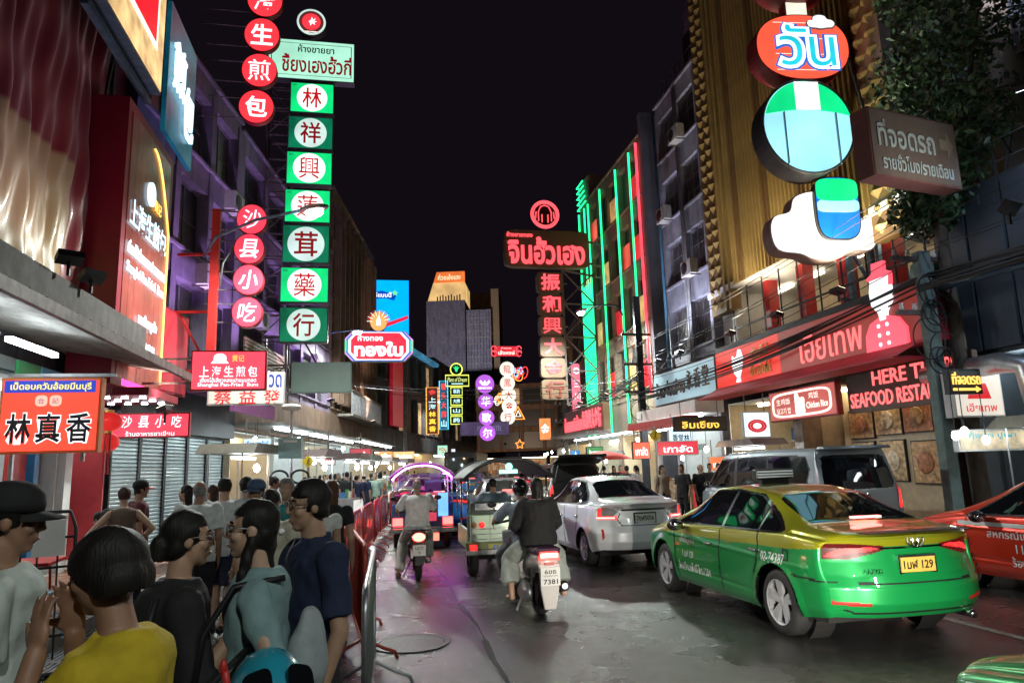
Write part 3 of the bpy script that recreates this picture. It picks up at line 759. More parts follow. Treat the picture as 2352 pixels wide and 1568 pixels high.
def brace(t, pts, r=.03, m=None, name='bracket'):
 """support bars in the sign's own frame"""
 b = MB()
 for a, c in pts: b.bar(a, c, r)
 return b.obj(name, m or M_rust, t)
# ---- left: duck shop board
t, w, h, y = board('shop_board', 'large red duck shop board with black brush characters at left', 'sign', (4, 868, 236, 1040), 9.6, .12, mat('orange_frame', (.6, .2, .06), .5), glow('board_print_glow', (.92, .075, .04), .80, .16, 1.4))  # printed board; the lamps' light on it is put in as glow
b = MB(); b.box(-w * .46, w * .44, y - .006, y - .002, h * .30, h * .46); b.obj('blue_strip', glow('board_blue', (.02, .05, .42), .8, .1), t)
text(t, 'เป็ดอบควันอ้อยมีนบุรี', -.0, h * .375, w * .8, h * .13, y - .008, glow('board_yellow', (.9, .72, .15), .9, 0, sample=False), bold=.02)
for q in (-.09, .05):
 shape(t, 'seal_ring', superell(.12 * w, .12 * w, 3, 20), y - .004, glow('seal_pale', (.95, .45, .35), .8, 0, sample=False), x=q * w, z=h * .19)
text(t, '合', -.09 * w, h * .19, .06 * w, None, y - .01, L_blue); text(t, '記', .05 * w, h * .19, .06 * w, None, y - .01, L_blue)
for q, ch in ((-.29, '林'), (.0, '真'), (.3, '香')):
 text(t, ch, q * w, -h * .17, w * .27, h * .42, y - .004, L_white, bold=.045)
 text(t, ch, q * w, -h * .17, w * .245, h * .385, y - .010, L_black, bold=.02)
brace(t, [((-w / 2, .1, h / 2 + .05), (w / 2 + .1, .1, h / 2 + .05)), ((-w * .4, .1, -h / 2), (-w * .4, .1, -h / 2 - 1.9)), ((w * .3, .1, -h / 2), (w * .3, .1, -h / 2 - .1))], .04, M_steel, 'support_pipe')
# ---- left: Shaxian red fascia
t, w, h, y = board('fascia_sign', 'pink red tea restaurant board with four white characters over the shutters', 'sign', (258, 948, 438, 1005), 15.2, .1, M_boxr, E_pinkred)
for i, ch in enumerate('沙县小吃'): text(t, ch, (-.30 + .21 * i) * w, h * .14, w * .13, h * .48, y - .002, L_white, bold=.01, shear=.12)
text(t, 'ร้านอาหารชาเขียน', .0, -h * .33, w * .62, h * .2, y - .002, L_white, bold=.01)
# ---- left: red Shanghai board (projecting)
t, w, h, y = board('projecting_sign', 'bright pink red pan fried bun board with steamer logo', 'sign', (441, 806, 614, 897), 14.9, .16, M_boxr, glow('sign_coral', (.95, .07, .11), .95, .1, 1.2))
for i, ch in enumerate('上海生煎包'): text(t, ch, (-.32 + .16 * i) * w, -h * .03, w * .125, h * .27, y - .002, L_white, bold=.012)
text(t, 'เซี่ยงไฮ้เสี่ยวหลงเปาแบบทอด', 0, -h * .24, w * .74, h * .12, y - .002, L_white, bold=.02)
text(t, 'Shanghai Pan-Fried  Buns', 0, -h * .37, w * .8, h * .12, y - .002, L_white, bold=.02)
shape(t, 'bun_logo', superell(w * .17, h * .24, 2.2, 24), y - .002, L_white, x=-w * .12, z=h * .30); shape(t, 'steamer_logo', [(-w * .12, 0), (w * .12, 0), (w * .08, h * .09), (-w * .08, h * .09)], y - .003, L_white, x=-w * .12, z=h * .17)
text(t, '黄记', w * .12, h * .3, w * .16, h * .17, y - .002, L_gold, bold=.01)
brace(t, [((-w / 2, 0, h * .3), (-w / 2 - .9, 0, h * .3)), ((-w / 2, 0, -h * .3), (-w / 2 - .9, 0, -h * .3))], .04)
# ---- left: white 蔡益發 board behind
t, w, h, y = board('projecting_sign', 'cream board with blue Thai letters and three red characters behind the bun board', 'sign', (480, 855, 655, 930), 17.6, .2, M_boxw, glow('sign_cream', (.70, .66, .58), .48, .15))
for i, ch in enumerate('蔡益發'): text(t, ch, (-.30 + .32 * i) * w, -h * .26, w * .22, h * .42, y - .003, L_red, bold=.01)
text(t, 'วด', .38 * w, h * .22, w * .17, h * .4, y - .003, L_blue, bold=.02)
brace(t, [((-w / 2, 0, h * .3), (-w / 2 - .6, 0, h * .3))], .05)
# ---- left: shutters' neighbour fascia running along the facade
def wall_board(name, label, p0, p1, z0, z1, outd, th, side, face, cat='sign'):
 d = Vector((p1[0] - p0[0], p1[1] - p0[1])); L = d.length; u = d.normalized(); nrm = Vector((u.y, -u.x))
 cx = (p0[0] + p1[0]) / 2 + nrm.x * outd; cy = (p0[1] + p1[1]) / 2 + nrm.y * outd
 t = thing(name, label, cat, (cx, cy, (z0 + z1) / 2), math.atan2(d.y, d.x))
 h = z1 - z0
 b = MB(); b.box(-L / 2, L / 2, -th / 2, th / 2, -h / 2, h / 2); b.obj('box', side, t)
 if face is not None:
  b = MB(); b.box(-L / 2 + .04, L / 2 - .04, -th / 2 - .012, -th / 2 - .002, -h / 2 + .04, h / 2 - .04); b.obj('face', face, t)
 return t, L, h, -th / 2 - .014
t, w, h, y = wall_board('fascia_sign', 'pale mint medicine shop fascia with small red characters above the purple awning', (-5.0, 18.6), (-4.35, 22.7), 3.75, 4.5, 1.25, .12, M_boxw, glow('sign_pale_mint', (.5, .78, .62), .5, .2))
text(t, '林祥興蓮茸藥行', .3, 0, w * .7, h * .5, y - .002, L_red, bold=.01, space=1.3)
# ---- left: small white-blue board
t, w, h, y = board('hanging_sign', 'small pale blue hanging board with blue Thai and red characters', 'sign', (558, 1006, 624, 1044), 19.0, .08, M_boxw, glow('sign_pale_blue', (.55, .82, .95), .85, .1))
text(t, 'เฮี้ยงเฮงฮั้วกี่', 0, h * .2, w * .8, h * .32, y - .002, glow('letter_blue', (.02, .1, .5), .6, 0, sample=False), bold=.02)
text(t, '林祥興藥行', 0, -h * .26, w * .8, h * .2, y - .002, L_red, space=1.3)
brace(t, [((-w * .4, 0, h / 2), (-w * .4, 0, h / 2 + .5)), ((w * .4, 0, h / 2), (w * .4, 0, h / 2 + .5))], .02)
# ---- left: grey-green blank box sign
t, w, h, y = board('blank_sign', 'unlit grey green blank box sign beneath the green sign stack', 'sign', (670, 832, 808, 902), 25, .2, mat('faded_green_sheet', (.22, .33, .29), .5, var=.12, scale=2, dirt=.25), mat('faded_green_face', (.25, .38, .33), .4, var=.1, scale=1.5, dirt=.15))
brace(t, [((-w / 2, 0, h * .4), (-w / 2 - 2, 0, h * .4)), ((-w * .1, 0, h / 2), (-w * .1 - .5, .2, h / 2 + .9))], .05)
# ---- left: discs
def disc_sign(name, label, c, r, Y, ch, face, letter, side, group, bar=None, tilt=1.0, bold=.012, wch=1.15, shear=0.):
 t, w, h, y = board(name, label, 'sign', (c[0] - r, c[1] - r * tilt, c[0] + r, c[1] + r * tilt), Y, .2, side, face, 'disc', group=group, border=.02)
 if ch: text(t, ch, 0, 0, w * .62, h * .62, y - .002, letter, bold=bold, shear=shear)
 if bar: brace(t, [((-w * .3, .05, h * .3), (-w * .3 - bar, .05, h * .3)), ((-w * .3, .05, -h * .3), (-w * .3 - bar, .05, -h * .3))], .025)
 return t, w, h
for c, ch, desc in (((610, 6), '海', 'topmost red disc of the pan fried bun column, cut by the picture edge'), ((603, 85), '生', 'red disc with the character for raw in the upper left column'), ((597, 166), '煎', 'red disc with the character for frying in the upper left column'), ((590, 249), '包', 'lowest red disc with the bun character in the upper left column')):
 disc_sign('disc_sign', desc, c, 41, 20.0, ch, E_red, L_white, M_boxr, 'upper red disc signs', 1.5, .93, bold=.02)
for c, ch, desc in (((580, 507), '沙', 'top pink red disc of the lower column beside the street lamp'), ((574, 574), '县', 'second pink red disc of the lower column'), ((572, 645), '小', 'third pink red disc of the lower column'), ((569, 719), '吃', 'bottom pink red disc of the lower column above the bun board')):
 disc_sign('disc_sign', desc, c, 35.5, 17.0, ch, E_pinkred, glow('letter_ice', (.75, .88, 1), 1.0, 0, sample=False), M_boxr, 'lower pink red disc signs', .75, .98, shear=.15)
c = AY(492, 640, 17.1)
t = thing('sign_mast', 'dark red steel mast carrying the lower pink disc signs', 'mast', (c.x, c.y, c.z))
b = MB(); b.box(-.09, .09, -.09, .09, -2.6, 1.7); b.obj('mast', M_red_paint, t)
b = MB()
for z in (-2.2, -.8, .6): b.bar((0, 0, z), (-.9, .3, z + .05), .06)
b.bar((0, 0, -2.2), (-.8, .3, -.8), .04); b.obj('mast_brace', M_red_paint, t)
b = MB(); b.tube([(.15, -.1, -.2), (.2, -.1, .35), (.4, -.1, .75), (.7, -.1, 1.0)], .025, 8); b.obj('conduit_pipe', M_steel, t, True)
# ---- left: green sign stack
G_Y = 25
chars = [('林', (668, 197, 768, 265), 1), ('祥', (663, 274, 766, 347), 0), ('興', (659, 354, 764, 428), 1), ('蓮', (655, 440, 760, 515), 1), ('茸', (650, 521, 758, 607), 0), ('藥', (645, 617, 756, 697), 1), ('行', (643, 708, 754, 788), 0)]
desc = ['top green box sign of the stack, bright, character for forest', 'second green box sign of the stack, dim left half', 'third green box sign of the stack, evenly bright', 'fourth green box sign of the stack, behind the street lamp', 'fifth green box sign of the stack, dark green', 'sixth green box sign of the stack, brightest green', 'bottom green box sign of the stack, half dark']
for (ch, bb, lit), d in zip(chars, desc):
 t, w, h, y = board('box_sign', d, 'sign', bb, G_Y, .35, M_box, E_green if lit else E_dgreen, group='green medicine shop signs')
 shape(t, 'white_disc', circle(h * .455, 36), y - .002, E_disc if lit else E_discd)
 text(t, ch, 0, 0, h * .58, h * .66, y - .008, L_red if lit else L_dred, bold=.014)
 text(t, '林祥', -w * .40, h * .40, w * .1, h * .07, y - .004, L_dgreen)
 brace(t, [((-w / 2, .05, h * .3), (-w / 2 - .55, .05, h * .3)), ((-w / 2, .05, -h * .3), (-w / 2 - .55, .05, -h * .3))], .05)
t, w, h, y = board('box_sign', 'wide mint green Thai shop sign topping the green stack', 'sign', (618, 100, 816, 190), G_Y, .35, M_box, E_mint)
text(t, 'ห้างขายยา', .05 * w, h * .28, w * .42, h * .2, y - .003, L_dgreen, bold=.02)
text(t, 'ชี้ยงเฮงฮั้วกี่', .06 * w, -h * .1, w * .80, h * .46, y - .003, L_dred, bold=.02)
b = MB()
for (a, c_) in (((-.46, -.4), (.46, -.4)), ((-.46, .4), (.46, .4)), ((-.46, -.4), (-.46, .4)), ((.46, -.4), (.46, .4))): b.bar((a[0] * w, y - .005, a[1] * h), (c_[0] * w, y - .005, c_[1] * h), .03, .006)
b.obj('printed_border', L_dgreen, t)
t, w, h, y = board('round_sign', 'round white and red bird emblem sign at the very top of the green stack', 'sign', (681, 26, 751, 88), G_Y, .3, M_box, E_discd, 'disc')
shape(t, 'dark_ring', circle(h * .40, 40), y - .002, glow('ring_dark', (.16, .03, .03), .5, 0, sample=False)); shape(t, 'red_field', circle(h * .30, 40), y - .008, E_red)
shape(t, 'bird_emblem', [(-.10, .0), (-.02, .06), (.02, .2), (.06, .08), (.16, .16), (.1, .04), (.2, .02), (.1, -.03), (.14, -.12), (.03, -.06), (-.03, -.17), (-.05, -.04)], y - .014, L_white)
shape(t, 'pale_ring_text', [(-.2 * w, -.02), (.2 * w, -.02), (.2 * w, .02), (-.2 * w, .02)], y - .006, L_ww, z=-h * .36)
text(t, 'THAI BIRD GOLD', 0, -h * .36, w * .5, h * .07, y - .012, L_dred)
c = AY(705, 500, G_Y + .35)
t = thing('sign_scaffold', 'steel lattice scaffold holding the green sign stack out from the facade', 'scaffold', (c.x, c.y, 4.2))
b = MB()
for xx in (-.6, -1.5):
 for yy in (0, .8): b.bar((xx, yy, 0), (xx, yy, 13.3), .06)
for k in range(14):
 z = .3 + k * .95
 b.bar((-.6, 0, z), (-1.5, 0, z), .04); b.bar((-.6, .8, z), (-1.5, .8, z), .04); b.bar((-.6, 0, z), (-.6, .8, z), .04)
 b.bar((-.6, 0, z), (-1.5, 0, z + .95), .035) if k % 2 else b.bar((-1.5, 0, z), (-.6, 0, z + .95), .035)
b.obj('lattice', M_rust, t)
b = MB()
for z in (.5, 3.4, 6.2): b.bar((-1.5, .4, z), (-3.4, .6, z), .06); b.bar((-1.5, .4, z + .8), (-3.2, .6, z), .05)
b.obj('wall_tie', M_rust, t)
# ---- left: tall dark red bun sign box, parallel to the street
t = thing('tall_sign', 'tall dark red bun shop sign box with glowing arch and white lettering', 'sign', (-5.05, 15.05, 6.15), PI / 2)
b = MB(); b.box(-1.5, 1.5, -.4, .35, -2.75, 2.75); b.obj('box', M_dkred, t)
b = MB()
for i in range(8): b.box(-1.28 + i * .32, -1.28 + i * .32 + .312, -.412, -.402, -2.6, 2.55)
b.obj('panelling', mat('rosewood_panel', (.30, .075, .06), .22, var=.3, scale=1.2), t)
arch = [(-1.2 + 2.5 * i / 16, .9 + 1.5 * math.sin(PI * i / 16)) for i in range(8, 16)] + [(1.3, .9), (1.3, -2.45)]
b = MB(); b.tube([(p[0], -.43, p[1]) for p in arch], .022, 6); b.obj('arch_neon', glow('amber_neon', (1, .55, .14), 1.6, 0), t)
def halo_text(body, x, z, w, h, m=L_cyan, bold=.008):
 o = text(t, body, x, z, w, h, -.44, m, depth=.012, bold=bold); return o
halo_text('上海生煎包', -.05, .60, 2.3, .56); halo_text('เซี่ยงไฮ้เสี่ยวหลงเปาแบบทอด', -.05, -.10, 2.35, .27); halo_text('Shanghai Pan-Fried  Buns', -.05, -.52, 2.35, .27)
halo_text('黄记', .42, 1.22, .46, .26, L_gold); halo_text('ชายคิ้วหมูเด้ง', .2, -1.35, 1.2, .3); halo_text('日出售罄', .3, -1.85, .85, .22); halo_text('日', -.3, -1.85, .2, .22, L_gold)
shape(t, 'bun_logo', superell(.42, .5, 2.2, 24), -.42, L_cyan, .05, -.05, 1.35)
b = MB(); b.box(-.95, .95, -.40, -.3, -2.72, -2.6); b.obj('wash_lamp', glow('magenta_wash', (.9, .1, .45), 3, 0), t)
# projecting neighbour: lower red bun box with gold neon
t = thing('bun_shop_sign', 'lower crimson bun shop box with gold outlined square characters', 'sign', (-5.0, 17.0, 4.35), PI / 2 - .155)
b = MB(); b.box(-1.15, 1.15, -.3, .3, -.75, 1.2); b.obj('box', M_dkred, t)
b = MB(); b.box(-1.1, 1.1, -.315, -.302, -.7, 1.15); b.obj('face', glow('crimson_gloss', (.5, .03, .05), .35, .5), t)
for z in (.25, -.3):
 b = MB(); q = .2
 b.tube([(-.5 - q, -.34, z - q), (-.5 + q, -.34, z - q), (-.5 + q, -.34, z + q), (-.5 - q, -.34, z + q)], .025, 6, True)
 b.tube([(-.5 - q, -.34, z), (-.5 + q, -.34, z)], .022, 6); b.tube([(-.5, -.34, z - q), (-.5, -.34, z + q)], .022, 6); b.obj('gold_neon', glow('gold_neon', (1, .6, .08), 1.8, 0), t)
# ---- left: red and gold billboard corner high up
t = thing('high_billboard', 'high billboard with red field and golden border cut by the top edge', 'billboard', (-4.6, 13.6, 10.95), PI / 2)
b = MB(); b.box(-2.0, 1.15, -.12, .12, -1.35, 3.4); b.obj('box', M_blue_steel, t)
b = MB(); b.box(-1.95, 1.1, -.135, -.122, -1.3, 3.35); b.obj('gold_border', glow('gilt_print', (.75, .50, .22), .85, .4, 3.0), t)
b = MB(); b.box(-1.2, .68, -.148, -.136, -.62, 3.3); b.obj('white_line', L_ww, t)
b = MB(); b.box(-1.12, .55, -.16, -.15, -.5, 3.3); b.obj('red_field', glow('billboard_red', (.85, .01, .02), .9, .15), t)
b = MB()
for k in range(5): b.bar((-2 + k * .7, .2, -1.3), (-2 + k * .7, .2, 3), .07); b.bar((-2 + k * .7, .2, -1.3 + k * .3), (-1.5 + k * .7, .6, .6), .06)
b.bar((-2.2, .1, -1.55), (1.1, .1, -1.55), .12); b.obj('truss', M_blue_steel, t)
# ---- left: cyan halo characters
t = thing('halo_sign', 'white characters with blue halo mounted high beside the billboard', 'sign', (-4.7, 16.9, 10.7), PI / 2)
b = MB(); b.box(-1.0, 1.3, .0, .1, -1.3, 1.9); b.obj('box', glow('blue_halo_glow', (.005, .10, .16), .35, .7, 1.6), t)  # halo around the characters put into the backing as faint glow
text(t, '煎', -.35, .5, .95, 1.25, -.05, L_cyan, .06, bold=.01); text(t, '包', .55, -.15, .8, 1.3, -.05, L_cyan, .06, bold=.01)
# ---- left: silk banner (cloth with real folds)
rb = np.random.RandomState(5); nx_, nz_ = 60, 90; ph = rb.rand(12) * 6.3; vs = []; fs = []
for j in range(nz_ + 1):
 for i in range(nx_ + 1):
  u, v = i / nx_, j / nz_
  fold = .05 * math.sin(u * 34 + ph[0] + 2 * v) * (1 - .6 * v) + .03 * math.sin(u * 61 + ph[1] - 3 * v + 1.2 * math.sin(v * 5)) + .05 * math.sin((u + v) * 9 + ph[2]) + .02 * math.sin((u * 1.5 - v) * 40 + ph[3])
  vs.append((-1.95 + 3.9 * u, fold, -4 + 8 * v))
for j in range(nz_):
 for i in range(nx_):
  a = j * (nx_ + 1) + i; fs.append((a, a + 1, a + nx_ + 2, a + nx_ + 1))
silk, nt, b = _new('banner_silk'); tc = nt.nodes.new('ShaderNodeTexCoord'); sp = nt.nodes.new('ShaderNodeSeparateXYZ'); nt.links.new(tc.outputs['Object'], sp.inputs[0])
ma = nt.nodes.new('ShaderNodeMath'); ma.operation = 'MULTIPLY_ADD'; ma.inputs[1].default_value = -.05; nt.links.new(sp.outputs['X'], ma.inputs[0]); nt.links.new(sp.outputs['Z'], ma.inputs[2])
r_ = _ramp(ma.outputs[0], .0, (0, 0, 0), 1, (1, 1, 1)); mr = nt.nodes.new('ShaderNodeMapRange'); nt.links.new(ma.outputs[0], mr.inputs['Value']); mr.inputs['From Min'].default_value = -1.65; mr.inputs['From Max'].default_value = -1.55
lt = nt.nodes.new('ShaderNodeMath'); lt.operation = 'LESS_THAN'; lt.inputs[1].default_value = .9; nt.links.new(sp.outputs['X'], lt.inputs[0])
inv = nt.nodes.new('ShaderNodeMath'); inv.operation = 'SUBTRACT'; inv.inputs[0].default_value = 1; nt.links.new(mr.outputs['Result'], inv.inputs[1])
mu = nt.nodes.new('ShaderNodeMath'); mu.operation = 'MULTIPLY'; nt.links.new(inv.outputs[0], mu.inputs[0]); nt.links.new(lt.outputs[0], mu.inputs[1])
mx = nt.nodes.new('ShaderNodeMix'); mx.data_type = 'RGBA'; nt.links.new(mu.outputs[0], mx.inputs['Factor']); mx.inputs['A'].default_value = (.22, .006, .014, 1); mx.inputs['B'].default_value = (.42, .28, .13, 1)
nt.links.new(mx.outputs['Result'], b.inputs['Base Color']); b.inputs['Roughness'].default_value = .42; b.inputs['Sheen Weight'].default_value = .3; b.inputs['Coat Weight'].default_value = .25
t = thing('silk_banner', 'huge crinkled red silk banner with gold lower panel hanging on the left facade', 'banner', (-5.28, 12.05, 8.75), PI / 2)
o = MB(); o.add(vs, fs); o.obj('cloth', silk, t, True)
b = MB(); b.tube([(-2.0, 0, 4.02), (2.0, 0, 4.02)], .04, 8); b.tube([(-2.0, 0, -4.02), (2.0, 0, -4.02)], .04, 8); b.obj('batten', M_steel, t)
b = MB()
for i in range(5): b.bar((2.1 + (i % 2) * .5, .1, -3.9 + i * 1.9), (2.6 - (i % 2) * .5, .1, -2.0 + i * 1.9), .06); b.bar((2.1, .1, -3.9 + i * 1.9), (2.6, .1, -3.9 + i * 1.9), .06)
b.bar((2.1, .1, -4), (2.1, .1, 5), .07); b.bar((2.6, .1, -4), (2.6, .1, 5), .07); b.obj('banner_truss', M_rust, t)
# ---- street lamps on both sides (lit)
T_lamp = glow('street_lamp_lens', (.92, 1.0, .92), 60, 0)
def street_lamp(label, head, base, power, pole=True, arm_from=None):
 h = Vector(head); bx, by = base
 t = thing('street_lamp', label, 'street lamp', (bx, by, .14), 0, 'lit street lamps')
 q = h - Vector((bx, by, .14))
 if pole:
  b = MB(); b.lathe([(.14, 0), (.14, .3), (.085, .35), (.055, q.z - .6)], 12); b.obj('pole', M_steel, t, True)
 b = MB(); b.tube([(0, 0, q.z - .7), (q.x * .12, q.y * .12, q.z - .25), (q.x * .5, q.y * .5, q.z + .02), (q.x, q.y, q.z + .08)], .035, 8); b.obj('arm', M_blue_steel, t, True)
 d = Vector((q.x, q.y, 0)).normalized(); a = math.atan2(d.y, d.x)
 M = Matrix.Translation(q) @ Matrix.Rotation(a, 4, 'Z')
 b = MB(); b.ell((.1, 0, .07), (.38, .14, .09), 14, 8, M); b.obj('lamp_head', M_steel, t, True)
 b = MB(); b.ell((.12, 0, -.03), (.22, .11, .10), 12, 8, M); b.obj('lamp_lens', T_lamp, t, True)
 ld = bpy.data.lights.new('street_lamp_light', 'SPOT'); ld.energy = power; ld.color = (.92, 1.0, .93); ld.spot_size = R(176); ld.spot_blend = .5; ld.shadow_soft_size = .18
 lo = bpy.data.objects.new('lamp_light', ld); link(lo, t); lo.location = q + d * .12 + Vector((0, 0, -.36))
 return t
def flood(label, loc, aim, col, power, size=95, group='facade flood lamps'):
 """small flood lamp washing a wall or sign; mostly added to brighten it"""
 t = thing('flood_lamp', label, 'flood lamp', loc, 0, group)
 d = (Vector(aim) - Vector(loc)).normalized(); q = d.to_track_quat('-Z', 'Y')
 M = q.to_matrix().to_4x4()
 b = MB(); b.box(-.16, .16, -.11, .11, .0, .10, M); b.obj('lamp_case', M_dark, t)
 b = MB(); b.box(-.14, .14, -.09, .09, -.012, -.002, M); b.obj('lamp_glass', glow('flood_glass_%d' % int(col[0] * 100 + col[2] * 10), col, 6, 0, sample=False), t)
 b = MB(); b.bar((0, 0, 0), (0, 0, -.3), .04); b.obj('lamp_stem', M_dark, t)
 ld = bpy.data.lights.new('flood_light', 'SPOT'); ld.energy = power; ld.color = col; ld.spot_size = R(size); ld.spot_blend = .9; ld.shadow_soft_size = .15
 lo = bpy.data.objects.new('lamp_light', ld); link(lo, t); lo.location = d * .06; lo.rotation_mode = 'QUATERNION'; lo.rotation_quaternion = q
 return t
hl = AY(712, 487, 15.5)
street_lamp('bright street lamp on a blue arm in front of the green sign stack', hl, (-4.0, 16.9), 1600, False)
hr = AY(1338, 716, 29)
street_lamp('bright street lamp in front of the green neon building', hr, (9.7, 26.4), 2200, False)
hm = AY(815, 762, 33)
street_lamp('distant street lamp just left of the octagonal gold shop sign', hm, (-2.9, 33.4), 1700, False)
hf = AY(1003, 922, 62); street_lamp('small far street lamp beside the dark red panel', hf, (2.9, 60.5), 1700, False)
street_lamp('added street lamp behind the viewer over the near lanes', (1.2, -6.0, 7.6), (-3.35, -6.4), 750)  # unseen lamp, added as fill for the road and near figures
street_lamp('added right side street lamp behind the viewer', (6.8, -2.5, 7.6), (9.75, -2.2), 300)  # second unseen lamp added as fill
for k, yy in enumerate((13.8, 16.3, 18.8)):
 flood(['near', 'middle', 'far'][k] + ' added flood lamp on the red fascia washing the golden cladding', (10.2, yy, 5.45), (11.6, yy, 10.5), (1.0, .86, .62), 800)  # added lamps that brighten the golden cladding
for k, yy in enumerate((22.6, 24.6)):
 flood(['near', 'far'][k] + ' added flood lamp on the pale fascia washing the dark shophouse', (10.3, yy, 5.5), (11.6, yy, 11), (.78, .8, 1.0), 620)  # added fixtures lifting the dark shophouse front
for k, (xx, yy) in enumerate(((-3.7, 18.6), (-3.2, 22.2), (-2.5, 26.5), (-1.9, 30.5))):
 flood(['nearest', 'second', 'third', 'farthest'][k] + ' violet flood lamp washing the mauve shophouses', (xx, yy, 4.75), (xx - 1.2, yy + .4, 10), (.68, .42, 1.0), 520)
flood('added warm flood lamp at the foot of the silk banner', (-4.2, 11.2, 4.75), (-5.4, 12.3, 8), (1.0, .86, .7), 20, 120)  # added lamp that lifts the banner cloth
flood('added violet flood lamp at the side of the silk banner', (-4.2, 10.4, 4.8), (-5.4, 12.2, 10), (.75, .6, 1.0), 40, 120)  # another added light on the cloth, cooler in tone
flood('added flood lamp lighting the tall bun shop sign', (-4.0, 14.6, 3.05), (-5, 15, 6), (1.0, .72, .62), 120, 110)  # added to light the sign box from below
for k, yy in enumerate((30, 34)):
 flood(['near', 'far'][k] + ' added flood lamp washing the neon building', (10.0, yy, 4.8), (11.6, yy, 10), (1.0, .62, .45), 260)  # added pair giving the neon facade more light
flood('added flood lamp washing the tall brown building', (-.2, 42, 4.6), (-1.6, 42.5, 12), (1.0, .62, .45), 900, 120)  # added lamp brightening the brown front
flood('added flood lamp on the parking sign frame', (9.4, 8.6, 5.4), (9.0, 10.2, 7.0), (1.0, .92, .85), 90, 90)  # added so that the unlit parking sign reads
flood('added cool flood lamp on the warehouse wall', (9.9, 8.4, 7.3), (11.8, 9.4, 5), (.6, .75, 1.0), 300, 130)  # added fill light for the slate panels
flood('added cool flood lamp lighting the corrugated wall', (13.6, 10.2, 10.6), (15, 10.4, 15), (.72, .74, 1.0), 1500, 130)  # added light that makes the corrugated sheets visible
flood('strong added flood lamp at the foot of the office tower', (8, 118, 14), (14, 150, 30), (.85, .8, 1.0), 22000, 110)  # added lamp lifting the tower out of the dark
flood('added flood lamp washing the end block', (18, 100, 5), (20, 120, 12), (1.0, .7, .5), 5000, 130)  # added lamp brightening the block at the street's end
# ---- middle distance left
oct_ = [(-.5, -.22), (-.38, -.5), (.38, -.5), (.5, -.22), (.5, .22), (.38, .5), (-.38, .5), (-.5, .22)]
t, w, h, y = board('gold_shop_sign', 'octagonal red gold shop sign with striped corners and white Thai letters', 'sign', (790, 762, 950, 831), 38, .5, M_boxw, glow('stripe_pink', (.75, .35, .75), .9, .2), oct_)
for k, (s_, c) in enumerate(((.93, (.05, .15, .55)), (.87, (.8, .8, .85)), (.80, (.9, .03, .06)))):
 b = MB(); b.prism([(p[0] * w * s_ * (1.0 if k < 2 else .985), p[1] * h * min(1, s_ + .06)) for p in oct_], y - .012 * (k + 1), y - .012 * k - .003); b.obj('colour_band', glow('octagon_band_%d' % k, c, .95, .1), t)
for sx in (-1, 1):
 b = MB(); b.box(sx * w * .47 - .06, sx * w * .47 + .06, y - .05, y - .045, -h * .18, h * .18); b.obj('green_bar', glow('bar_green', (.1, .7, .3), .9, 0, sample=False), t)
text(t, 'ห้างทอง', -w * .12, h * .27, w * .36, h * .22, y - .05, L_white, bold=.03); text(t, 'ทองใบ', 0, -h * .1, w * .7, h * .5, y - .05, L_white, bold=.05)
t, w, h, y = board('emblem_sign', 'round sunburst emblem standing on the octagonal gold shop sign', 'sign', (849, 716, 890, 762), 38, .25, M_boxw, glow('emblem_orange', (.9, .38, .12), .9, .1), 'disc')
for k in range(16):
 a = PI * k / 15; b = MB(); b.bar((math.cos(a) * h * .3, y - .01, math.sin(a) * h * .3), (math.cos(a) * h * .56, y - .01, math.sin(a) * h * .56), .07, .02); b.obj('ray', L_ww if k % 2 else E_red, t)
shape(t, 'white_drop', [(-.13 * w, -.2 * h), (.13 * w, -.2 * h), (.1 * w, .1 * h), (0, .32 * h), (-.1 * w, .1 * h)], y - .012, L_white)
t, w, h, y = board('video_screen', 'tall bright blue video billboard above the octagonal sign', 'screen', (850, 645, 939, 775), 50, .5, M_box, glow('screen_blue', (.0, .36, .95), 1.0, .06), border=.01)
shape(t, 'screen_ribbon', [(-.5 * w, .12 * h), (-.2 * w, .17 * h), (.18 * w, .10 * h), (.12 * w, .0), (-.1 * w, .04 * h), (-.5 * w, .02 * h)], y - .002, glow('screen_navy', (.0, .06, .42), .8, 0, sample=False), z=.14 * h)
text(t, 'ะดีแบบนี้', -.2 * w, .24 * h, w * .5, h * .09, y - .008, L_white, bold=.02)
shape(t, 'screen_star', [(math.cos(R(90 + 36 * k)) * w * (.09 if k % 2 == 0 else .04), math.sin(R(90 + 36 * k)) * w * (.09 if k % 2 == 0 else .04)) for k in range(10)], y - .008, glow('star_green', (.2, .7, .2), .9, 0, sample=False), x=.14 * w, z=.27 * h)
shape(t, 'screen_swoosh', [(-.1 * w, -.26 * h), (.48 * w, -.12 * h), (.48 * w, -.18 * h), (-.1 * w, -.33 * h)], y - .004, glow('swoosh_red', (.8, .02, .05), .8, 0, sample=False))
brace(t, [((-w * .4, .3, -h / 2), (-w * .4, .3, -h / 2 - 9)), ((w * .4, .3, -h / 2), (w * .4, .3, -h / 2 - 9))], .25)
def vsign(name, label, bb, Y, edge, facec, rows, side=M_box):
 t, w, h, y = board(name, label, 'sign', bb, Y, .4, side, glow(name + '_face_%d' % bb[0], facec, .7, .1), border=.02)
 e = glow(name + '_edge_%d' % bb[0], edge, 1.5, 0)
 b = MB(); q = [(-w / 2, y - .05, -h / 2), (w / 2, y - .05, -h / 2), (w / 2, y - .05, h / 2), (-w / 2, y - .05, h / 2)]; b.tube(q, w * .045, 6, True); b.obj('neon_edge', e, t)
 n = len(rows)
 for i, (ch, mm) in enumerate(rows): text(t, ch, 0, h * (.5 - (i + .5) / n) * .94, w * .62, h / n * .72, y - .03, mm, bold=.02)
 return t
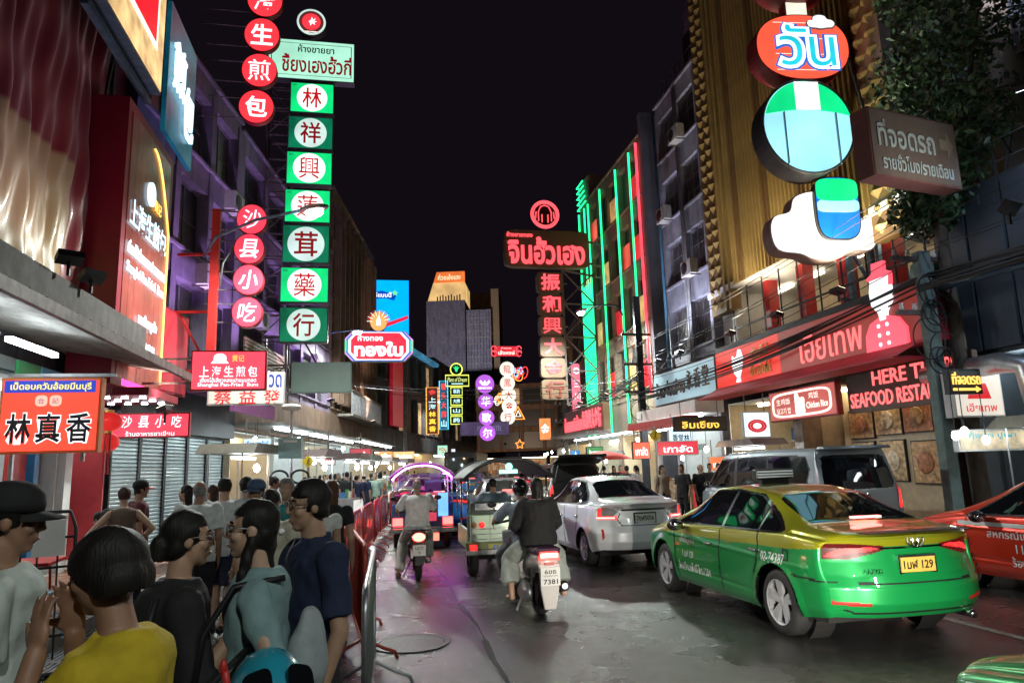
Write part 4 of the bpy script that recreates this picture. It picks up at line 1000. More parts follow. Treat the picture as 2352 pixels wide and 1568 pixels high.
Lr = glow('far_red_letters', (1, .05, .05), 1.1, 0, sample=False); Ly = glow('far_yellow_letters', (1, .6, .05), 1.1, 0, sample=False); Lc = glow('far_cyan_letters', (.5, .9, 1), 1.1, 0, sample=False)
vsign('vertical_sign', 'vertical brown sign outlined in orange neon with red, white and yellow characters', (979, 890, 1006, 996), 62, (1, .36, .06), (.08, .02, .015), [('金', Lr), ('上', Lc), ('海', Lc), ('林', Ly), ('真', Ly), ('香', Ly)])
vsign('vertical_sign', 'vertical sign outlined in cyan neon with red characters', (1009, 875, 1028, 986), 60, (.1, .7, 1), (.02, .1, .16), [('青', Lr), ('头', Lr), ('大', Lr), ('麻', Lr), ('山', Lc)])
t, w, h, y = board('round_sign', 'small round green leaf sign with yellow neon rim', 'sign', (1034, 834, 1061, 863), 60, .3, M_box, mat('black_sign_face', (.01, .02, .012), .4), 'disc')
b = MB(); b.tube([(p[0], y - .03, p[1]) for p in circle(h * .46, 28)], .05, 6, True); b.obj('neon_rim', glow('lime_neon', (.75, .85, .12), 1.3, 0), t)
shape(t, 'leaf_logo', [(math.cos(R(18 * k)) * h * (.34 if k % 2 == 0 else .14), math.sin(R(18 * k)) * h * (.34 if k % 2 == 0 else .14)) for k in range(1, 10)] + [(-.05, -.2 * h), (.05, -.2 * h)], y - .02, glow('leaf_green', (.03, .85, .25), 1.1, 0, sample=False))
t, w, h, y = board('neon_sign', 'black script sign outlined in lime neon', 'sign', (1023, 862, 1076, 887), 60, .3, M_box, mat('black_sign_face', (.01, .02, .012), .4))
b = MB(); b.tube([(-w / 2, y - .03, -h / 2), (w / 2, y - .03, -h / 2), (w / 2, y - .03, h / 2), (-w / 2, y - .03, h / 2)], .05, 6, True); b.obj('neon_rim', MATS['lime_neon'], t)
text(t, 'Plant of Dream', 0, h * .1, w * .85, h * .4, y - .02, glow('lime_letters', (.8, .9, .3), 1.0, 0, sample=False), shear=.3); shape(t, 'cyan_rule', [(-.25 * w, -.02 * h), (.25 * w, -.02 * h), (.25 * w, .06 * h), (-.25 * w, .06 * h)], y - .02, Lc, z=-.3 * h)
for i, (ch, d) in enumerate((('草药', 'top small lime edged box of the leaf shop column'), ('大麻', 'second small lime edged box of the leaf shop column'), ('山', 'third small lime edged box of the leaf shop column'), ('OPEN', 'bottom small lime edged box of the leaf shop column'))):
 t, w, h, y = board('neon_box', d, 'sign', (1035, 890 + i * 22, 1061, 908 + i * 22), 60, .3, M_box, mat('black_sign_face', (.01, .02, .012), .4), group='leaf shop neon boxes')
 b = MB(); b.tube([(-w / 2, y - .03, -h / 2), (w / 2, y - .03, -h / 2), (w / 2, y - .03, h / 2), (-w / 2, y - .03, h / 2)], .04, 6, True); b.obj('neon_rim', MATS['lime_neon'], t)
 text(t, ch if ch != 'OPEN' else '药', 0, 0, w * .6, h * .55, y - .02, Lc, bold=.02)
# mauve discs
E_mauve = glow('sign_mauve', (.42, .10, .62), .95, .12, .6)
for c, r, ch, d in (((1113, 882), 21.5, 'เบนคอน', 'top mauve disc with leaf mark of the hanging column'), ((1115, 922), 18, '华', 'second mauve disc of the hanging column'), ((1117, 959), 18, '歌', 'third mauve disc of the hanging column'), ((1119, 994), 18.5, '尔', 'bottom mauve disc of the hanging column')):
 t, w, h, y = board('disc_sign', d, 'sign', (c[0] - r, c[1] - r, c[0] + r, c[1] + r), 52, .3, mat('mauve_side', (.2, .05, .3), .5), E_mauve, 'disc', group='mauve disc signs', border=.01)
 if len(ch) > 1:
  text(t, 'BENICON', 0, -h * .22, w * .7, h * .13, y - .002, L_white, bold=.03)
  shape(t, 'leaf_mark', [(-.3 * w, .1 * h), (-.22 * w, .22 * h), (-.1 * w, .06 * h), (0, .2 * h), (.1 * w, .06 * h), (.22 * w, .22 * h), (.3 * w, .1 * h), (.12 * w, -.08 * h), (-.12 * w, -.08 * h)], y - .002, L_white)
 else: text(t, ch, 0, 0, w * .6, h * .6, y - .002, L_white, bold=.02)
# white scalloped discs with red characters, dragon and phoenix neon
E_sc = glow('sign_scallop', (.85, .80, .68), .95, .15, .8)
for k, (c, ch) in enumerate((((1164, 848), '龍'), ((1165, 880), '鳳'), ((1168, 907), '大'), ((1169, 932), '金'), ((1166, 958), '行'))):
 t, w, h, y = board('scalloped_sign', ['topmost', 'second', 'third', 'fourth', 'lowest'][k] + ' white scalloped disc with red character of the dragon gold shop', 'sign', (c[0] - 17, c[1] - 17, c[0] + 17, c[1] + 17), 66, .3, M_boxw, E_sc, [(.5 * math.cos(2 * PI * q / 48) * (1 + .07 * (q % 2)), .5 * math.sin(2 * PI * q / 48) * (1 + .07 * (q % 2))) for q in range(48)], group='white scalloped discs')
 text(t, ch, 0, 0, w * .5, h * .55, y - .003, L_red, bold=.012)
t, w, h, y = board('gold_shop_plaque', 'small red neon plaque with scroll ends above the white discs', 'sign', (1134, 795, 1191, 819), 66, .3, M_boxr, glow('plaque_red', (.75, .03, .05), .8, .1))
text(t, 'เล้งหงษ์', 0, -h * .12, w * .66, h * .42, y - .003, L_ww, bold=.02); text(t, 'ห้างทอง', 0, h * .3, w * .4, h * .16, y - .003, L_ww)
for sx in (-1, 1):
 b = MB(); b.tube([(sx * w / 2 + .25 * math.cos(a), y - .03, h * .22 * s_ + .28 * math.sin(a)) for s_ in (1, -1) for a in [2 * PI * q / 10 for q in range(10)]], .05, 6); b.obj('neon_scroll', L_neon, t)
def squiggle(name, label, c, Y, size, mats_):
 p = AY(c[0], c[1], Y); t = thing(name, label, 'neon sign', p, 0); rr = random.Random(int(c[0]))
 b = MB(); b.box(-size * .5, size * .5, .1, .2, -size * .05, size * .05); b.obj('backing_bar', M_dark, t)
 for k, m_ in enumerate(mats_):
  for q in range(3):
   a0 = rr.uniform(0, 6.3); b = MB(); s_ = size * rr.uniform(.25, .5); cx_, cz_ = rr.uniform(-.2, .2) * size, rr.uniform(-.25, .25) * size
   b.tube([(cx_ + s_ * math.cos(a0 + i * .4) * (1 - i * .05), -.02 * k, cz_ + s_ * .8 * math.sin(a0 + i * .4 * (1 + .2 * q))) for i in range(12)], size * .03, 5); b.obj('neon_curve', m_, t)
 return t
Nb, No, Nr = glow('neon_blue', (.1, .55, 1), 1.5, 0), glow('neon_orange', (1, .3, .05), 1.5, 0), glow('neon_red', (1, .04, .05), 1.4, 0)
squiggle('neon_dragon', 'curling blue and orange neon tubes right of the white discs', (1191, 856), 66, 1.5, [Nb, No, Nr])
squiggle('neon_phoenix', 'pale curling neon tubes left of the white discs', (1148, 915), 66, 1.4, [L_ww, No])
t = thing('neon_triangle', 'orange neon triangle at the foot of the white discs', 'neon sign', AY(1190, 950, 66))
b = MB(); b.tube([(-.6, 0, -.5), (.6, 0, -.5), (0, 0, .7)], .09, 6, True); b.obj('neon_outer', No, t); b = MB(); b.tube([(-.25, -.05, -.25), (.25, -.05, -.25), (0, -.05, .3)], .07, 6, True); b.obj('neon_inner', L_ww, t)
t = thing('neon_star', 'small orange neon star low over the far traffic', 'neon sign', AY(1194, 1020, 75))
b = MB(); b.tube([(math.cos(R(90 + 36 * k)) * (.5 if k % 2 == 0 else .25), 0, math.sin(R(90 + 36 * k)) * (.5 if k % 2 == 0 else .25)) for k in range(10)], .07, 6, True); b.obj('neon_outline', No, t); b = MB(); b.bar((0, .1, .3), (0, .1, 2.4), .05); b.obj('hanger', M_dark, t)
# far small boards
FB = [((870, 1036, 902, 1060), 46, (.95, .22, .05), 'ชุ่งเฮียง', 'small orange shop board far left over the crowd'), ((903, 1036, 952, 1058), 47, (.95, .45, .18), 'ฮั่วเซ่งฮง', 'pale orange shop board far left over the crowd'), ((803, 1029, 853, 1061), 29, (.42, .05, .07), 'ทองใบ', 'dull crimson hanging board with white letters over the crowd'), ((735, 1029, 771, 1068), 24, (.75, .66, .62), 'เซ่งเฮียง', 'white hanging board with red letters over the crowd'), ((1004, 1022, 1028, 1046), 58, (.4, .85, .6), 'YEN', 'tiny pale green shop board under the cyan vertical sign'), ((1036, 1030, 1046, 1064), 60, (.8, .85, 1), '药', 'tiny white vertical lightbox under the leaf shop column'), ((1238, 960, 1265, 1010), 90, (.9, .3, .1), '金', 'far orange poster panel on the end block'), ((1180, 1052, 1208, 1075), 70, (.5, .42, .3), 'ตั้ง', 'far beige board over the traffic'), ((1306, 832, 1314, 846), 46, (.1, .7, .9), '一', 'small cyan lamp board above the pink vertical sign'), ((1068, 1092, 1080, 1100), 80, (.9, .9, .8), '金', 'tiny lit board beyond the bus')]
for bb, Y, c, s_, d in FB:
 t, w, h, y = board('shop_board', d, 'sign', bb, Y, .25, M_box, glow('far_board_%d' % bb[0], c, .85, .2))
 text(t, s_, 0, 0, w * .75, h * .5, y - .004, L_white if c[1] < .5 else L_red, bold=.02)
 brace(t, [((0, .15, h / 2), (0, .15, h / 2 + .6))], .06)
# blue-violet banner across the street, pink vertical sign
t, w, h, y = board('street_banner', 'dim violet street banner behind the mauve discs', 'banner', (1057, 968, 1170, 1000), 56, .15, M_box, glow('violet_banner', (.10, .07, .16), .5, .3)); text(t, 'FIRST HOTEL', .1 * w, 0, w * .5, h * .35, y - .004, glow('violet_letters', (.3, .25, .45), .5, 0, sample=False))
t, w, h, y = board('vertical_sign', 'tall pink vertical sign with white characters right of the gold column', 'sign', (1311, 834, 1337, 962), 41, .3, M_boxr, glow('sign_pink', (.95, .18, .26), .95, .12, .7))
for k, ch in enumerate(('◎', '三', '川', '酒')): text(t, ch, 0, h * (.36 - .23 * k), w * .55, h * .12, y - .004, L_white, bold=.01)
for k in range(7):
 c = AY(1342 + 3 * (k % 2), 800 + k * 26, 41); t = thing('red_lantern', ['first', 'second', 'third', 'fourth', 'fifth', 'sixth', 'seventh'][k] + ' red lamp from the top of the string beside the pink sign', 'lantern', c, 0, 'red lamps beside the pink sign')
 b = MB(); b.ell((0, 0, 0), (.22, .22, .17), 10, 6); b.obj('lamp_globe', Nr, t, True); b = MB(); b.lathe([(.1, .16), (.1, .2)], 8); b.bar((0, 0, .18), (0, 0, .6), .02); b.obj('lamp_cap', M_dark, t)
# ---- gold shop sign column on the right
GY = 33.0
M_bronze = mat('bronze_sign_face', (.20, .125, .07), .45, .2, var=.15, scale=1.5, dirt=.2)
t, w, h, y = board('gold_shop_sign', 'big bronze gold shop sign with glowing red Thai lettering on the right', 'sign', (1158, 532, 1352, 616), GY, .4, M_bronze, M_bronze, 'round', n=9)
text(t, 'ห้างขายทอง', -w * .32, h * .36, w * .3, h * .13, y - .01, L_neon, .03, bold=.02); text(t, 'จินฮั้วเฮง', -.01 * w, -h * .06, w * .90, h * .74, y - .01, L_neon, .06, bold=.028)
brace(t, [((w * .5, .2, h * .3), (w * .5 + 1.6, 1.2, h * .3)), ((w * .5, .2, -h * .3), (w * .5 + 1.6, 1.2, -h * .3)), ((w * .2, .2, -h / 2), (w * .5 + 1.6, 1.2, -h * .3 - .6))], .09)
cs = AY(1250, 495, GY); t = thing('round_neon_sign', 'round red neon emblem on top of the big bronze sign', 'sign', cs)
rr_ = 34 * GY / FPX * 1.0
b = MB(); b.lathe([(rr_, -.1), (rr_, .1)], 36, Matrix.Rotation(PI / 2, 4, 'X')); b.obj('disc', mat('dark_sign_disc', (.03, .005, .008), .5), t)
for k, q in enumerate((1.0, .86)):
 b = MB(); b.tube([(p[0], -.15, p[1]) for p in circle(rr_ * q, 40)], .055 if k == 0 else .035, 6, True); b.obj('neon_ring', L_neon, t)
b = MB()
for sx in (-1, 1):
 b.tube([(sx * rr_ * .48, -.14, -rr_ * .5), (sx * rr_ * .48, -.14, rr_ * .2), (sx * rr_ * .3, -.14, rr_ * .6), (0, -.14, rr_ * .7)], .03, 6); b.tube([(sx * rr_ * .22, -.14, -rr_ * .6), (sx * rr_ * .22, -.14, 0)], .03, 6); b.tube([(sx * rr_ * .7, -.14, -rr_ * .3), (sx * rr_ * .65, -.14, rr_ * .2)], .03, 6)
b.obj('neon_emblem', L_neon, t); b = MB(); b.bar((0, .1, -rr_), (0, .1, -rr_ - .5), .12); b.obj('post', M_rust, t)
for (ch, bb), d in zip((('振', (1232, 627, 1290, 673)), ('和', (1235, 677, 1292, 723)), ('興', (1237, 727, 1293, 771)), ('大', (1239, 774, 1295, 820)), ('金', (1241, 823, 1297, 868)), ('行', (1243, 872, 1300, 918))), ('first', 'second', 'third', 'fourth', 'fifth', 'lowest, unlit')):
 t, w, h, y = board('square_sign', d + ' bronze square of the red character column on the right', 'sign', bb, GY, .35, M_bronze, M_bronze, 'round', n=7, group='bronze square signs')
 text(t, ch, .02, 0, w * .74, h * .82, y - .01, L_neon if ch != '行' else mat('unlit_red_letter', (.20, .03, .02), .5), .05, bold=.02)
 brace(t, [((w / 2, .1, 0), (w / 2 + .3, .1, 0))], .06)
c0 = AY(1304, 930, GY + .1)
t = thing('sign_scaffold', 'rusty cross braced frame behind the red character column on the right', 'scaffold', (c0.x, c0.y, c0.z))
b = MB(); hh = (AY(1290, 620, GY).z - c0.z); X2 = 1.75
b.bar((0, 0, 0), (0, 0, hh), .09); b.bar((X2, .3, 0), (X2, .3, hh), .08)
for k in range(4):
 z0, z1 = k * hh / 4, (k + 1) * hh / 4
 b.bar((0, 0, z0), (X2, .3, z1), .06); b.bar((0, 0, z1), (X2, .3, z0), .06); b.bar((0, 0, z0), (X2, .3, z0), .06)
b.obj('cross_brace', M_rust, t)
# gold shop fascia with red letters (ground floor)
t, w, h, y = wall_board('fascia_sign', 'gold shop fascia crowded with glowing red letters on the right', (11.5, 37.3), (11.5, 30.6), 3.25, 4.5, 1.3, .3, M_bronze, mat('dark_fascia', (.10, .03, .03), .5))
text(t, 'ห้างขายทองจินฮั้วเฮง', -w * .23, -.05, w * .48, h * .62, y - .02, L_neon, .05, bold=.02)
for k, ch in enumerate('振和興大金行'): text(t, ch, w * (.06 + .075 * k), 0, w * .062, h * .72, y - .02, L_neon, .05, bold=.02)
b = MB(); b.box(-w / 2, w / 2, -1.0, .1, -h / 2 - .12, -h / 2 - .02); b.obj('eave', M_rust, t)
# ---- right: white fascia of the dark shophouse
t, w, h, y = wall_board('fascia_sign', 'weathered pale blue fascia with brown raised letters left of the red fascia', (11.5, 26.6), (11.5, 21.3), 3.9, 5.15, .5, .2, M_brown, glow('sign_pale_blue_old', (.42, .60, .68), .42, .25, .8))
text(t, 'ร้านย่งเซียง', -w * .18, -.05, w * .5, h * .5, y - .02, mat('brown_letters', (.10, .03, .02), .5), .04, bold=.01)
for k, ch in enumerate('永香堂'): text(t, ch, w * (.14 + .12 * k), .05, w * .09, h * .55, y - .02, MATS['brown_letters'], .04, bold=.01)
b = MB(); b.box(-w / 2, w / 2, -.9, .1, -h / 2 - .62, -h / 2 - .2); b.obj('white_canopy', M_white, t)
b = MB(); b.box(-w / 2 + .6, w / 2 + .3, -1.5, -.95, -h / 2 - .98, -h / 2 - .72); b.obj('red_tarpaulin', M_red_paint, t)
for k in range(4):
 b = MB(); b.box(-w / 2 + .3 + k * 1.25, -w / 2 + 1.3 + k * 1.25, -.6, -.52, -h / 2 - .72, -h / 2 - .66); b.obj('canopy_tube', T_tube, t)
# ---- right: red restaurant fascia
t, w, h, y = wall_board('fascia_sign', 'long red and maroon restaurant fascia with Thai letters and chef figure', (11.5, 20.9), (11.5, 11.85), 3.95, 5.1, .55, .4, M_dkred, None)
b = MB(); b.box(-w / 2, -w * .095, -.215, -.202, -h / 2, h / 2); b.obj('red_face', glow('fascia_red', (.80, .035, .02), .62, .22, .7), t)
b = MB(); b.box(-w * .093, w / 2, -.215, -.202, -h / 2, h / 2); b.obj('maroon_face', glow('fascia_maroon', (.21, .028, .022), .72, .25, .6), t)
L_hot = glow('letter_hot_red', (1, .13, .13), 1.25, 0)
text(t, 'เฮียเทพ', w * .145, -.04, w * .265, h * .66, -.215, L_hot, .02, bold=.0)
text(t, 'ตันไข่', -w * .205, h * .22, w * .10, h * .30, -.215, mat('gold_letters', (.6, .4, .12), .35, .5), .03, bold=.02); text(t, 'ข้าวมันไก่', -w * .205, -h * .2, w * .12, h * .30, -.215, MATS['gold_letters'], .03, bold=.02)
hen = [(-.12, -.42), (.1, -.42), (.06, -.3), (.2, -.1), (.3, .18), (.2, .4), (.08, .44), (.02, .28), (-.12, .2), (-.24, .3), (-.28, .05), (-.18, -.18), (-.05, -.3)]
shape(t, 'hen_emblem', [(p[0] * h, p[1] * h) for p in hen], -.215, L_white, .03, -w * .345, 0)
# chef figure: white head, red cap, red jacket with buttons
hx = w * .365
shape(t, 'chef_jacket', [(-.62, -.56), (.62, -.56), (.62, -.2), (.42, .05), (.12, .14), (-.12, .14), (-.42, .05), (-.6, -.2)], -.215, glow('jacket_red', (1, .09, .13), 1.0, 0), .07, hx, 0)
shape(t, 'chef_head', [(-.09, .08), (.09, .08), (.12, .25), (.3, .45), (.33, .75), (.27, 1.02), (-.27, 1.02), (-.33, .75), (-.3, .45), (-.12, .25)], -.222, glow('head_white', (.85, .88, .9), .95, 0), .07, hx, -.02)
shape(t, 'chef_cap', [(-.3, 1.0), (.34, 1.0), (.3, .78), (.36, .8), (.38, 1.06), (.2, 1.14), (.22, 1.34), (-.14, 1.36), (-.16, 1.14), (-.36, 1.06)], -.23, MATS['jacket_red'], .08, hx, -.02)
for k in range(3):
 for sx in (-.14, .12): shape(t, 'chef_button', circle(.045, 10), -.3, L_white, .01, hx + sx, -.45 + .2 * k)
b = MB(); b.box(-w / 2 + .1, w / 2 - .2, -1.0, -.2, -h / 2 - .34, -h / 2 - .30)
b.add([(-w / 2 + .1, -1.0, -h / 2 - .34), (w / 2 - .2, -1.0, -h / 2 - .34), (w / 2 - .2, -.25, -h / 2 + .04), (-w / 2 + .1, -.25, -h / 2 + .04)], [(0, 1, 2, 3)]); b.obj('red_awning', mat('red_awning_canvas', (.42, .015, .035), .6, var=.25, scale=3), t)
b = MB(); b.bar((-w / 2, -.1, h / 2 + .1), (w / 2, -.1, h / 2 + .1), .16); b.obj('top_gutter', M_dark, t)
# seafood lettering under the awning
t, w, h, y = wall_board('restaurant_sign', 'brown board with red English seafood lettering under the awning', (11.5, 15.4), (11.5, 11.6), 2.75, 3.7, .12, .12, mat('brown_board', (.11, .065, .05), .5), None)
text(t, 'SEAFOOD RESTAURANT', .0, -h * .2, w * .94, h * .36, -.065, L_hot, .02, bold=.01); text(t, 'HERE THEP', w * .06, h * .28, w * .62, h * .34, -.065, L_hot, .02, bold=.01)
t, w, h, y = wall_board('restaurant_sign', 'pink chicken rice board with white neon scroll outline', (11.5, 18.6), (11.5, 15.55), 2.75, 3.6, .3, .15, M_boxr, glow('chicken_board', (.50, .10, .085), .65, .2))
b = MB(); b.tube([(p[0], -.1, p[1]) for p in superell(w * .86, h * .74, 5, 40)], .03, 6, True); b.obj('neon_outline', L_ww, t)
text(t, '生鸡饭', -w * .26, h * .12, w * .22, h * .2, y - .004, L_ww); text(t, '닭고기 밥', -w * .26, -h * .18, w * .22, h * .2, y - .004, L_ww)
text(t, '鸡饭', w * .2, h * .18, w * .14, h * .2, y - .004, L_ww); text(t, 'Chicken Rice', w * .24, -h * .1, w * .3, h * .2, y - .004, L_ww, bold=.02)
for q in range(10): shape(t, 'rice_curl', circle(.1, 12), y - .002 - .002 * (q % 3), L_ww, .004, -.02 + .13 * (q % 3 - 1), -.2 + .13 * (q // 3))
# hanging white panels and boards on right shops
HB = [((1705, 945, 1767, 1005), 17.5, glow('panel_white', (.72, .86, .9), .85, .12), '◎', L_red, 'square white hanging lightbox below the pale fascia'),
   ((1628, 1047, 1680, 1080), 20.5, glow('panel_orange', (.85, .18, .06), .6, .2), 'เตาถ่าน', L_white, 'orange paper lamp board beside the white hanging lightbox'),
   ((1534, 985, 1590, 1022), 22.0, glow('panel_ice', (.66, .86, .98), .85, .1), '香堂林', L_black, 'framed white board with three black characters'),
   ((1508, 1012, 1603, 1045), 21.6, glow('panel_crimson', (.68, .045, .07), .7, .15), 'เกาลัด', L_white, 'crimson chestnut stall banner under the framed white board'),
   ((1546, 956, 1668, 990), 21.0, mat('dark_wood_board', (.05, .04, .035), .5), 'ลิมเซียง', L_gold, 'dark board with gold Thai letters above the shop'),
   ((1452, 1014, 1492, 1054), 24.5, glow('panel_scarlet', (.92, .10, .05), .8, .15), 'เกาลัด', L_white, 'square scarlet chestnut sign hung on the pole'),
   ((1346, 1025, 1385, 1048), 30.0, glow('panel_leaf', (.05, .25, .08), .6, .15), 'ร้านขายยา', L_white, 'small green pharmacy board over the red parasol')]
for bb, Y, f_, s_, lm, d in HB:
 t, w, h, y = board('hanging_sign', d, 'sign', bb, Y, .1, M_boxw if 'white' in d else M_dark, f_)
 text(t, s_, 0, -h * .05, w * .7, h * .5, y - .004, lm, bold=.02)
 brace(t, [((-w * .35, 0, h / 2), (-w * .35, 0, h / 2 + .5)), ((w * .35, 0, h / 2), (w * .35, 0, h / 2 + .5))], .02)
# parking signs
t, w, h, y = board('parking_sign', 'large brown parking box sign with pale Thai lettering and arrow at upper right', 'sign', (1962, 276, 2202, 426), 10.2, .35, mat('brown_pink_box', (.17, .08, .075), .5, dirt=.3), mat('brown_sign_face', (.155, .125, .105), .5, var=.1), rz=R(11))
Lg = mat('pale_grey_letters', (.42, .52, .52), .5)
text(t, 'ที่จอดรถ', -w * .1, h * .14, w * .64, h * .4, y - .004, Lg, .01, bold=.015); text(t, 'รายชั่วโมง/รายเดือน', 0, -h * .27, w * .80, h * .24, y - .004, Lg, .01, bold=.015)
shape(t, 'arrow', [(-.09 * w, .08 * h), (.0, .08 * h), (.0, .2 * h), (.075 * w, 0), (.0, -.2 * h), (.0, -.08 * h), (-.09 * w, -.08 * h)], y - .004, mat('khaki_arrow', (.24, .22, .17), .5), .008, w * .37, h * .13)
for q in (-.3, .0, .3):
 b = MB(); b.ell((q * w, 0, h / 2 + .06), (.05, .05, .05), 8, 6); b.obj('bulb', M_white, t)
t, w, h, y = board('parking_sign', 'small black parking board with amber neon letters and arrow', 'sign', (2173, 848, 2248, 905), 11.0, .12, M_dark, mat('black_sign_face', (.01, .02, .012), .4))
Na = glow('amber_letters', (1, .55, .10), 1.1, 0); text(t, 'ที่จอดรถ', 0, h * .12, w * .85, h * .5, y - .01, Na, .02, bold=.01); shape(t, 'arrow', [(-.42 * w, .05 * h), (.28 * w, .05 * h), (.28 * w, .12 * h), (.42 * w, 0), (.28 * w, -.12 * h), (.28 * w, -.05 * h), (-.42 * w, -.05 * h)], y - .004, Na, .02, 0, -h * .32)
t, w, h, y = board('hanging_sign', 'white restaurant panel with red jacket mark behind the black parking board', 'sign', (2178, 850, 2290, 958), 11.6, .25, M_boxw, glow('panel_cream', (.62, .56, .48), .75, .15))
text(t, 'เฮียเทพ', .02 * w, -h * .3, w * .62, h * .18, y - .004, L_red, bold=.01); shape(t, 'jacket_mark', [(-.24 * w, -.12 * h), (.24 * w, -.12 * h), (.16 * w, .2 * h), (-.16 * w, .2 * h)], y - .004, L_red, .006)
# ---- right: tall lightbox column (plain ovals, disc and cloud) on a blue steel tower
PY = 14.2; rzs = R(-6)
E_or = glow('oval_orange_red', (.92, .10, .05), .9, .12, .8)
t, w, h, y = board('oval_sign', 'orange red oval lightbox with cyan Thai letters high on the right', 'sign', (1733, 50, 1930, 196), PY, .55, M_boxr, E_or, 'round', rzs, n=2.3)
text(t, 'วัน', .03 * w, 0, w * .70, h * .74, y - .004, glow('letter_outline_blue', (.02, .12, .5), .8, 0, sample=False), .02, bold=.10); text(t, 'วัน', .03 * w, 0, w * .66, h * .70, y - .026, L_white, .02, bold=.06); text(t, 'วัน', .03 * w, 0, w * .58, h * .62, y - .05, glow('letter_teal', (.02, .55, .68), .85, .2, sample=False), .02, bold=.0)
for k in range(4): shape(t, 'pale_stripe', [(-.3 * w, 0), (.3 * w, 0), (.3 * w, .012), (-.3 * w, .012)], y - .002, L_ww, .003, 0, h * (-.36 + .24 * k))
t, w, h, y = board('oval_sign', 'orange red oval lightbox cut off by the top edge at right', 'sign', (1738, -110, 1892, 16), PY, .55, M_boxr, E_or, 'round', rzs, n=2.3)
text(t, 'มื้อ', 0, 0, w * .6, h * .6, y - .02, L_white, .02, bold=.06)
t, w, h, y = board('link_plate', 'small pale plate joining the two oval lightboxes', 'sign', (1798, 14, 1846, 48), PY, .3, M_boxr, glow('plate_pale', (.75, .74, .6), .85, .2), rz=rzs)
cl = [(-.5, -.15), (-.42, -.4), (-.2, -.45), (.0, -.5), (.22, -.42), (.42, -.38), (.5, -.1), (.4, .12), (.24, .2), (.14, .44), (-.08, .5), (-.26, .36), (-.3, .12), (-.46, .06)]
def smooth_poly(p, n=4):
 out = []
 for i in range(len(p)):
  p0, p1, p2, p3 = p[i - 1], p[i], p[(i + 1) % len(p)], p[(i + 2) % len(p)]
  for k in range(n):
   s_ = k / n
   out.append(tuple(.5 * ((2 * p1[a]) + (-p0[a] + p2[a]) * s_ + (2 * p0[a] - 5 * p1[a] + 4 * p2[a] - p3[a]) * s_ ** 2 + (-p0[a] + 3 * p1[a] - 3 * p2[a] + p3[a]) * s_ ** 3) for a in (0, 1)))
 return out
t, w, h, y = board('cloud_mark', 'tiny white cloud lightbox at the shoulder of the oval sign', 'sign', (1850, 38, 1912, 72), PY - .3, .15, M_boxw, glow('cloud_white_small', (.85, .86, .85), .9, .05), smooth_poly(cl), rzs)
t, w, h, y = board('round_lightbox', 'large round pale blue lightbox with green upper cap on the right', 'sign', (1745, 198, 1940, 410), PY, .6, mat('black_box_side', (.012, .012, .016), .5), glow('lightbox_sky', (.30, .70, .85), .95, .3, .5), 'disc', rzs)
cap = [(h * .47 * math.cos(R(a)) * (w / h), h * .47 * math.sin(R(a))) for a in range(14, 167, 6)] + [(w * (-.46 + .92 * q / 10), h * (.12 + .05 * math.sin(PI * q / 10))) for q in range(11)]
shape(t, 'green_cap', cap, y - .002, glow('lightbox_green', (.005, .68, .22), .9, .25, 1.0), .03)
b = MB(); b.box(-w * .12, w * .14, y - .05, y - .034, h * .165, h * .462); b.obj('white_stripe', glow('lightbox_white', (.85, .86, .88), .95, .08), t)
b = MB()
for q in (-.26, .30): b.box(w * q - .012, w * q + .012, y - .06, y - .003, -h * .40, h * .14)
b.obj('panel_seam', mat('seam_grey', (.2, .3, .34), .5), t)
b = MB(); b.tube([(p[0], y, p[1]) for p in superell(w * .985, h * .985, 2, 48)], .035, 6, True); b.obj('rim', M_box, t)
t, w, h, y = board('square_lightbox', 'rounded lightbox with green upper and blue lower half under the round one', 'sign', (1872, 410, 1966, 553), PY + .05, .22, mat('black_box_side', (.012, .012, .016), .5), glow('lightbox_blue', (.01, .17, .72), .9, .2, 1.0), 'round', rzs, n=3.5)
b = MB(); b.prism([(p[0] * .94, p[1]) for p in superell(w, h * .36, 4, 32)], y - .03, y - .002, Matrix.Translation((0, 0, h * .28))); b.obj('green_band', MATS['lightbox_green'], t)
b = MB(); b.prism([(p[0] * .94, p[1]) for p in superell(w, h * .2, 4, 32)], y - .026, y - .002, Matrix.Translation((0, 0, h * .03))); b.obj('pale_band', MATS['lightbox_sky'], t)
t, w, h, y = board('cloud_lightbox', 'big glowing white cloud lightbox above the restaurant at right', 'sign', (1768, 446, 2012, 602), PY + .3, .42, mat('dull_pink_side', (.28, .2, .19), .5), glow('cloud_white', (.86, .86, .80), .95, .08, .9), smooth_poly([(p[0], p[1]) for p in [(-.5, -.1), (-.45, -.36), (-.26, -.42), (-.14, -.5), (.06, -.48), (.18, -.38), (.36, -.36), (.44, -.16), (.5, .04), (.3, .1), (.16, .16), (.1, .34), (-.06, .5), (-.26, .42), (-.32, .2), (-.46, .12)]]), rzs)
ct = AY(1978, 330, PY + 1.0)
t = thing('sign_tower', 'blue steel lattice tower carrying the tall lightbox column', 'scaffold', (ct.x, ct.y, 0))
b = MB()
for xx in (-.45, .45):
 for yy in (-.4, .4): b.bar((xx, yy, 5.2), (xx, yy, 16), .13)
for k in range(6):
 z = 5.4 + k * 1.75
 b.bar((-.45, -.4, z), (.45, -.4, z), .1); b.bar((-.45, -.4, z), (.45, -.4, z + 1.75), .07); b.bar((.45, -.4, z), (1.4, .4, z + 1.2), .08); b.bar((.45, .4, z), (-.45, .4, z + 1.75), .07); b.bar((.45, -.4, z), (2.2, .3, z), .09)
 b.bar((-.45, -.4, z), (-1.6, -.7, z), .06)
b.obj('lattice', M_blue_steel, t)
b = MB()
for k in range(6): b.box(.3, .62, -.5, -.42, 5.3 + k * 1.75, 5.65 + k * 1.75)
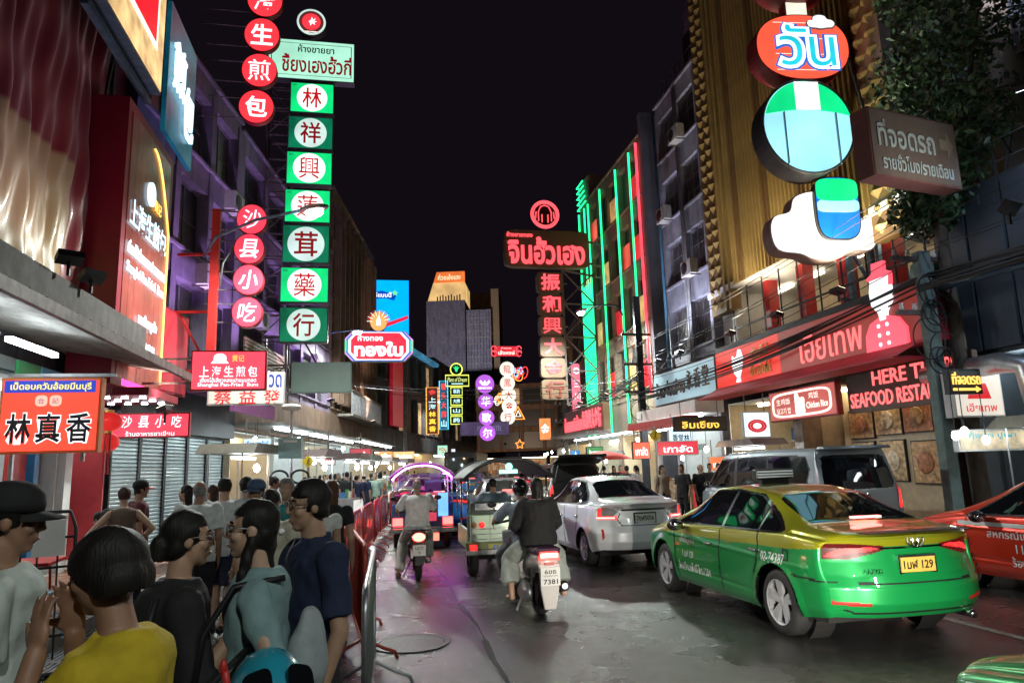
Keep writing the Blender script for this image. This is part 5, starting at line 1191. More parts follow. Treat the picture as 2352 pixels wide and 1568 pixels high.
b.obj('gusset_plate', M_blue_steel, t)
# ============================================================ vehicles
def paint(name, col, metal=.35, rough=.28):
 if name in MATS: return MATS[name]
 m, nt, b = _new(name)
 b.inputs['Base Color'].default_value = (*col, 1); b.inputs['Metallic'].default_value = metal; b.inputs['Roughness'].default_value = rough
 b.inputs['Coat Weight'].default_value = 1.0; b.inputs['Coat Roughness'].default_value = .03
 tc = nt.nodes.new('ShaderNodeTexCoord'); nz = nt.nodes.new('ShaderNodeTexNoise'); nz.inputs['Scale'].default_value = 5; nz.inputs['Detail'].default_value = 6
 nt.links.new(tc.outputs['Object'], nz.inputs['Vector'])
 mr = nt.nodes.new('ShaderNodeMapRange'); mr.inputs['To Min'].default_value = rough - .06; mr.inputs['To Max'].default_value = rough + .12
 nt.links.new(nz.outputs['Fac'], mr.inputs['Value']); nt.links.new(mr.outputs['Result'], b.inputs['Roughness'])
 MATS[name] = m; return m
P_green = paint('taxi_green', (.008, .30, .07)); P_yellow = paint('taxi_yellow', (.33, .33, .012)); P_white = paint('silver_white', (.82, .84, .88), .1)
P_red = paint('taxi_red', (.75, .04, .012)); P_van = paint('van_silver', (.30, .34, .38), .6); P_black = paint('car_black', (.01, .01, .012), .2); P_blue = paint('taxi_blue', (.01, .16, .5)); P_pink = paint('taxi_pink', (.6, .05, .22))
M_cglass, nt, b = _new('tinted_car_glass'); b.inputs['Base Color'].default_value = (.006, .007, .009, 1); b.inputs['Roughness'].default_value = .035; b.inputs['Specular IOR Level'].default_value = .7
M_tyre = mat('tyre_rubber', (.018, .018, .018), .75, var=.25, scale=30, bump=.2, bscale=60)
M_chrome = mat('chrome', (.75, .76, .78), .12, 1.0, var=.05)
M_alloy = mat('alloy_rim', (.66, .67, .70), .3, .45, var=.08)
M_plast = mat('black_trim', (.012, .012, .013), .45, var=.2)
M_under = mat('underbody', (.008, .008, .008), .9, var=.2)
T_tail = glow('tail_lamp_lit', (1, .03, .03), 1.3, .6, 14, base=(.3, .01, .01)); T_taild = glow('tail_lamp_glass', (.5, .01, .012), .08, .5, 9, base=(.06, .003, .004))
T_brake = glow('brake_strip', (1, .16, .14), 5, 0)
M_clear = mat('lamp_clear', (.45, .42, .42), .15, .3, var=.2)
M_ref = glow('bumper_reflector', (.6, .01, .01), .14, 0, base=(.3, .01, .01))  # light returned by the reflector put in as faint glow
M_plate_y = mat('plate_yellow', (.62, .42, .08), .5, var=.1); M_plate_w = mat('plate_white', (.72, .72, .70), .5, var=.06)
def catmull(P, n):
 P = np.array(P, float); out = []
 Q = np.vstack([2 * P[0] - P[1], P, 2 * P[-1] - P[-2]])
 for i in range(1, len(Q) - 2):
  p0, p1, p2, p3 = Q[i - 1], Q[i], Q[i + 1], Q[i + 2]
  for k in range(n):
   s = k / n
   out.append(.5 * (2 * p1 + (p2 - p0) * s + (2 * p0 - 5 * p1 + 4 * p2 - p3) * s * s + (3 * p1 - p0 - 3 * p2 + p3) * s ** 3))
 out.append(Q[-2]); return np.array(out)
def smooth1(a, k):
 if k < 1: return a
 ker = np.ones(2 * k + 1) / (2 * k + 1); p = np.pad(a, k, mode='edge'); return np.convolve(p, ker, 'valid')
def inpoly(x, y, poly):
 r = np.zeros(x.shape, bool); n = len(poly)
 for i in range(n):
  (x0, y0), (x1, y1) = poly[i], poly[(i + 1) % n]
  c = ((y0 > y) != (y1 > y)); 
  with np.errstate(divide='ignore', invalid='ignore'): r ^= c & (x < (x1 - x0) * (y - y0) / (y1 - y0 + 1e-12) + x0)
 return r
def nearline(x, y, pts, w):
 r = np.zeros(x.shape, bool)
 for (a, b) in zip(pts[:-1], pts[1:]):
  ax, ay = a; bx, by = b; L2 = (bx - ax) ** 2 + (by - ay) ** 2
  t = np.clip(((x - ax) * (bx - ax) + (y - ay) * (by - ay)) / L2, 0, 1)
  r |= (x - ax - t * (bx - ax)) ** 2 + (y - ay - t * (by - ay)) ** 2 < w * w
 return r
class CarShape:
 def __init__(s, d): s.d = d
 def sect(s, y):
  d = s.d; f = lambda k: np.interp(y, *zip(*d[k]))
  return f('top'), f('belt'), f('low'), f('half')
def build_car(name, label, d, mats, loc, rz, group=None, ny=260, nv=14):
 """body shell swept through cross-sections; glass, lamps, gaps and trim are cut out of the shell as parts of their own"""
 L, t = d['L'], thing(name, label, d.get('cat', 'car'), (loc[0], loc[1], 0), rz, group)
 ys = np.linspace(-L / 2, L / 2, ny + 1)
 def prof(k, sm): a = np.interp(ys, *zip(*d[k])); return smooth1(a, max(1, int(sm / (L / ny))))
 top, belt, low, half = prof('top', .07), prof('belt', .1), prof('low', .08), prof('half', .07)
 wr = prof('roofw', .08)
 NV = None; S = []
 for i in range(ny + 1):
  w, zt, zb, zl = half[i], top[i], belt[i], low[i]
  zb = min(zb, zt - .02); g = min(1, max(0, (zt - zb - .05) / .28)); g = g * g * (3 - 2 * g)
  xe = (1 - g) * (.84 * w) + g * min(wr[i], w * .9); ze = (1 - g) * (zb + (zt - zb) * .72) + g * (zt - .06)
  zm = zl + (zb - zl) * .42
  P = [(w * .93, zl), (w * .985, zl + .1), (w * 1.0, zm), (w * .995, zm + (zb - zm) * .55), (w * .968, zb - .012), (w * (.93 if g > .3 else .9), zb + .022)]
  P += [((w * .93 * .5 + xe * .5) + .012 * g, (zb + .02) * .5 + ze * .5), (xe, ze), (xe * .86, ze + (zt - ze) * .62), (xe * .45, zt - .008), (0, zt)]
  S.append(catmull(P, nv))
 S = np.array(S); NV = S.shape[1]
 X, Z = S[:, :, 0], S[:, :, 1]; Y = np.repeat(ys[:, None], NV, 1)
 W = half[:, None]
 def endk(y, e, ln): k = np.clip((e * y - (L / 2 - ln)) / ln, 0, 1); return k * k
 ry = lambda z: np.interp(z, *zip(*d['rear'])); fy = lambda z: np.interp(z, *zip(*d['front']))
 def shift(X, Y, Z, Wm):
  q = np.abs(X) / Wm
  return Y + endk(Y, -1, .55) * (d['rplan'] * q ** 3 + ry(Z)) - endk(Y, 1, .6) * (d['fplan'] * q ** 3 + fy(Z))
 # arch lips
 for ay in d['axles']:
  r = np.hypot(Y - ay, Z - d['wr']); X = X + np.where(Z < belt[:, None], .016 * np.exp(-((r - d['wr'] - .06) / .05) ** 2), 0)
 if d.get('crease'):
  for (z0, y0, y1, amp) in d['crease']: X = X + amp * np.exp(-((Z - z0 - .03 * (Y - y0)) / .018) ** 2) * (Y > y0) * (Y < y1)
 Ys = shift(X, Y, Z, W)
 verts = []; faces = []
 full = np.concatenate([-X, X[:, ::-1][:, 1:]], 1); fY = np.concatenate([Ys, Ys[:, ::-1][:, 1:]], 1); fZ = np.concatenate([Z, Z[:, ::-1][:, 1:]], 1); fY0 = np.concatenate([Y, Y[:, ::-1][:, 1:]], 1)
 NF = full.shape[1]
 V = np.stack([full, fY, fZ], -1).reshape(-1, 3)
 ii, jj = np.meshgrid(np.arange(ny), np.arange(NF - 1), indexing='ij'); a = ii * NF + jj
 F = np.stack([a, a + 1, a + NF + 1, a + NF], -1).reshape(-1, 4)[:, ::-1]
 kindf = np.zeros(len(F), int)
 # caps
 nc = 90
 caps = []
 for (row, e) in ((0, -1), (ny, 1)):
  xs = np.linspace(-1, 1, nc + 1); cx = X[row][:, None] * xs[None, :]; cz = np.repeat(Z[row][:, None], nc + 1, 1); cy = np.full(cx.shape, ys[row])
  cy = shift(cx, cy, cz, np.full(cx.shape, half[row]))
  base = len(V); V = np.vstack([V, np.stack([cx, cy, cz], -1).reshape(-1, 3)])
  i2, j2 = np.meshgrid(np.arange(NV - 1), np.arange(nc), indexing='ij'); b_ = base + i2 * (nc + 1) + j2
  q = np.stack([b_, b_ + 1, b_ + nc + 2, b_ + nc + 1], -1).reshape(-1, 4)
  F = np.vstack([F, q if e < 0 else q[:, ::-1]]); kindf = np.concatenate([kindf, np.full(len(q), 1 if e < 0 else 2)])
 C = V[F].mean(1); x, y, z = C[:, 0], C[:, 1], C[:, 2]; ax_ = np.abs(x)
 e1 = V[F[:, 2]] - V[F[:, 0]]; e2 = V[F[:, 3]] - V[F[:, 1]]; N = np.cross(e1, e2); N /= np.linalg.norm(N, axis=1)[:, None] + 1e-9
 side = (np.abs(N[:, 0]) > .55); part = np.array(['body'] * len(F), dtype=object)
 zmid = np.interp(y, *zip(*d['belt']))
 part[(z > d['split'](y)) if d.get('split') else np.zeros(len(F), bool)] = 'upper'
 for k, poly in enumerate(d['sidewin']):
  part[side & inpoly(y, z, d['wintrim'][k]) & (z > zmid - .03)] = 'trim'
 for k, poly in enumerate(d['sidewin']):
  m = side & inpoly(y, z, poly) & (z > zmid - .02); part[m & (x < 0)] = 'wl%d' % k; part[m & (x > 0)] = 'wr%d' % k
 edge = np.interp(y, *zip(*d['roofw']))
 m = (~side) & inpoly(y, ax_, d['rearglass']) & (kindf == 0) & (y < 0) if d.get('rearglass') else np.zeros(len(F), bool); part[m] = 'rear_window'
 m = (~side) & inpoly(y, ax_, d['frontglass']) & (kindf == 0) & (y > 0); part[m] = 'windscreen'
 rear = (kindf == 1) | ((y < -L / 2 + .5) & (kindf == 0))
 for (pn, poly) in d['rearparts']:
  part[rear & (N[:, 1] < -.25) & inpoly(ax_, z, poly)] = pn
 for (pn, poly) in d.get('sideparts', []): part[side & inpoly(y, z, poly)] = pn
 solid = (part == 'body') | (part == 'upper')
 for ln in d['gaps_side']: part[side & solid & nearline(y, z, ln, .0085)] = 'gap'
 for ln in d['gaps_rear']: part[rear & (N[:, 1] < -.2) & nearline(ax_, z, ln, .008)] = 'gap'
 for (pn, poly) in d.get('frontparts', []): part[((kindf == 2) | (y > L / 2 - .5)) & (N[:, 1] > .2) & inpoly(ax_, z, poly)] = pn
 keep = np.ones(len(F), bool)
 for ay in d['axles']: keep &= ~((np.hypot(y - ay, z - d['wr']) < d['wr'] + .055) & (z < zmid - .06) & (ax_ > .45))
 def emit(nm, sel, m_, inset=0, parent=t, smooth=True):
  idx = np.where(sel & keep)[0]
  if not len(idx): return None
  f = F[idx]; u, inv = np.unique(f, return_inverse=True); vv = V[u].copy()
  if inset:
   nn = np.zeros_like(vv); np.add.at(nn, inv.reshape(-1), np.repeat(N[idx], 4, 0)); nn /= np.linalg.norm(nn, axis=1)[:, None] + 1e-9; vv = vv - nn * inset
  me = bpy.data.meshes.new(nm); me.from_pydata([tuple(q) for q in vv], [], [tuple(q) for q in inv.reshape(-1, 4)])
  me.materials.append(m_); me.polygons.foreach_set('use_smooth', [True] * len(me.polygons)); me.update()
  return mesh_obj(nm, me, parent)
 body = emit('body', (part == 'body'), mats['body'])
 if (part == 'upper').any(): emit('upper_body', part == 'upper', mats['upper'])
 pg_ = emit('panel_gap', part == 'gap', M_plast, .004); pg_ and tag(pg_, kind='stuff'); emit('window_trim', part == 'trim', mats.get('trim', M_plast), .001)
 for k in range(len(d['sidewin'])):
  emit('side_window', part == 'wl%d' % k, M_cglass, .006); emit('side_window', part == 'wr%d' % k, M_cglass, .006)
 emit('rear_window', part == 'rear_window', M_cglass, .004); emit('windscreen', part == 'windscreen', M_cglass, .004)
 for pn in dict.fromkeys([p for p, _ in d['rearparts']] + [p for p, _ in d.get('sideparts', [])] + [p for p, _ in d.get('frontparts', [])]):
  mm = mats.get(pn, {'tail_light': T_tail, 'tail_dark': T_taild, 'brake_strip': T_brake, 'chrome_strip': M_chrome, 'reflector': M_ref, 'lower_trim': M_plast, 'clear_lamp': M_clear, 'rear_window': M_cglass, 'head_light': M_clear, 'grille': M_plast}.get(pn, M_plast))
  if pn in ('tail_light', 'brake_strip', 'reflector', 'clear_lamp', 'tail_dark', 'head_light'):
   for sg in (-1, 1): emit(pn, (part == pn) & (x * sg > 0), mm, -.004 if 'strip' in pn else 0)
  else: emit(pn, part == pn, mm, -.004 if pn == 'chrome_strip' else .002)
 # underbody and arch liners
 u = MB(); u.box(-half.max() * .86, half.max() * .86, -L / 2 + .35, L / 2 - .35, d['wr'] * .72, d['wr'] + .18); u.obj('underbody', M_under, t)
 # wheels
 R0 = d['wr']; key = ('wheel', R0, d.get('spokes', 10))
 if key not in _TXT:
  ty = MB(); tw = .205; prof_ = [(R0 * .69, -tw / 2), (R0 * .8, -tw / 2 - .006), (R0 * .95, -tw / 2 + .012), (R0, -tw / 2 + .04), (R0, tw / 2 - .04), (R0 * .95, tw / 2 - .012), (R0 * .8, tw / 2 + .006), (R0 * .69, tw / 2)]
  ty.lathe(prof_, 40, Matrix.Rotation(PI / 2, 4, 'Y'), cap=False); tme = ty.mesh('tyre', M_tyre, True)
  rm = MB(); ri = R0 * .69
  rm.lathe([(ri, -.10), (ri + .006, -.095), (ri - .012, -.085), (ri - .02, .08)], 36, Matrix.Rotation(-PI / 2, 4, 'Y'), cap=False)
  n = d.get('spokes', 10)
  for k in range(n):
   a0 = 2 * PI * (k // 2) / (n // 2) + (.16 if k % 2 else -.16)
   M = Matrix.Rotation(a0, 4, 'X')
   rm.add([(.075, -.018, .04), (.075, .018, .04), (.088, .026, ri - .01), (.088, -.026, ri - .01), (.035, -.02, .04), (.035, .02, .04), (.05, .028, ri - .01), (.05, -.028, ri - .01)], [(0, 1, 2, 3), (7, 6, 5, 4), (0, 4, 5, 1), (1, 5, 6, 2), (2, 6, 7, 3), (3, 7, 4, 0)], M)
  rm.lathe([(.055, .03), (.055, .075), (.03, .082)], 16, Matrix.Rotation(PI / 2, 4, 'Y')); rme = rm.mesh('rim', M_alloy)
  bd = MB(); bd.lathe([(ri * .8, .0), (ri * .8, .02)], 24, Matrix.Rotation(PI / 2, 4, 'Y')); bme = bd.mesh('brake_disc', M_under)
  _TXT[key] = (tme, rme, bme)
 tme, rme, bme = _TXT[key]
 for ay in d['axles']:
  for sg in (-1, 1):
   wx = sg * (half.max() - .125)
   w_ = mesh_obj('wheel', tme, t, (wx, ay, R0), (0, 0, 0 if sg > 0 else PI)); w_.name = 'wheel'
   mesh_obj('rim', rme, w_); mesh_obj('brake_disc', bme, w_, (0, 0, 0))
   ln = MB(); ln.lathe([(R0 + .06, -.2), (R0 + .06, .02)], 28, Matrix.Translation((wx - sg * .08, ay, R0)) @ Matrix.Rotation(sg * PI / 2, 4, 'Y'), cap=False); ln.obj('arch_liner', M_under, t)
 # mirrors, handles
 for sg in (-1, 1):
  my, mz = d['mirror']; hw = np.interp(my, *zip(*d['half']))
  m_ = MB(); m_.ell((sg * (hw + .10), my, mz), (.11, .085, .075), 14, 10); m_.bar((sg * (hw - .04), my + .02, mz - .05), (sg * (hw + .06), my, mz - .03), .05, .03)
  o = m_.obj('mirror', mats.get('mirror', M_plast), t, True)
  g = MB(); g.ell((sg * (hw + .10), my - .045, mz), (.09, .05, .058), 12, 8); g.obj('mirror_glass', M_chrome, o, True)
  for (hy, hz) in d['handles']:
   hw2 = np.interp(hy, *zip(*d['half'])); h_ = MB(); h_.tube([(sg * (hw2 - .02), hy - .1, hz), (sg * (hw2 + .022), hy - .07, hz), (sg * (hw2 + .022), hy + .07, hz), (sg * (hw2 - .02), hy + .1, hz)], .014, 8); h_.obj('door_handle', mats.get('handle', M_chrome), t, True)
 px, pz, pw, phh = d['plate']; yb = float(-L / 2 + ry(pz)) - .012
 p_ = MB(); p_.box(-pw / 2 - .02, pw / 2 + .02, yb - .008, yb + .05, pz - phh / 2 - .02, pz + phh / 2 + .02); po = p_.obj('number_plate', mats.get('plate_rim', M_chrome), t)
 p_ = MB(); p_.box(-pw / 2, pw / 2, yb - .014, yb - .009, pz - phh / 2, pz + phh / 2); p_.obj('plate_sheet', mats.get('plate', M_plate_w), po)
 if mats.get('plate_text'): text(po, mats['plate_text'], 0, pz, pw * .86, phh * .6, yb - .015, M_plast, .002, bold=.02)
 t['_half'] = 1
 def side_text(body, yc, zc, w, h, m_, sg=-1, bold=.01):
  me = text_mesh(body, w, h, 0, m_, bold)
  co = np.empty(len(me.vertices) * 3); me.vertices.foreach_get('co', co); co = co.reshape(-1, 3)
  yy = yc - co[:, 0] * 1.0 if sg < 0 else yc + co[:, 0]; zz = zc + co[:, 2]
  new = np.zeros_like(co)
  row = np.clip(((yy + L / 2) / L * ny).astype(int), 0, ny)
  for q in range(len(co)):
   zs = Z[row[q]]; k = np.argmax(zs > zz[q]); k = max(k, 1)
   fr = (zz[q] - zs[k - 1]) / max(zs[k] - zs[k - 1], 1e-5); xx = X[row[q]][k - 1] + fr * (X[row[q]][k] - X[row[q]][k - 1])
   new[q] = (sg * (xx + .004), yy[q], zz[q])
  me.vertices.foreach_set('co', new.reshape(-1)); me.update(); return mesh_obj('lettering', me, t)
 return t, side_text, yb
# ---- saloon taxi shape
TAXI = dict(L=4.63, axles=(-1.335, 1.365), wr=.317, rplan=.24, fplan=.42, plate=(0, .745, .36, .13), mirror=(.72, .93), handles=((.02, .76), (-.98, .79)), spokes=10,
 top=[(-2.32, 1.0), (-2.25, 1.03), (-2.1, 1.055), (-1.72, 1.075), (-1.60, 1.10), (-.92, 1.365), (-.5, 1.425), (0, 1.435), (.35, 1.40), (1.2, 1.0), (1.5, .95), (2.0, .82), (2.25, .70), (2.32, .62)],
 belt=[(-2.32, .93), (-1.6, .975), (0, .93), (1.2, .90), (2.0, .76), (2.32, .55)], low=[(-2.32, .30), (-1.9, .27), (-1.4, .2), (1.4, .2), (2.0, .22), (2.32, .28)],
 half=[(-2.32, .80), (-2.1, .85), (-1.7, .885), (0, .89), (1.4, .89), (1.9, .86), (2.2, .78), (2.32, .70)], roofw=[(-2.32, .62), (-1.6, .60), (-.9, .555), (.3, .55), (1.2, .64), (2.3, .6)],
 rear=[(.2, .16), (.33, .05), (.42, .0), (.56, .0), (.66, .05), (.78, .085), (.9, .10), (.97, .06), (1.02, .0), (1.3, .0)], front=[(.2, .06), (.45, 0), (.62, .06), (.8, .1), (1, .1)],
 sidewin=[[(.92, .955), (.30, 1.335), (-.19, 1.36), (-.19, .975)], [(-.27, .975), (-.27, 1.36), (-.72, 1.32), (-.98, 1.21), (-.98, .995)], [(-1.02, .995), (-1.02, 1.19), (-1.34, 1.03), (-1.33, 1.005)]],
 wintrim=[[(1.02, .93), (.32, 1.36), (-.19, 1.385), (-.19, .955)], [(-.19, .955), (-.19, 1.385), (-.75, 1.345), (-1.0, 1.235), (-1.0, .97)], [(-1.0, .97), (-1.0, 1.235), (-1.45, 1.02), (-1.40, .985)]],
 rearglass=[(-1.62, 0), (-1.60, .60), (-1.02, .53), (-.93, .40), (-.90, 0)], frontglass=[(1.14, 0), (1.02, .64), (.40, .50), (.36, 0)],
 rearparts=[('tail_dark', [(.27, .885), (.60, .80), (.95, .79), (.95, .94), (.60, .94), (.3, .915)]), ('tail_light', [(.34, .886), (.62, .845), (.72, .82), (.78, .82), (.74, .865), (.62, .90), (.4, .905)]), ('chrome_strip', [(0, .885), (.34, .885), (.34, .902), (0, .902)]), ('reflector', [(.52, .405), (.80, .415), (.80, .45), (.52, .435)])],
 sideparts=[('tail_dark', [(-2.4, .80), (-2.05, .87), (-1.98, .91), (-2.1, .94), (-2.4, .94)])],
 frontparts=[('head_light', [(.4, .62), (.75, .68), (.75, .78), (.45, .72)]), ('grille', [(0, .32), (.5, .32), (.6, .48), (0, .52)])],
 gaps_side=[[(1.0, .93), (.98, .5), (.9, .28)], [(-.23, .95), (-.2, .5), (-.24, .28)], [(-1.02, .97), (-1.05, .8), (-.95, .55)], [(-1.65, .62), (-2.3, .60)], [(-1.5, .84), (-1.58, .84), (-1.58, .74), (-1.5, .74), (-1.5, .84)]],
 gaps_rear=[[(0, .595), (.58, .60)], [(0, .34), (.62, .34), (.7, .37)]], crease=[(.70, -1.9, 1.2, .010), (.36, -.95, .95, -.012)], split=lambda y: np.interp(y, [-2.4, -1.7, 0, 1.3, 2.4], [.925, .865, .815, .80, .70]))
def star_logo(t, y, z, r, poly, name='badge'):
 b = MB(); b.prism([(p[0] * r, p[1] * r + z) for p in poly], y - .012, y); return b.obj(name, M_chrome, t)
def taxi_roof_sign(t, z=1.435, y=-.05):
 b = MB(); b.box(-.26, .26, y - .05, y + .05, z + .045, z + .17); o = b.obj('roof_sign', M_plast, t, bevel=.02)
 for k in range(3):
  q = MB(); q.box(-.24, .24, y - .056, y - .051, z + .065 + k * .033, z + .083 + k * .033); q.obj('sign_bar', mat('sign_bar_grey', (.3, .36, .38), .3), o)
 b = MB(); b.box(-.18, .18, y - .04, y + .04, z - .02, z + .045); b.obj('sign_foot', M_plast, o)
def place(rear, front, d):
 """pose a car from the ground points of its left rear and left front wheel"""
 v = Vector((front[0] - rear[0], front[1] - rear[1])); u = v.normalized(); a = math.atan2(u.y, u.x) - PI / 2
 hw = max(p[1] for p in d['half']) - .03; rx = d['axles'][0]
 side = Vector((u.y, -u.x))
 c = Vector(rear) + side * hw - u * rx
 return (c.x, c.y), a
ring = circle(1, 24)
loc, a = place((3.96, 6.78), (3.90, 9.47), TAXI)
t, st, yb = build_car('taxi', 'green and yellow taxi saloon braking in the nearest lane', TAXI, dict(body=P_green, upper=P_yellow, handle=M_chrome, plate=M_plate_y, plate_text='1มฬ 129', trim=M_chrome), loc, a, ny=300, nv=16)
Wl = mat('white_lettering', (.75, .78, .78), .5)
st('แท็กซี่บุคคล', .62, .735, .40, .10, Wl); st('1 มฬ 129', .60, .575, .30, .085, Wl); st('ร้องเรียนแท็กซี่ โทร.1584', .46, .42, .85, .11, Wl); st('02-74387', -1.32, .745, .42, .10, Wl)
taxi_roof_sign(t)
b = MB(); b.tube([(p[0] * .085, yb + .02 - .03, .955 + p[1] * .06) for p in ring], .009, 6, True); b.tube([(p[0] * .05, yb - .01, .965 + p[1] * .035) for p in ring], .008, 6, True); b.tube([(p[0] * .028, yb - .01, .952 + p[1] * .055) for p in ring], .008, 6, True); b.obj('badge', M_chrome, t)
text(t, 'ALTIS', -.46, .70, .16, .035, yb - .01, M_chrome, .006); text(t, 'G', .50, .70, .03, .035, yb - .01, M_chrome, .006)
b = MB(); b.box(-.16, .16, -1.66, -1.60, 1.115, 1.135); b.obj('high_brake_lamp', T_brake, t)
b = MB(); b.box(-.55, .55, -2.335, -2.2, 1.035, 1.045); b.obj('boot_lip', M_plast, t)
b = MB(); b.tube([(.55, -2.05, .27), (.55, -2.24, .27)], .035, 10); b.obj('exhaust_pipe', M_chrome, t, True)
# red taxi at the right edge, nose to the left
loc2, a2 = place((7.75, 5.9), (7.55, 8.6), TAXI)
t, st, yb = build_car('taxi', 'red taxi with white door stripe at the right edge', TAXI, dict(body=P_red, upper=P_red, plate=M_plate_y), loc2, a2, ny=220, nv=12)
b = MB(); 
st('สหกรณ์แท็กซี่กาญจนาภิเษก จำกัด', -.25, .72, 1.9, .13, Wl); st('11ฬ 4822', .05, .565, .55, .11, Wl); st('ร้องเรียนแท็กซี่ โทร.1584', -.2, .41, 1.2, .12, Wl)
st('▬', .35, .835, 1.55, .05, Wl); st('▬', -1.0, .845, 1.0, .05, Wl)
taxi_roof_sign(t)
# green taxi whose nose enters the picture at the lower right corner (lit headlamps)
loc3 = (3.2, .95); a3 = R(-3)
t, st, yb = build_car('taxi', 'green taxi nose reflecting signs in the lower right corner', TAXI, dict(body=P_green, upper=P_green, head_light=glow('head_lamp_lit', (1, .93, .82), 12, 0)), loc3, a3, ny=200, nv=12)
for sg in (-1, 1):
 ld = bpy.data.lights.new('head_lamp', 'SPOT'); ld.energy = 380; ld.color = (1, .92, .80); ld.spot_size = R(75); ld.spot_blend = .8; ld.shadow_soft_size = .06
 lo = bpy.data.objects.new('head_lamp_light', ld); link(lo, t); lo.location = (sg * .6, 2.38, .66); lo.rotation_euler = (R(88), 0, 0)
# white saloon
SEDAN = dict(TAXI); 
def scaled(d, sy, sx, sz, **kw):
 e = dict(d)
 for k in ('top', 'belt', 'low'): e[k] = [(p[0] * sy, p[1] * sz) for p in d[k]]
 for k in ('half', 'roofw'): e[k] = [(p[0] * sy, p[1] * sx) for p in d[k]]
 for k in ('rear', 'front'): e[k] = [(p[0] * sz, p[1]) for p in d[k]]
 for k in ('sidewin', 'wintrim', 'gaps_side'): e[k] = [[(p[0] * sy, p[1] * sz) for p in q] for q in d[k]]
 for k in ('rearglass', 'frontglass'): e[k] = [(p[0] * sy, p[1] * sx) for p in d[k]] if d[k] else None
 e['gaps_rear'] = [[(p[0] * sx, p[1] * sz) for p in q] for q in d['gaps_rear']]
 e['rearparts'] = [(n, [(p[0] * sx, p[1] * sz) for p in q]) for n, q in d['rearparts']]; e['frontparts'] = [(n, [(p[0] * sx, p[1] * sz) for p in q]) for n, q in d['frontparts']]
 e['sideparts'] = [(n, [(p[0] * sy, p[1] * sz) for p in q]) for n, q in d['sideparts']]
 e['L'] = d['L'] * sy; e['axles'] = tuple(q * sy for q in d['axles']); e['mirror'] = (d['mirror'][0] * sy, d['mirror'][1] * sz); e['handles'] = tuple((p[0] * sy, p[1] * sz) for p in d['handles'])
 e['crease'] = None; e['split'] = None; e['plate'] = (0, d['plate'][1] * sz, d['plate'][2], d['plate'][3]); e.update(kw); return e
SEDAN = scaled(TAXI, .935, .945, 1.05, wr=.295, rearparts=[('clear_lamp', [(.44, .93), (.62, .80), (.86, .80), (.86, 1.0), (.6, 1.0)]), ('tail_light', [(.44, .80), (.86, .80), (.86, 1.01), (.73, 1.01), (.70, .99), (.70, .86), (.48, .86)]), ('brake_strip', [(.50, .825), (.80, .825), (.80, .985), (.76, .985), (.76, .85), (.50, .85)]), ('chrome_strip', [(0, .945), (.40, .945), (.40, .97), (0, .97)]), ('reflector', [(.70, .48), (.73, .48), (.73, .66), (.70, .66)])],
 sideparts=[('tail_light', [(-2.3, .86), (-1.95, .88), (-1.9, .98), (-2.3, 1.0)])], gaps_rear=[[(0, .70), (.40, .70), (.47, .80), (.42, .9)]], plate=(0, .82, .36, .14))
SEDAN['gaps_side'] = SEDAN['gaps_side'][:3]
loc, a = place((3.58, 12.35), (3.48, 14.85), SEDAN)
t, st, yb = build_car('saloon_car', 'silver white saloon with angular red tail lamps ahead of the scooter', SEDAN, dict(body=P_white, plate_rim=M_plast, plate_text='7ขฬ5056'), loc, a, ny=260, nv=14)
star_logo(t, yb + .01, 1.04, .05, [(0, 1), (.3, .45), (0, 0), (-.3, .45)]); star_logo(t, yb + .01, 1.04, .05, [(0, 0), (.55, -.05), (.85, -.55), (.3, -.5)], 'badge'); star_logo(t, yb + .01, 1.04, .05, [(0, 0), (-.55, -.05), (-.85, -.55), (-.3, -.5)], 'badge')
b = MB(); b.tube([(0.05, -.75, 1.49), (.05, -.82, 1.56)], .008, 6); b.obj('aerial', M_plast, t)
text(t, 'ATTRAGE', -.48, 1.0, .2, .03, yb + .0, M_plast, .004)
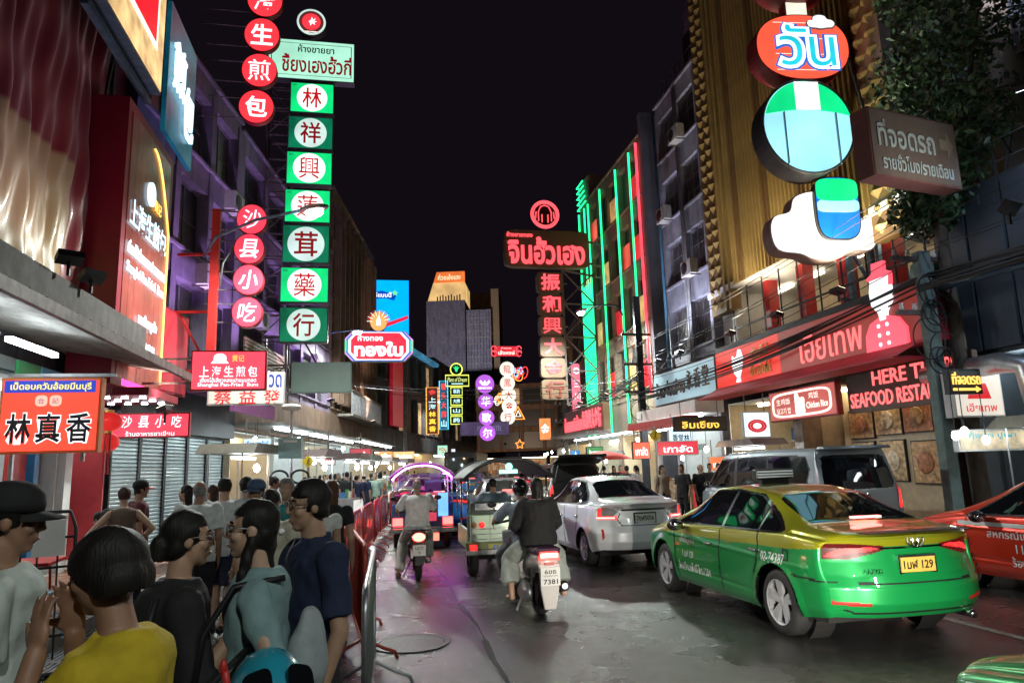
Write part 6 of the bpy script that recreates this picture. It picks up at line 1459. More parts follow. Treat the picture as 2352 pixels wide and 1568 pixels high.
# silver van
VAN = dict(L=5.12, axles=(-1.55, 1.65), wr=.335, rplan=.13, fplan=.4, plate=(0, .62, .42, .13), mirror=(1.45, 1.18), handles=((.55, 1.0), (-.2, 1.0)), spokes=10,
 top=[(-2.56, 1.80), (-2.45, 1.90), (-2.2, 1.925), (-.5, 1.935), (.9, 1.90), (1.3, 1.80), (2.0, 1.20), (2.35, 1.05), (2.56, .85)], belt=[(-2.56, 1.12), (0, 1.10), (1.6, 1.05), (2.2, .98), (2.56, .75)],
 low=[(-2.56, .34), (-1.6, .26), (1.6, .26), (2.56, .3)], half=[(-2.56, .90), (-2.3, .945), (-1.5, .96), (1.6, .96), (2.2, .90), (2.56, .74)], roofw=[(-2.56, .74), (0, .76), (1.3, .74), (2.2, .78), (2.56, .6)],
 rear=[(.2, .1), (.45, .0), (.6, .02), (1.1, .03), (1.5, .14), (1.8, .26), (1.95, .3)], front=[(.2, .05), (.5, 0), (.9, .1), (1.2, .1)],
 sidewin=[[(1.85, 1.15), (1.25, 1.72), (.62, 1.74), (.62, 1.13)], [(.50, 1.13), (.50, 1.75), (-.66, 1.76), (-.66, 1.14)], [(-.72, 1.14), (-.72, 1.76), (-1.95, 1.74), (-2.1, 1.5), (-2.02, 1.16)]],
 wintrim=[[(1.98, 1.12), (1.27, 1.75), (.56, 1.77), (.56, 1.10)], [(.56, 1.10), (.56, 1.78), (-.69, 1.79), (-.69, 1.11)], [(-.69, 1.11), (-.69, 1.79), (-1.98, 1.77), (-2.14, 1.5), (-2.05, 1.13)]],
 rearglass=None, frontglass=[(1.95, 0), (1.85, .74), (1.36, .70), (1.32, 0)],
 rearparts=[('rear_window', [(0, 1.12), (.70, 1.14), (.76, 1.25), (.68, 1.72), (.6, 1.76), (0, 1.77)]), ('tail_light', [(.80, .75), (.95, .75), (.95, 1.22), (.84, 1.22)]), ('chrome_strip', [(0, .76), (.42, .76), (.42, .79), (0, .79)]), ('lower_trim', [(0, .3), (.9, .3), (.9, .36), (0, .36)])],
 sideparts=[('tail_light', [(-2.6, .75), (-2.33, .8), (-2.36, 1.22), (-2.6, 1.22)])], frontparts=[('head_light', [(.45, .72), (.8, .74), (.8, .9), (.5, .86)])],
 gaps_side=[[(.56, 1.1), (.56, .3)], [(-.69, 1.12), (-.69, .3)], [(-.75, 1.02), (-2.1, 1.02)]], gaps_rear=[[(0, .52), (.72, .53), (.78, .7), (.79, 1.2)]], crease=None, split=None)
loc, a = place((7.95, 12.9), (7.85, 16.1), VAN)
t, st, yb = build_car('van', 'silver passenger van with dark windows by the right kerb', VAN, dict(body=P_van, plate=M_plate_y, plate_text='ฮฬ 45'), loc, a, ny=240, nv=14)
b = MB(); b.tube([(p[0] * .1, yb - .0, .98 + p[1] * .065) for p in ring], .01, 6, True); b.tube([(-.045, yb, .935), (-.02, yb, 1.02)], .01, 6); b.tube([(.02, yb, .94), (.045, yb, 1.025)], .01, 6); b.tube([(-.035, yb, .98), (.035, yb, .985)], .01, 6); b.obj('badge', M_chrome, t)
b = MB(); b.box(-.16, .16, -2.36, -2.32, 1.89, 1.915); b.obj('high_brake_lamp', T_brake, t)
b = MB(); b.prism([(-.72, 1.87), (.72, 1.87), (.66, 1.93), (-.66, 1.93)], -2.50, -2.22); b.obj('roof_spoiler', P_van, t, True)
b = MB(); b.tube([(.05, -2.44, 1.30), (-.02, -2.46, 1.2), (-.1, -2.47, 1.16)], .012, 6); b.obj('rear_wiper', M_plast, t)
text(t, 'ระบบเบรค ABS', 0, 1.125, .45, .03, yb - .01, Wl, .002)
# farther cars
FAR = scaled(TAXI, 1.0, 1.0, 1.0)
def far_car(label, m_, loc, rz, split=None, um=None, sign=True):
 d = dict(FAR); d['split'] = split
 t, st, yb = build_car('taxi' if sign else 'saloon_car', label, d, dict(body=m_, upper=um or m_, plate=M_plate_y), loc, rz, 'cars queuing in the far lanes', ny=110, nv=6)
 if sign: taxi_roof_sign(t)
 b = MB(); b.box(-.16, .16, -1.66, -1.60, 1.115, 1.135); b.obj('high_brake_lamp', T_brake, t)
far_car('blue taxi ahead of the purple roofed tuk-tuk', P_blue, (1.75, 21.3), R(-3))
far_car('white saloon half hidden behind the silver white saloon', P_white, (3.55, 20.6), R(-3), sign=False)
far_car('yellow green taxi far ahead between the tuk-tuks', P_green, (1.9, 29.5), R(-8), TAXI['split'], P_yellow)
far_car('pink taxi far off under the red gold shop fascia', P_pink, (8.6, 44), R(-12))
far_car('distant blue taxi left of the pink one', P_blue, (6.2, 46), R(-12))
far_car('distant white car behind the bus', P_white, (3.4, 45), R(-12), sign=False)
far_car('distant dark car in the far queue', P_black, (8.2, 56), R(-16), sign=False)
far_car('farthest blue car in the queue', P_blue, (11.5, 62), R(-17), sign=False)
far_car('farthest pale taxi in the queue', P_white, (8.9, 66), R(-17))
# black SUV with its tailgate raised
SUV = scaled(VAN, .90, .97, .93, wr=.35)
SUV['rearparts'] = [('rear_opening', [(0, .72), (.74, .74), (.78, 1.2), (.66, 1.66), (0, 1.68)]), ('tail_light', [(.78, .85), (.95, .85), (.95, 1.1), (.80, 1.1)])]; SUV['handles'] = ((.5, .95), (-.4, .95))
t, st, yb = build_car('black_suv', 'black people carrier with its tailgate raised ahead of the white saloon', SUV, dict(body=P_black, rear_opening=M_under), (6.35, 24.3), R(-2), ny=110, nv=6)
b = MB(); M = Matrix.Translation((0, -2.05, 1.78)) @ Matrix.Rotation(R(-12), 4, 'X')
b.box(-.76, .76, -1.05, 0, -.03, .05, M); b.box(-.6, .6, -.95, -.3, .05, .065, M); b.obj('tailgate', P_black, t, bevel=.02)
b = MB()
for sg in (-1, 1): b.bar((sg * .72, -2.15, 1.2), (sg * .72, -2.75, 1.72), .03)
b.obj('gas_strut', M_steel, t)
# bus far ahead
t = thing('bus', 'dark back of a bus in the far traffic', 'bus', (6.0, 52, 0), R(-14))
b = MB(); b.box(-1.2, 1.2, 0, 9, .45, 2.95); b.obj('body', mat('bus_maroon', (.05, .02, .018), .4), t, bevel=.12)
b = MB(); b.box(-1.0, 1.0, -.02, 0, 1.5, 2.5); b.obj('rear_window', M_cglass, t)
b = MB(); b.box(-.9, .9, -.03, -.01, 2.58, 2.85); b.obj('route_board', M_dark, t)
for sg in (-1, 1):
 b = MB(); b.box(sg * 1.0 - .1, sg * 1.0 + .1, -.03, 0, .8, 1.05); b.obj('tail_light', T_tail, t)
 for yy in (1.5, 7): b = MB(); b.lathe([(.48, -.14), (.48, .14)], 20, Matrix.Translation((sg * 1.02, yy, .48)) @ Matrix.Rotation(PI / 2, 4, 'Y')); b.obj('wheel', M_tyre, t)
# ---------------------------------------------------------------- tuk-tuks
def wheel_parts(t, x, y, r, w, name='wheel', axis='X', rimr=.6):
 b = MB(); M = Matrix.Translation((x, y, r)) @ Matrix.Rotation(PI / 2, 4, 'Y')
 b.lathe([(r * rimr, -w / 2), (r * .92, -w / 2), (r, -w / 4), (r, w / 4), (r * .92, w / 2), (r * rimr, w / 2)], 28, M, cap=False); o = b.obj(name, M_tyre, t, True)
 b = MB(); b.lathe([(r * rimr, -w * .3), (r * rimr * .6, -w * .2), (.03, -w * .35), (.03, w * .35), (r * rimr * .6, w * .2), (r * rimr, w * .3)], 20, M); b.obj('rim', M_steel, o, True)
 return o
def tuktuk(label, loc, rz, roof_m, body_m, purple):
 t = thing('tuk_tuk', label, 'tuk-tuk', (loc[0], loc[1], 0), rz)
 # origin under the rear axle; forward = +y
 for sg in (-1, 1): wheel_parts(t, sg * .56, 0, .27, .15)
 wheel_parts(t, 0, 1.95, .25, .11)
 b = MB(); b.prism([(-.68, .42), (.68, .42), (.68, .98), (-.68, .98)], -.42, -.36); b.box(-.68, -.63, -.36, 1.2, .42, .75); b.box(.63, .68, -.36, 1.2, .42, .75); b.obj('body_tub', body_m, t, bevel=.02)
 b = MB(); b.box(-.62, .62, -.36, 1.9, .34, .40); b.obj('floor_pan', M_under, t)
 b = MB(); b.box(-.62, .62, -.30, .25, .55, .72); b.obj('passenger_seat', mat('seat_vinyl_%d' % purple, (.25, .03, .05) if purple else (.10, .12, .10), .5), t, bevel=.04)
 b = MB(); b.box(-.62, .62, -.34, -.22, .72, 1.18); b.obj('seat_back', MATS['seat_vinyl_%d' % purple], t, bevel=.04)
 b = MB(); b.box(-.3, .3, 1.0, 1.35, .62, .74); b.obj('driver_seat', M_plast, t, bevel=.03)
 b = MB(); b.prism([(-.36, .4), (.36, .4), (.42, .98), (-.42, .98)], 1.55, 1.66); b.box(-.25, .25, 1.66, 1.9, .45, .85); b.obj('front_cowl', body_m, t, bevel=.03)
 b = MB(); b.box(-.55, .55, 1.50, 1.52, 1.05, 1.62); b.obj('windscreen', mat('clear_screen', (.3, .34, .34), .05, alpha=.25), t)
 pp = MB()
 for sg in (-1, 1):
  for yy, z0 in ((-.38, .9), (.75, .7), (1.5, .95)): pp.tube([(sg * .66, yy, z0), (sg * .65, yy, 1.58)], .018, 8)
 pp.obj('roof_post', M_chrome, t, True).__setitem__('kind', 'stuff')
 # arched canopy
 v = []; f = []; nx, nyy = 14, 10
 for j in range(nyy + 1):
  for i in range(nx + 1):
   u = -1 + 2 * i / nx; yy = -.52 + 2.2 * j / nyy
   v.append((u * .72, yy, 1.55 + .30 * (1 - abs(u) ** 2.4) + .03 * math.sin(PI * j / nyy)))
 n0 = len(v); v += [(p[0] * .985, p[1], p[2] - .025) for p in v]
 for j in range(nyy):
  for i in range(nx):
   a = j * (nx + 1) + i; f.append((a, a + 1, a + nx + 2, a + nx + 1)); f.append((n0 + a, n0 + a + nx + 1, n0 + a + nx + 2, n0 + a + 1))
 ring_ = [j * (nx + 1) for j in range(nyy + 1)]
 b = MB(); b.add(v, f); o = b.obj('canopy', roof_m, t, True)
 b = MB(); rim_ = [(-.72 + 1.44 * i / 16, -.54, 1.555 + .30 * (1 - abs(-1 + 2 * i / 16) ** 2.4)) for i in range(17)]
 b.tube(rim_, .03, 8); b.tube([(p[0], 1.68, p[2]) for p in rim_], .025, 8); b.tube([(-.72, -.54, 1.55), (-.72, 1.68, 1.55)], .025, 8); b.tube([(.72, -.54, 1.55), (.72, 1.68, 1.55)], .025, 8); b.obj('canopy_rim', roof_m if purple else M_plast, o, True)
 if purple:
  b = MB(); b.tube([(p[0] * .94, -.40, p[2] - .04) for p in rim_], .014, 6); b.tube([(-.6, -.3, 1.62), (-.6, 1.4, 1.62)], .012, 6); b.tube([(.6, -.3, 1.62), (.6, 1.4, 1.62)], .012, 6); b.obj('canopy_light', glow('violet_strip', (.75, .12, 1.0), 30, 0), o)
 # tail: panel, lamps, bumper
 b = MB(); b.box(-.70, .70, -.50, -.44, .40, .50); b.box(-.74, .74, -.56, -.49, .36, .46); b.obj('bumper', M_chrome, t, bevel=.015)
 if purple:
  for sg in (-1, 1):
   b = MB(); b.box(sg * .55 - .11, sg * .55 + .11, -.46, -.42, .52, .68); b.obj('tail_light', glow('tuk_lamp', (1, .08, .07), 4, .2), t)
  b = MB(); b.box(-.12, .30, -.47, -.43, .60, 1.22); o = b.obj('advert_panel', glow('advert_red', (.75, .07, .12), .55, .3), t)
  text(t, 'TODAY', .12, 1.13, .3, .07, -.475, L_white, .003, bold=.02); b = MB(); b.box(-.02, .28, -.48, -.472, .92, 1.06); b.obj('advert_white', L_white, o); text(t, 'FEX', .13, .99, .22, .09, -.485, M_plast, .003, bold=.03)
  b = MB(); b.box(.34, .56, -.45, -.41, .70, 1.2); b.obj('advert_panel', glow('advert_blue', (.15, .4, .95), 1.3, .3), t)
  b = MB(); b.box(-.2, .35, -.5, -.46, .18, .34); b.obj('tail_light', glow('tuk_low_lamp', (1, .15, .10), 1.5, .6), t)
 else:
  for k in range(4):
   b = MB(); b.box(-.62 + k * .31, -.62 + k * .31 + .30, -.445, -.42, .56, .97); b.obj('tail_panel', mat('pale_green_panel', (.42, .55, .42), .35, .3, var=.1), t)
  for sg in (-1, 1):
   for k, (m_, dx) in enumerate(((mat('amber_lens', (.5, .2, .03), .3), 0), (T_tail, -.13))):
    b = MB(); b.lathe([(.05, 0), (.045, .03), (.0, .04)], 14, Matrix.Translation((sg * (.58 + dx), -.45, .82)) @ Matrix.Rotation(PI / 2, 4, 'X')); b.obj('round_lamp', m_, t)
  b = MB(); b.box(-.72, .72, -.54, -.44, .36, .56); b.obj('lower_panel', mat('olive_panel', (.18, .22, .06), .4), t)
  text(t, 'DAIHATSU', .02, .475, .6, .07, -.545, glow('blue_yellow_letters', (.02, .12, .5), .35, 0, sample=False), .004, bold=.03); b = MB(); b.box(-.36, .40, -.543, -.541, .42, .53); b.obj('yellow_badge', mat('badge_yellow', (.55, .5, .05), .4), t)
  for sg in (-1, 1): b = MB(); b.box(sg * .6 - .06, sg * .6 + .06, -.56, -.54, .43, .53); b.obj('tail_light', T_tail, t)
  b = MB(); b.lathe([(.15, -.28), (.16, -.2), (.16, .2), (.15, .28)], 18, Matrix.Translation((.22, -.12, .26)) @ Matrix.Rotation(PI / 2, 4, 'Y')); b.obj('gas_cylinder', mat('gas_green', (.35, .42, .03), .35), t, True)
  b = MB()
  for z in (.60, .68, .76): b.bar((-.64, -.49, z), (.64, -.49, z), .014)
  b.bar((-.64, -.49, .56), (-.64, -.49, .98), .02); b.bar((.64, -.49, .56), (.64, -.49, .98), .02); b.obj('rear_rack', M_chrome, t)
  b = MB(); b.box(-.15, .15, -.5, -.48, 1.62, 1.68); b.ell((0, -.56, 1.73), (.06, .03, .06), 10, 6); b.obj('roof_lamp', glow('teal_lamp', (.3, 1, .8), 1.5, 0), t)
  b = MB(); b.box(-.55, .55, -.40, -.37, 1.05, 1.15); b.obj('parcel_rail', M_chrome, t)
 b = MB(); b.bar((-.5, 0, .27), (.5, 0, .27), .07); b.bar((0, 0, .3), (0, 1.2, .36), .08); b.ell((0, .1, .28), (.14, .16, .12), 10, 8); b.obj('axle', M_under, t)
 b = MB(); b.tube([(-.42, 1.5, 1.0), (-.3, 1.42, 1.02), (.3, 1.42, 1.02), (.42, 1.5, 1.0)], .016, 8); b.bar((0, 1.45, 1.0), (0, 1.85, .4), .04); b.obj('handlebar', M_chrome, t)
 return t
P_purple = mat('violet_canopy', (.55, .16, .62), .35, var=.1)
tuktuk('tuk-tuk with glowing violet canopy behind the white shirted rider', (1.02, 16.6), R(-1), P_purple, mat('tuk_blue', (.05, .09, .25), .35), 1)
tuktuk('dark roofed tuk-tuk with pale green tail ahead of the scooter', (2.12, 12.0), R(-1), mat('black_canopy', (.02, .02, .022), .5), mat('tuk_green', (.20, .30, .18), .35), 0)
# ---------------------------------------------------------------- two wheelers
def motorbike(t, kind):
 """kind 0: light motorcycle with rack; kind 1: scooter. origin at the rear contact point, forward +y"""
 r = .285 if kind == 0 else .235
 for (yy, nm) in ((0, 'rear_wheel'), (1.24, 'front_wheel')): wheel_parts(t, 0, yy, r, .10 if kind == 0 else .12, 'wheel', rimr=.72 if kind == 0 else .6)
 if kind == 0:
  b = MB(); b.box(-.11, .11, -.25, .62, .70, .79); b.obj('seat', M_plast, t, bevel=.04)
  b = MB(); b.prism([(-.09, .5), (.09, .5), (.12, .70), (-.12, .70)], -.32, .55); b.obj('side_fairing', mat('bike_maroon', (.12, .015, .02), .3), t, bevel=.02)
  b = MB(); b.prism([(-.07, .26), (.07, .26), (.06, .62), (-.06, .62)], -.40, -.36); b.obj('mud_flap', M_plast, t, bevel=.01)
  b = MB(); b.ell((0, -.33, .685), (.10, .05, .065), 14, 10); b.obj('tail_light', glow('bike_tail', (1, .10, .07), 7, 0), t, True)
  b = MB()
  for xx in (-.16, -.08, 0, .08, .16): b.tube([(xx, -.45, .80), (xx, .1, .81)], .009, 6)
  b.tube([(-.18, -.45, .80), (.18, -.45, .80)], .011, 6); b.tube([(-.18, .1, .81), (.18, .1, .81)], .011, 6); b.obj('rear_rack', M_chrome, t)
  b = MB(); b.box(-.10, .10, -.475, -.465, .42, .58); po = b.obj('number_plate', M_plate_w, t); text(po, 'นฆต', 0, .535, .12, .05, -.477, M_plast, .002); text(po, '9', 0, .465, .03, .05, -.477, M_plast, .002)
  b = MB()
  for sg in (-1, 1): b.bar((sg * .10, 0, .285), (sg * .10, .05, .62), .05)
  b.obj('shock_absorber', M_chrome, t)
  b = MB(); b.tube([(.12, .5, .3), (.14, .1, .27), (.15, -.35, .34)], [.025, .04, .045], 10); b.obj('exhaust', M_steel, t, True)
  b = MB(); b.ell((0, .55, .36), (.15, .2, .14), 12, 8); b.obj('engine', M_under, t, True)
 else:
  wh = mat('scooter_white', (.55, .52, .50), .3, coat=.6, var=.06)
  b = MB(); prof_ = [(-.42, .62, .09), (-.38, .66, .14), (-.2, .64, .165), (.15, .60, .15), (.35, .5, .12)]
  v = []; n = 16
  for (yy, zc, rw) in prof_:
   for k in range(n):
    a_ = 2 * PI * k / n; v.append((rw * math.cos(a_), yy, zc + .13 * math.sin(a_) * (1 if yy > -.4 else .5)))
  f = [(i * n + k, (i + 1) * n + k, (i + 1) * n + (k + 1) % n, i * n + (k + 1) % n) for i in range(len(prof_) - 1) for k in range(n)] + [tuple(range(n))]
  b.add(v, f); b.obj('tail_fairing', wh, t, True)
  b = MB(); b.prism([(-.15, .70), (.15, .70), (.17, .80), (-.17, .80)], -.42, .42); b.obj('seat', mat('scooter_seat', (.05, .015, .045), .4), t, bevel=.05)
  b = MB(); b.prism([(-.13, .66), (.13, .66), (.105, .755), (-.105, .755)], -.452, -.41); o = b.obj('tail_light', glow('scooter_tail', (1, .05, .04), 2.2, .2), t, bevel=.01)
  b = MB(); b.box(-.10, .10, -.46, -.453, .695, .735); b.obj('tail_core', glow('scooter_core', (1, .55, .40), 6, 0), o)
  b = MB(); b.box(-.055, .055, -.45, -.42, .605, .635); b.obj('reflector', M_ref, t)
  b = MB(); b.prism([(-.07, .12), (.07, .12), (.11, .34), (.13, .62), (-.13, .62), (-.11, .34)], -.44, -.41); b.obj('mudguard', wh, t, bevel=.015)
  b = MB(); b.box(-.115, .115, -.472, -.462, .385, .585); po = b.obj('number_plate', M_plate_w, t); text(po, '6ขธ', 0, .54, .14, .05, -.474, M_plast, .002, bold=.02); text(po, 'กรุงเทพมหานคร', 0, .49, .17, .022, -.474, M_plast, .002); text(po, '7381', 0, .43, .17, .055, -.474, M_plast, .002, bold=.02)
  b = MB(); b.ell((-.17, .05, .27), (.08, .24, .13), 14, 10); b.obj('engine_case', M_steel, t, True)
  b = MB(); b.tube([(.15, .45, .25), (.17, .1, .27), (.19, -.38, .36)], [.03, .055, .06], 12); b.obj('exhaust', M_under, t, True); b = MB(); b.lathe([(.035, 0), (.035, .02)], 12, Matrix.Translation((.19, -.385, .36)) @ Matrix.Rotation(PI / 2, 4, 'X')); b.obj('exhaust_tip', M_steel, t)
  b = MB(); b.bar((.1, .0, .235), (.12, -.12, .6), .05); b.bar((-.1, .0, .235), (-.1, -.1, .6), .05); b.obj('shock_absorber', M_chrome, t)
  b = MB(); b.box(-.17, .17, .4, .85, .28, .36); b.obj('footboard', wh, t, bevel=.02)
  b = MB(); b.prism([(-.19, .3), (.19, .3), (.24, .9), (-.24, .9)], .9, .96); b.obj('leg_shield', wh, t, bevel=.03)
 b = MB(); b.bar((0, 1.24, r), (0, .98, .95), .06); b.tube([(-.34, .84, 1.0), (-.15, .93, 1.02), (.15, .93, 1.02), (.34, .84, 1.0)], .017, 8); b.obj('handlebar', M_plast, t)
 b = MB(); b.ell((0, 1.05, .9), (.13, .12, .12), 12, 8); b.obj('headlamp', M_plast, t, True)
 for sg in (-1, 1):
  b = MB(); b.tube([(sg * .25, .9, 1.02), (sg * .36, .86, 1.2)], .008, 6); b.ell((sg * .38, .85, 1.24), (.065, .025, .04), 12, 8); b.obj('mirror', M_plast, t, True)
 b = MB(); b.bar((-.1, .25, .3), (-.24, .2, .02), .02); b.obj('stand', M_steel, t)
mc = thing('motorcycle', 'light motorcycle with chrome rack and bright tail lamp', 'motorcycle', (.66, 11.8, 0), R(-1)); motorbike(mc, 0)
sc = thing('scooter', 'white scooter with glowing red tail lamp and white plate', 'scooter', (1.92, 8.6, 0), R(3)); motorbike(sc, 1)
# ============================================================ people
def remesh(mb, vox, it=2, name='body'):
 me = mb.mesh(name, [])
 ob = bpy.data.objects.new(name, me); _TSC.collection.objects.link(ob)
 r = ob.modifiers.new('r', 'REMESH'); r.mode = 'VOXEL'; r.voxel_size = vox; r.use_smooth_shade = True
 if it: sm = ob.modifiers.new('s', 'SMOOTH'); sm.factor = .5; sm.iterations = it
 with bpy.context.temp_override(scene=_TSC, view_layer=_TSC.view_layers[0]): dg = bpy.context.evaluated_depsgraph_get()
 out = bpy.data.meshes.new_from_object(ob.evaluated_get(dg)); out.name = name
 bpy.data.objects.remove(ob); bpy.data.meshes.remove(me)
 return out
def cone(mb, a, b, ra, rb, n=16, round_=True):
 """limb segment from a to b; hemispherical ends when round_"""
 a, b = Vector(a), Vector(b); d = b - a; L = d.length
 if L < 1e-5: return
 q = Matrix.Translation(a) @ d.to_track_quat('Z', 'Y').to_matrix().to_4x4()
 pr_ = []
 if round_: pr_ += [(ra * math.sin(t), -ra * math.cos(t)) for t in (.15, .6, 1.1)]
 pr_ += [(ra, 0), (rb, L)]
 if round_: pr_ += [(rb * math.cos(t), L + rb * math.sin(t)) for t in (.5, 1.0, 1.42)]
 mb.lathe(pr_, n, q)
def rings(mb, R_, n=20):
 """stacked elliptical rings (centre, rx, ry) joined into a closed trunk"""
 vs = []; fs = []
 for (c, rx, ry) in R_:
  for k in range(n):
   a = 2 * PI * k / n; vs.append((c[0] + rx * math.cos(a), c[1] + ry * math.sin(a), c[2]))
 for i in range(len(R_) - 1):
  for k in range(n): fs.append((i * n + k, i * n + (k + 1) % n, (i + 1) * n + (k + 1) % n, (i + 1) * n + k))
 fs.append(tuple(range(n))[::-1]); fs.append(tuple((len(R_) - 1) * n + k for k in range(n)))
 mb.add(vs, fs)
def resample(R_, f=.0): return R_
def hand(mb, wrist, dr, pn, side=1, s=1.0, curl=.25, spread=.12):
 """palm, four unequal bent fingers and a thumb leaving the side of the palm"""
 w = Vector(wrist); d = Vector(dr).normalized(); p = Vector(pn); p = (p - d * p.dot(d)).normalized(); l = d.cross(p) * side
 M = Matrix.Translation(w + d * .048 * s) @ Matrix((l, d, p)).transposed().to_4x4()
 mb.ell((0, 0, 0), (.040 * s, .052 * s, .017 * s), 14, 10, M)
 for k, (lx, ln) in enumerate(((.031, .066), (.011, .078), (-.010, .073), (-.029, .058))):
  a = w + (d * .088 + l * lx) * s; dd = (d + l * (lx * spread * 30 * .35)).normalized(); ang = curl * (.7 + .15 * k); r = .0088 * s
  for q, f in enumerate((.45, .32, .23)):
   dd = (dd * math.cos(ang) + p * math.sin(ang)).normalized() if q else (dd * math.cos(ang * .6) + p * math.sin(ang * .6)).normalized()
   b = a + dd * ln * f * s; cone(mb, a, b, r, r * .9, 8); a = b; r *= .9
 a = w + (d * .025 + l * .030) * s; dd = (d * .62 + l * .72 + p * .25).normalized(); r = .0115 * s
 for f in (.036, .028, .022):
  b = a + dd * f * s; cone(mb, a, b, r, r * .88, 8); a = b; r *= .9; dd = (dd + d * .25 + p * curl * .5).normalized()
def head_prims(mb, M, lod=1):
 E = lambda c, r: mb.ell(c, r, 16, 12, M)
 E((0, -.014, .032), (.076, .094, .086)); E((0, .022, -.035), (.061, .068, .080)); E((0, .056, -.094), (.030, .026, .022))
 if lod:
  E((0, .074, .030), (.050, .018, .011)); E((.040, .058, -.022), (.026, .026, .026)); E((-.040, .058, -.022), (.026, .026, .026))
  E((0, .098, -.005), (.0095, .016, .026)); E((0, .105, -.022), (.0165, .014, .011)); E((0, .088, -.055), (.023, .010, .0065)); E((0, .086, -.066), (.020, .010, .0075))
 E((.078, -.008, -.004), (.011, .022, .032)); E((-.078, -.008, -.004), (.011, .022, .032))
SKINS = [mat('skin_%d' % i, c, .5, var=.10, scale=14, bump=.08, bscale=160) for i, c in enumerate([(.36, .20, .125), (.42, .25, .165), (.30, .16, .10), (.48, .30, .21)])]
def hairmat(name, c): 
 m = mat(name, c, .58, var=.35, scale=22, spec=.3); return m
H_black = hairmat('hair_black', (.010, .008, .007)); H_brown = hairmat('hair_brown', (.05, .022, .012)); H_grey = hairmat('hair_grey', (.20, .20, .19)); H_red = hairmat('hair_auburn', (.10, .04, .02))
for _m in (H_black, H_brown, H_grey, H_red):
 nt = _m.node_tree; tc = nt.nodes.new('ShaderNodeTexCoord'); mp = nt.nodes.new('ShaderNodeMapping'); mp.inputs['Scale'].default_value = (150, 150, 5); wv = nt.nodes.new('ShaderNodeTexNoise'); wv.inputs['Scale'].default_value = 1.0; wv.inputs['Detail'].default_value = 3
 nt.links.new(tc.outputs['Object'], mp.inputs['Vector']); nt.links.new(mp.outputs['Vector'], wv.inputs['Vector']); bp = nt.nodes.new('ShaderNodeBump'); bp.inputs['Strength'].default_value = .5; bp.inputs['Distance'].default_value = .006
 nt.links.new(wv.outputs['Fac'], bp.inputs['Height']); nt.links.new(bp.outputs['Normal'], nt.nodes['Principled BSDF'].inputs['Normal'])
def cloth(name, c, rough=.85):
 return mat('cloth_' + name, c, rough, var=.14, scale=16, bump=.35, bscale=14)
def fold(me, amp, seed, k0=26.):
 n = len(me.vertices); co = np.empty(n * 3); me.vertices.foreach_get('co', co); co = co.reshape(-1, 3); no = np.empty(n * 3); me.vertex_normals.foreach_get('vector', no); no = no.reshape(-1, 3)
 rs = np.random.RandomState(seed); d = np.zeros(n)
 for _ in range(7):
  k = rs.randn(3) * np.array([1, 1, .75]); k = k / np.linalg.norm(k) * k0 * rs.uniform(.6, 2.0); w = rs.randn(3) * 4
  d += np.sin(co @ k + rs.rand() * 6.3 + 1.3 * np.sin(co @ w)) / 7 ** .5
 co += no * (d * amp)[:, None]; me.vertices.foreach_set('co', co.reshape(-1)); me.update()
def fold2(me, seed, a=1.0):
 fold(me, .0075 * a, seed, 13); fold(me, .0035 * a, seed + 50, 42)
def seg_at(P, f):
 """point and radius index at fraction f (0..2) of a two-segment limb"""
 P = [Vector(q) for q in P]; i = 0 if f <= 1 else 1; return P[i].lerp(P[i + 1], f - i)
STAND = dict(pelvis=(0, 0, .93), neck=(0, -.01, 1.42), head=(0, .025, 1.585),
    armL=[(-.175, -.01, 1.375), (-.215, -.03, 1.10), (-.215, .05, .86)], armR=[(.175, -.01, 1.375), (.215, -.03, 1.10), (.215, .05, .86)],
    legL=[(-.085, 0, .90), (-.10, .02, .48), (-.105, -.02, .075)], legR=[(.085, 0, .90), (.10, .02, .48), (.105, -.02, .075)])
def P_(**k): d = dict(STAND); d.update(k); return d
_PC = {}
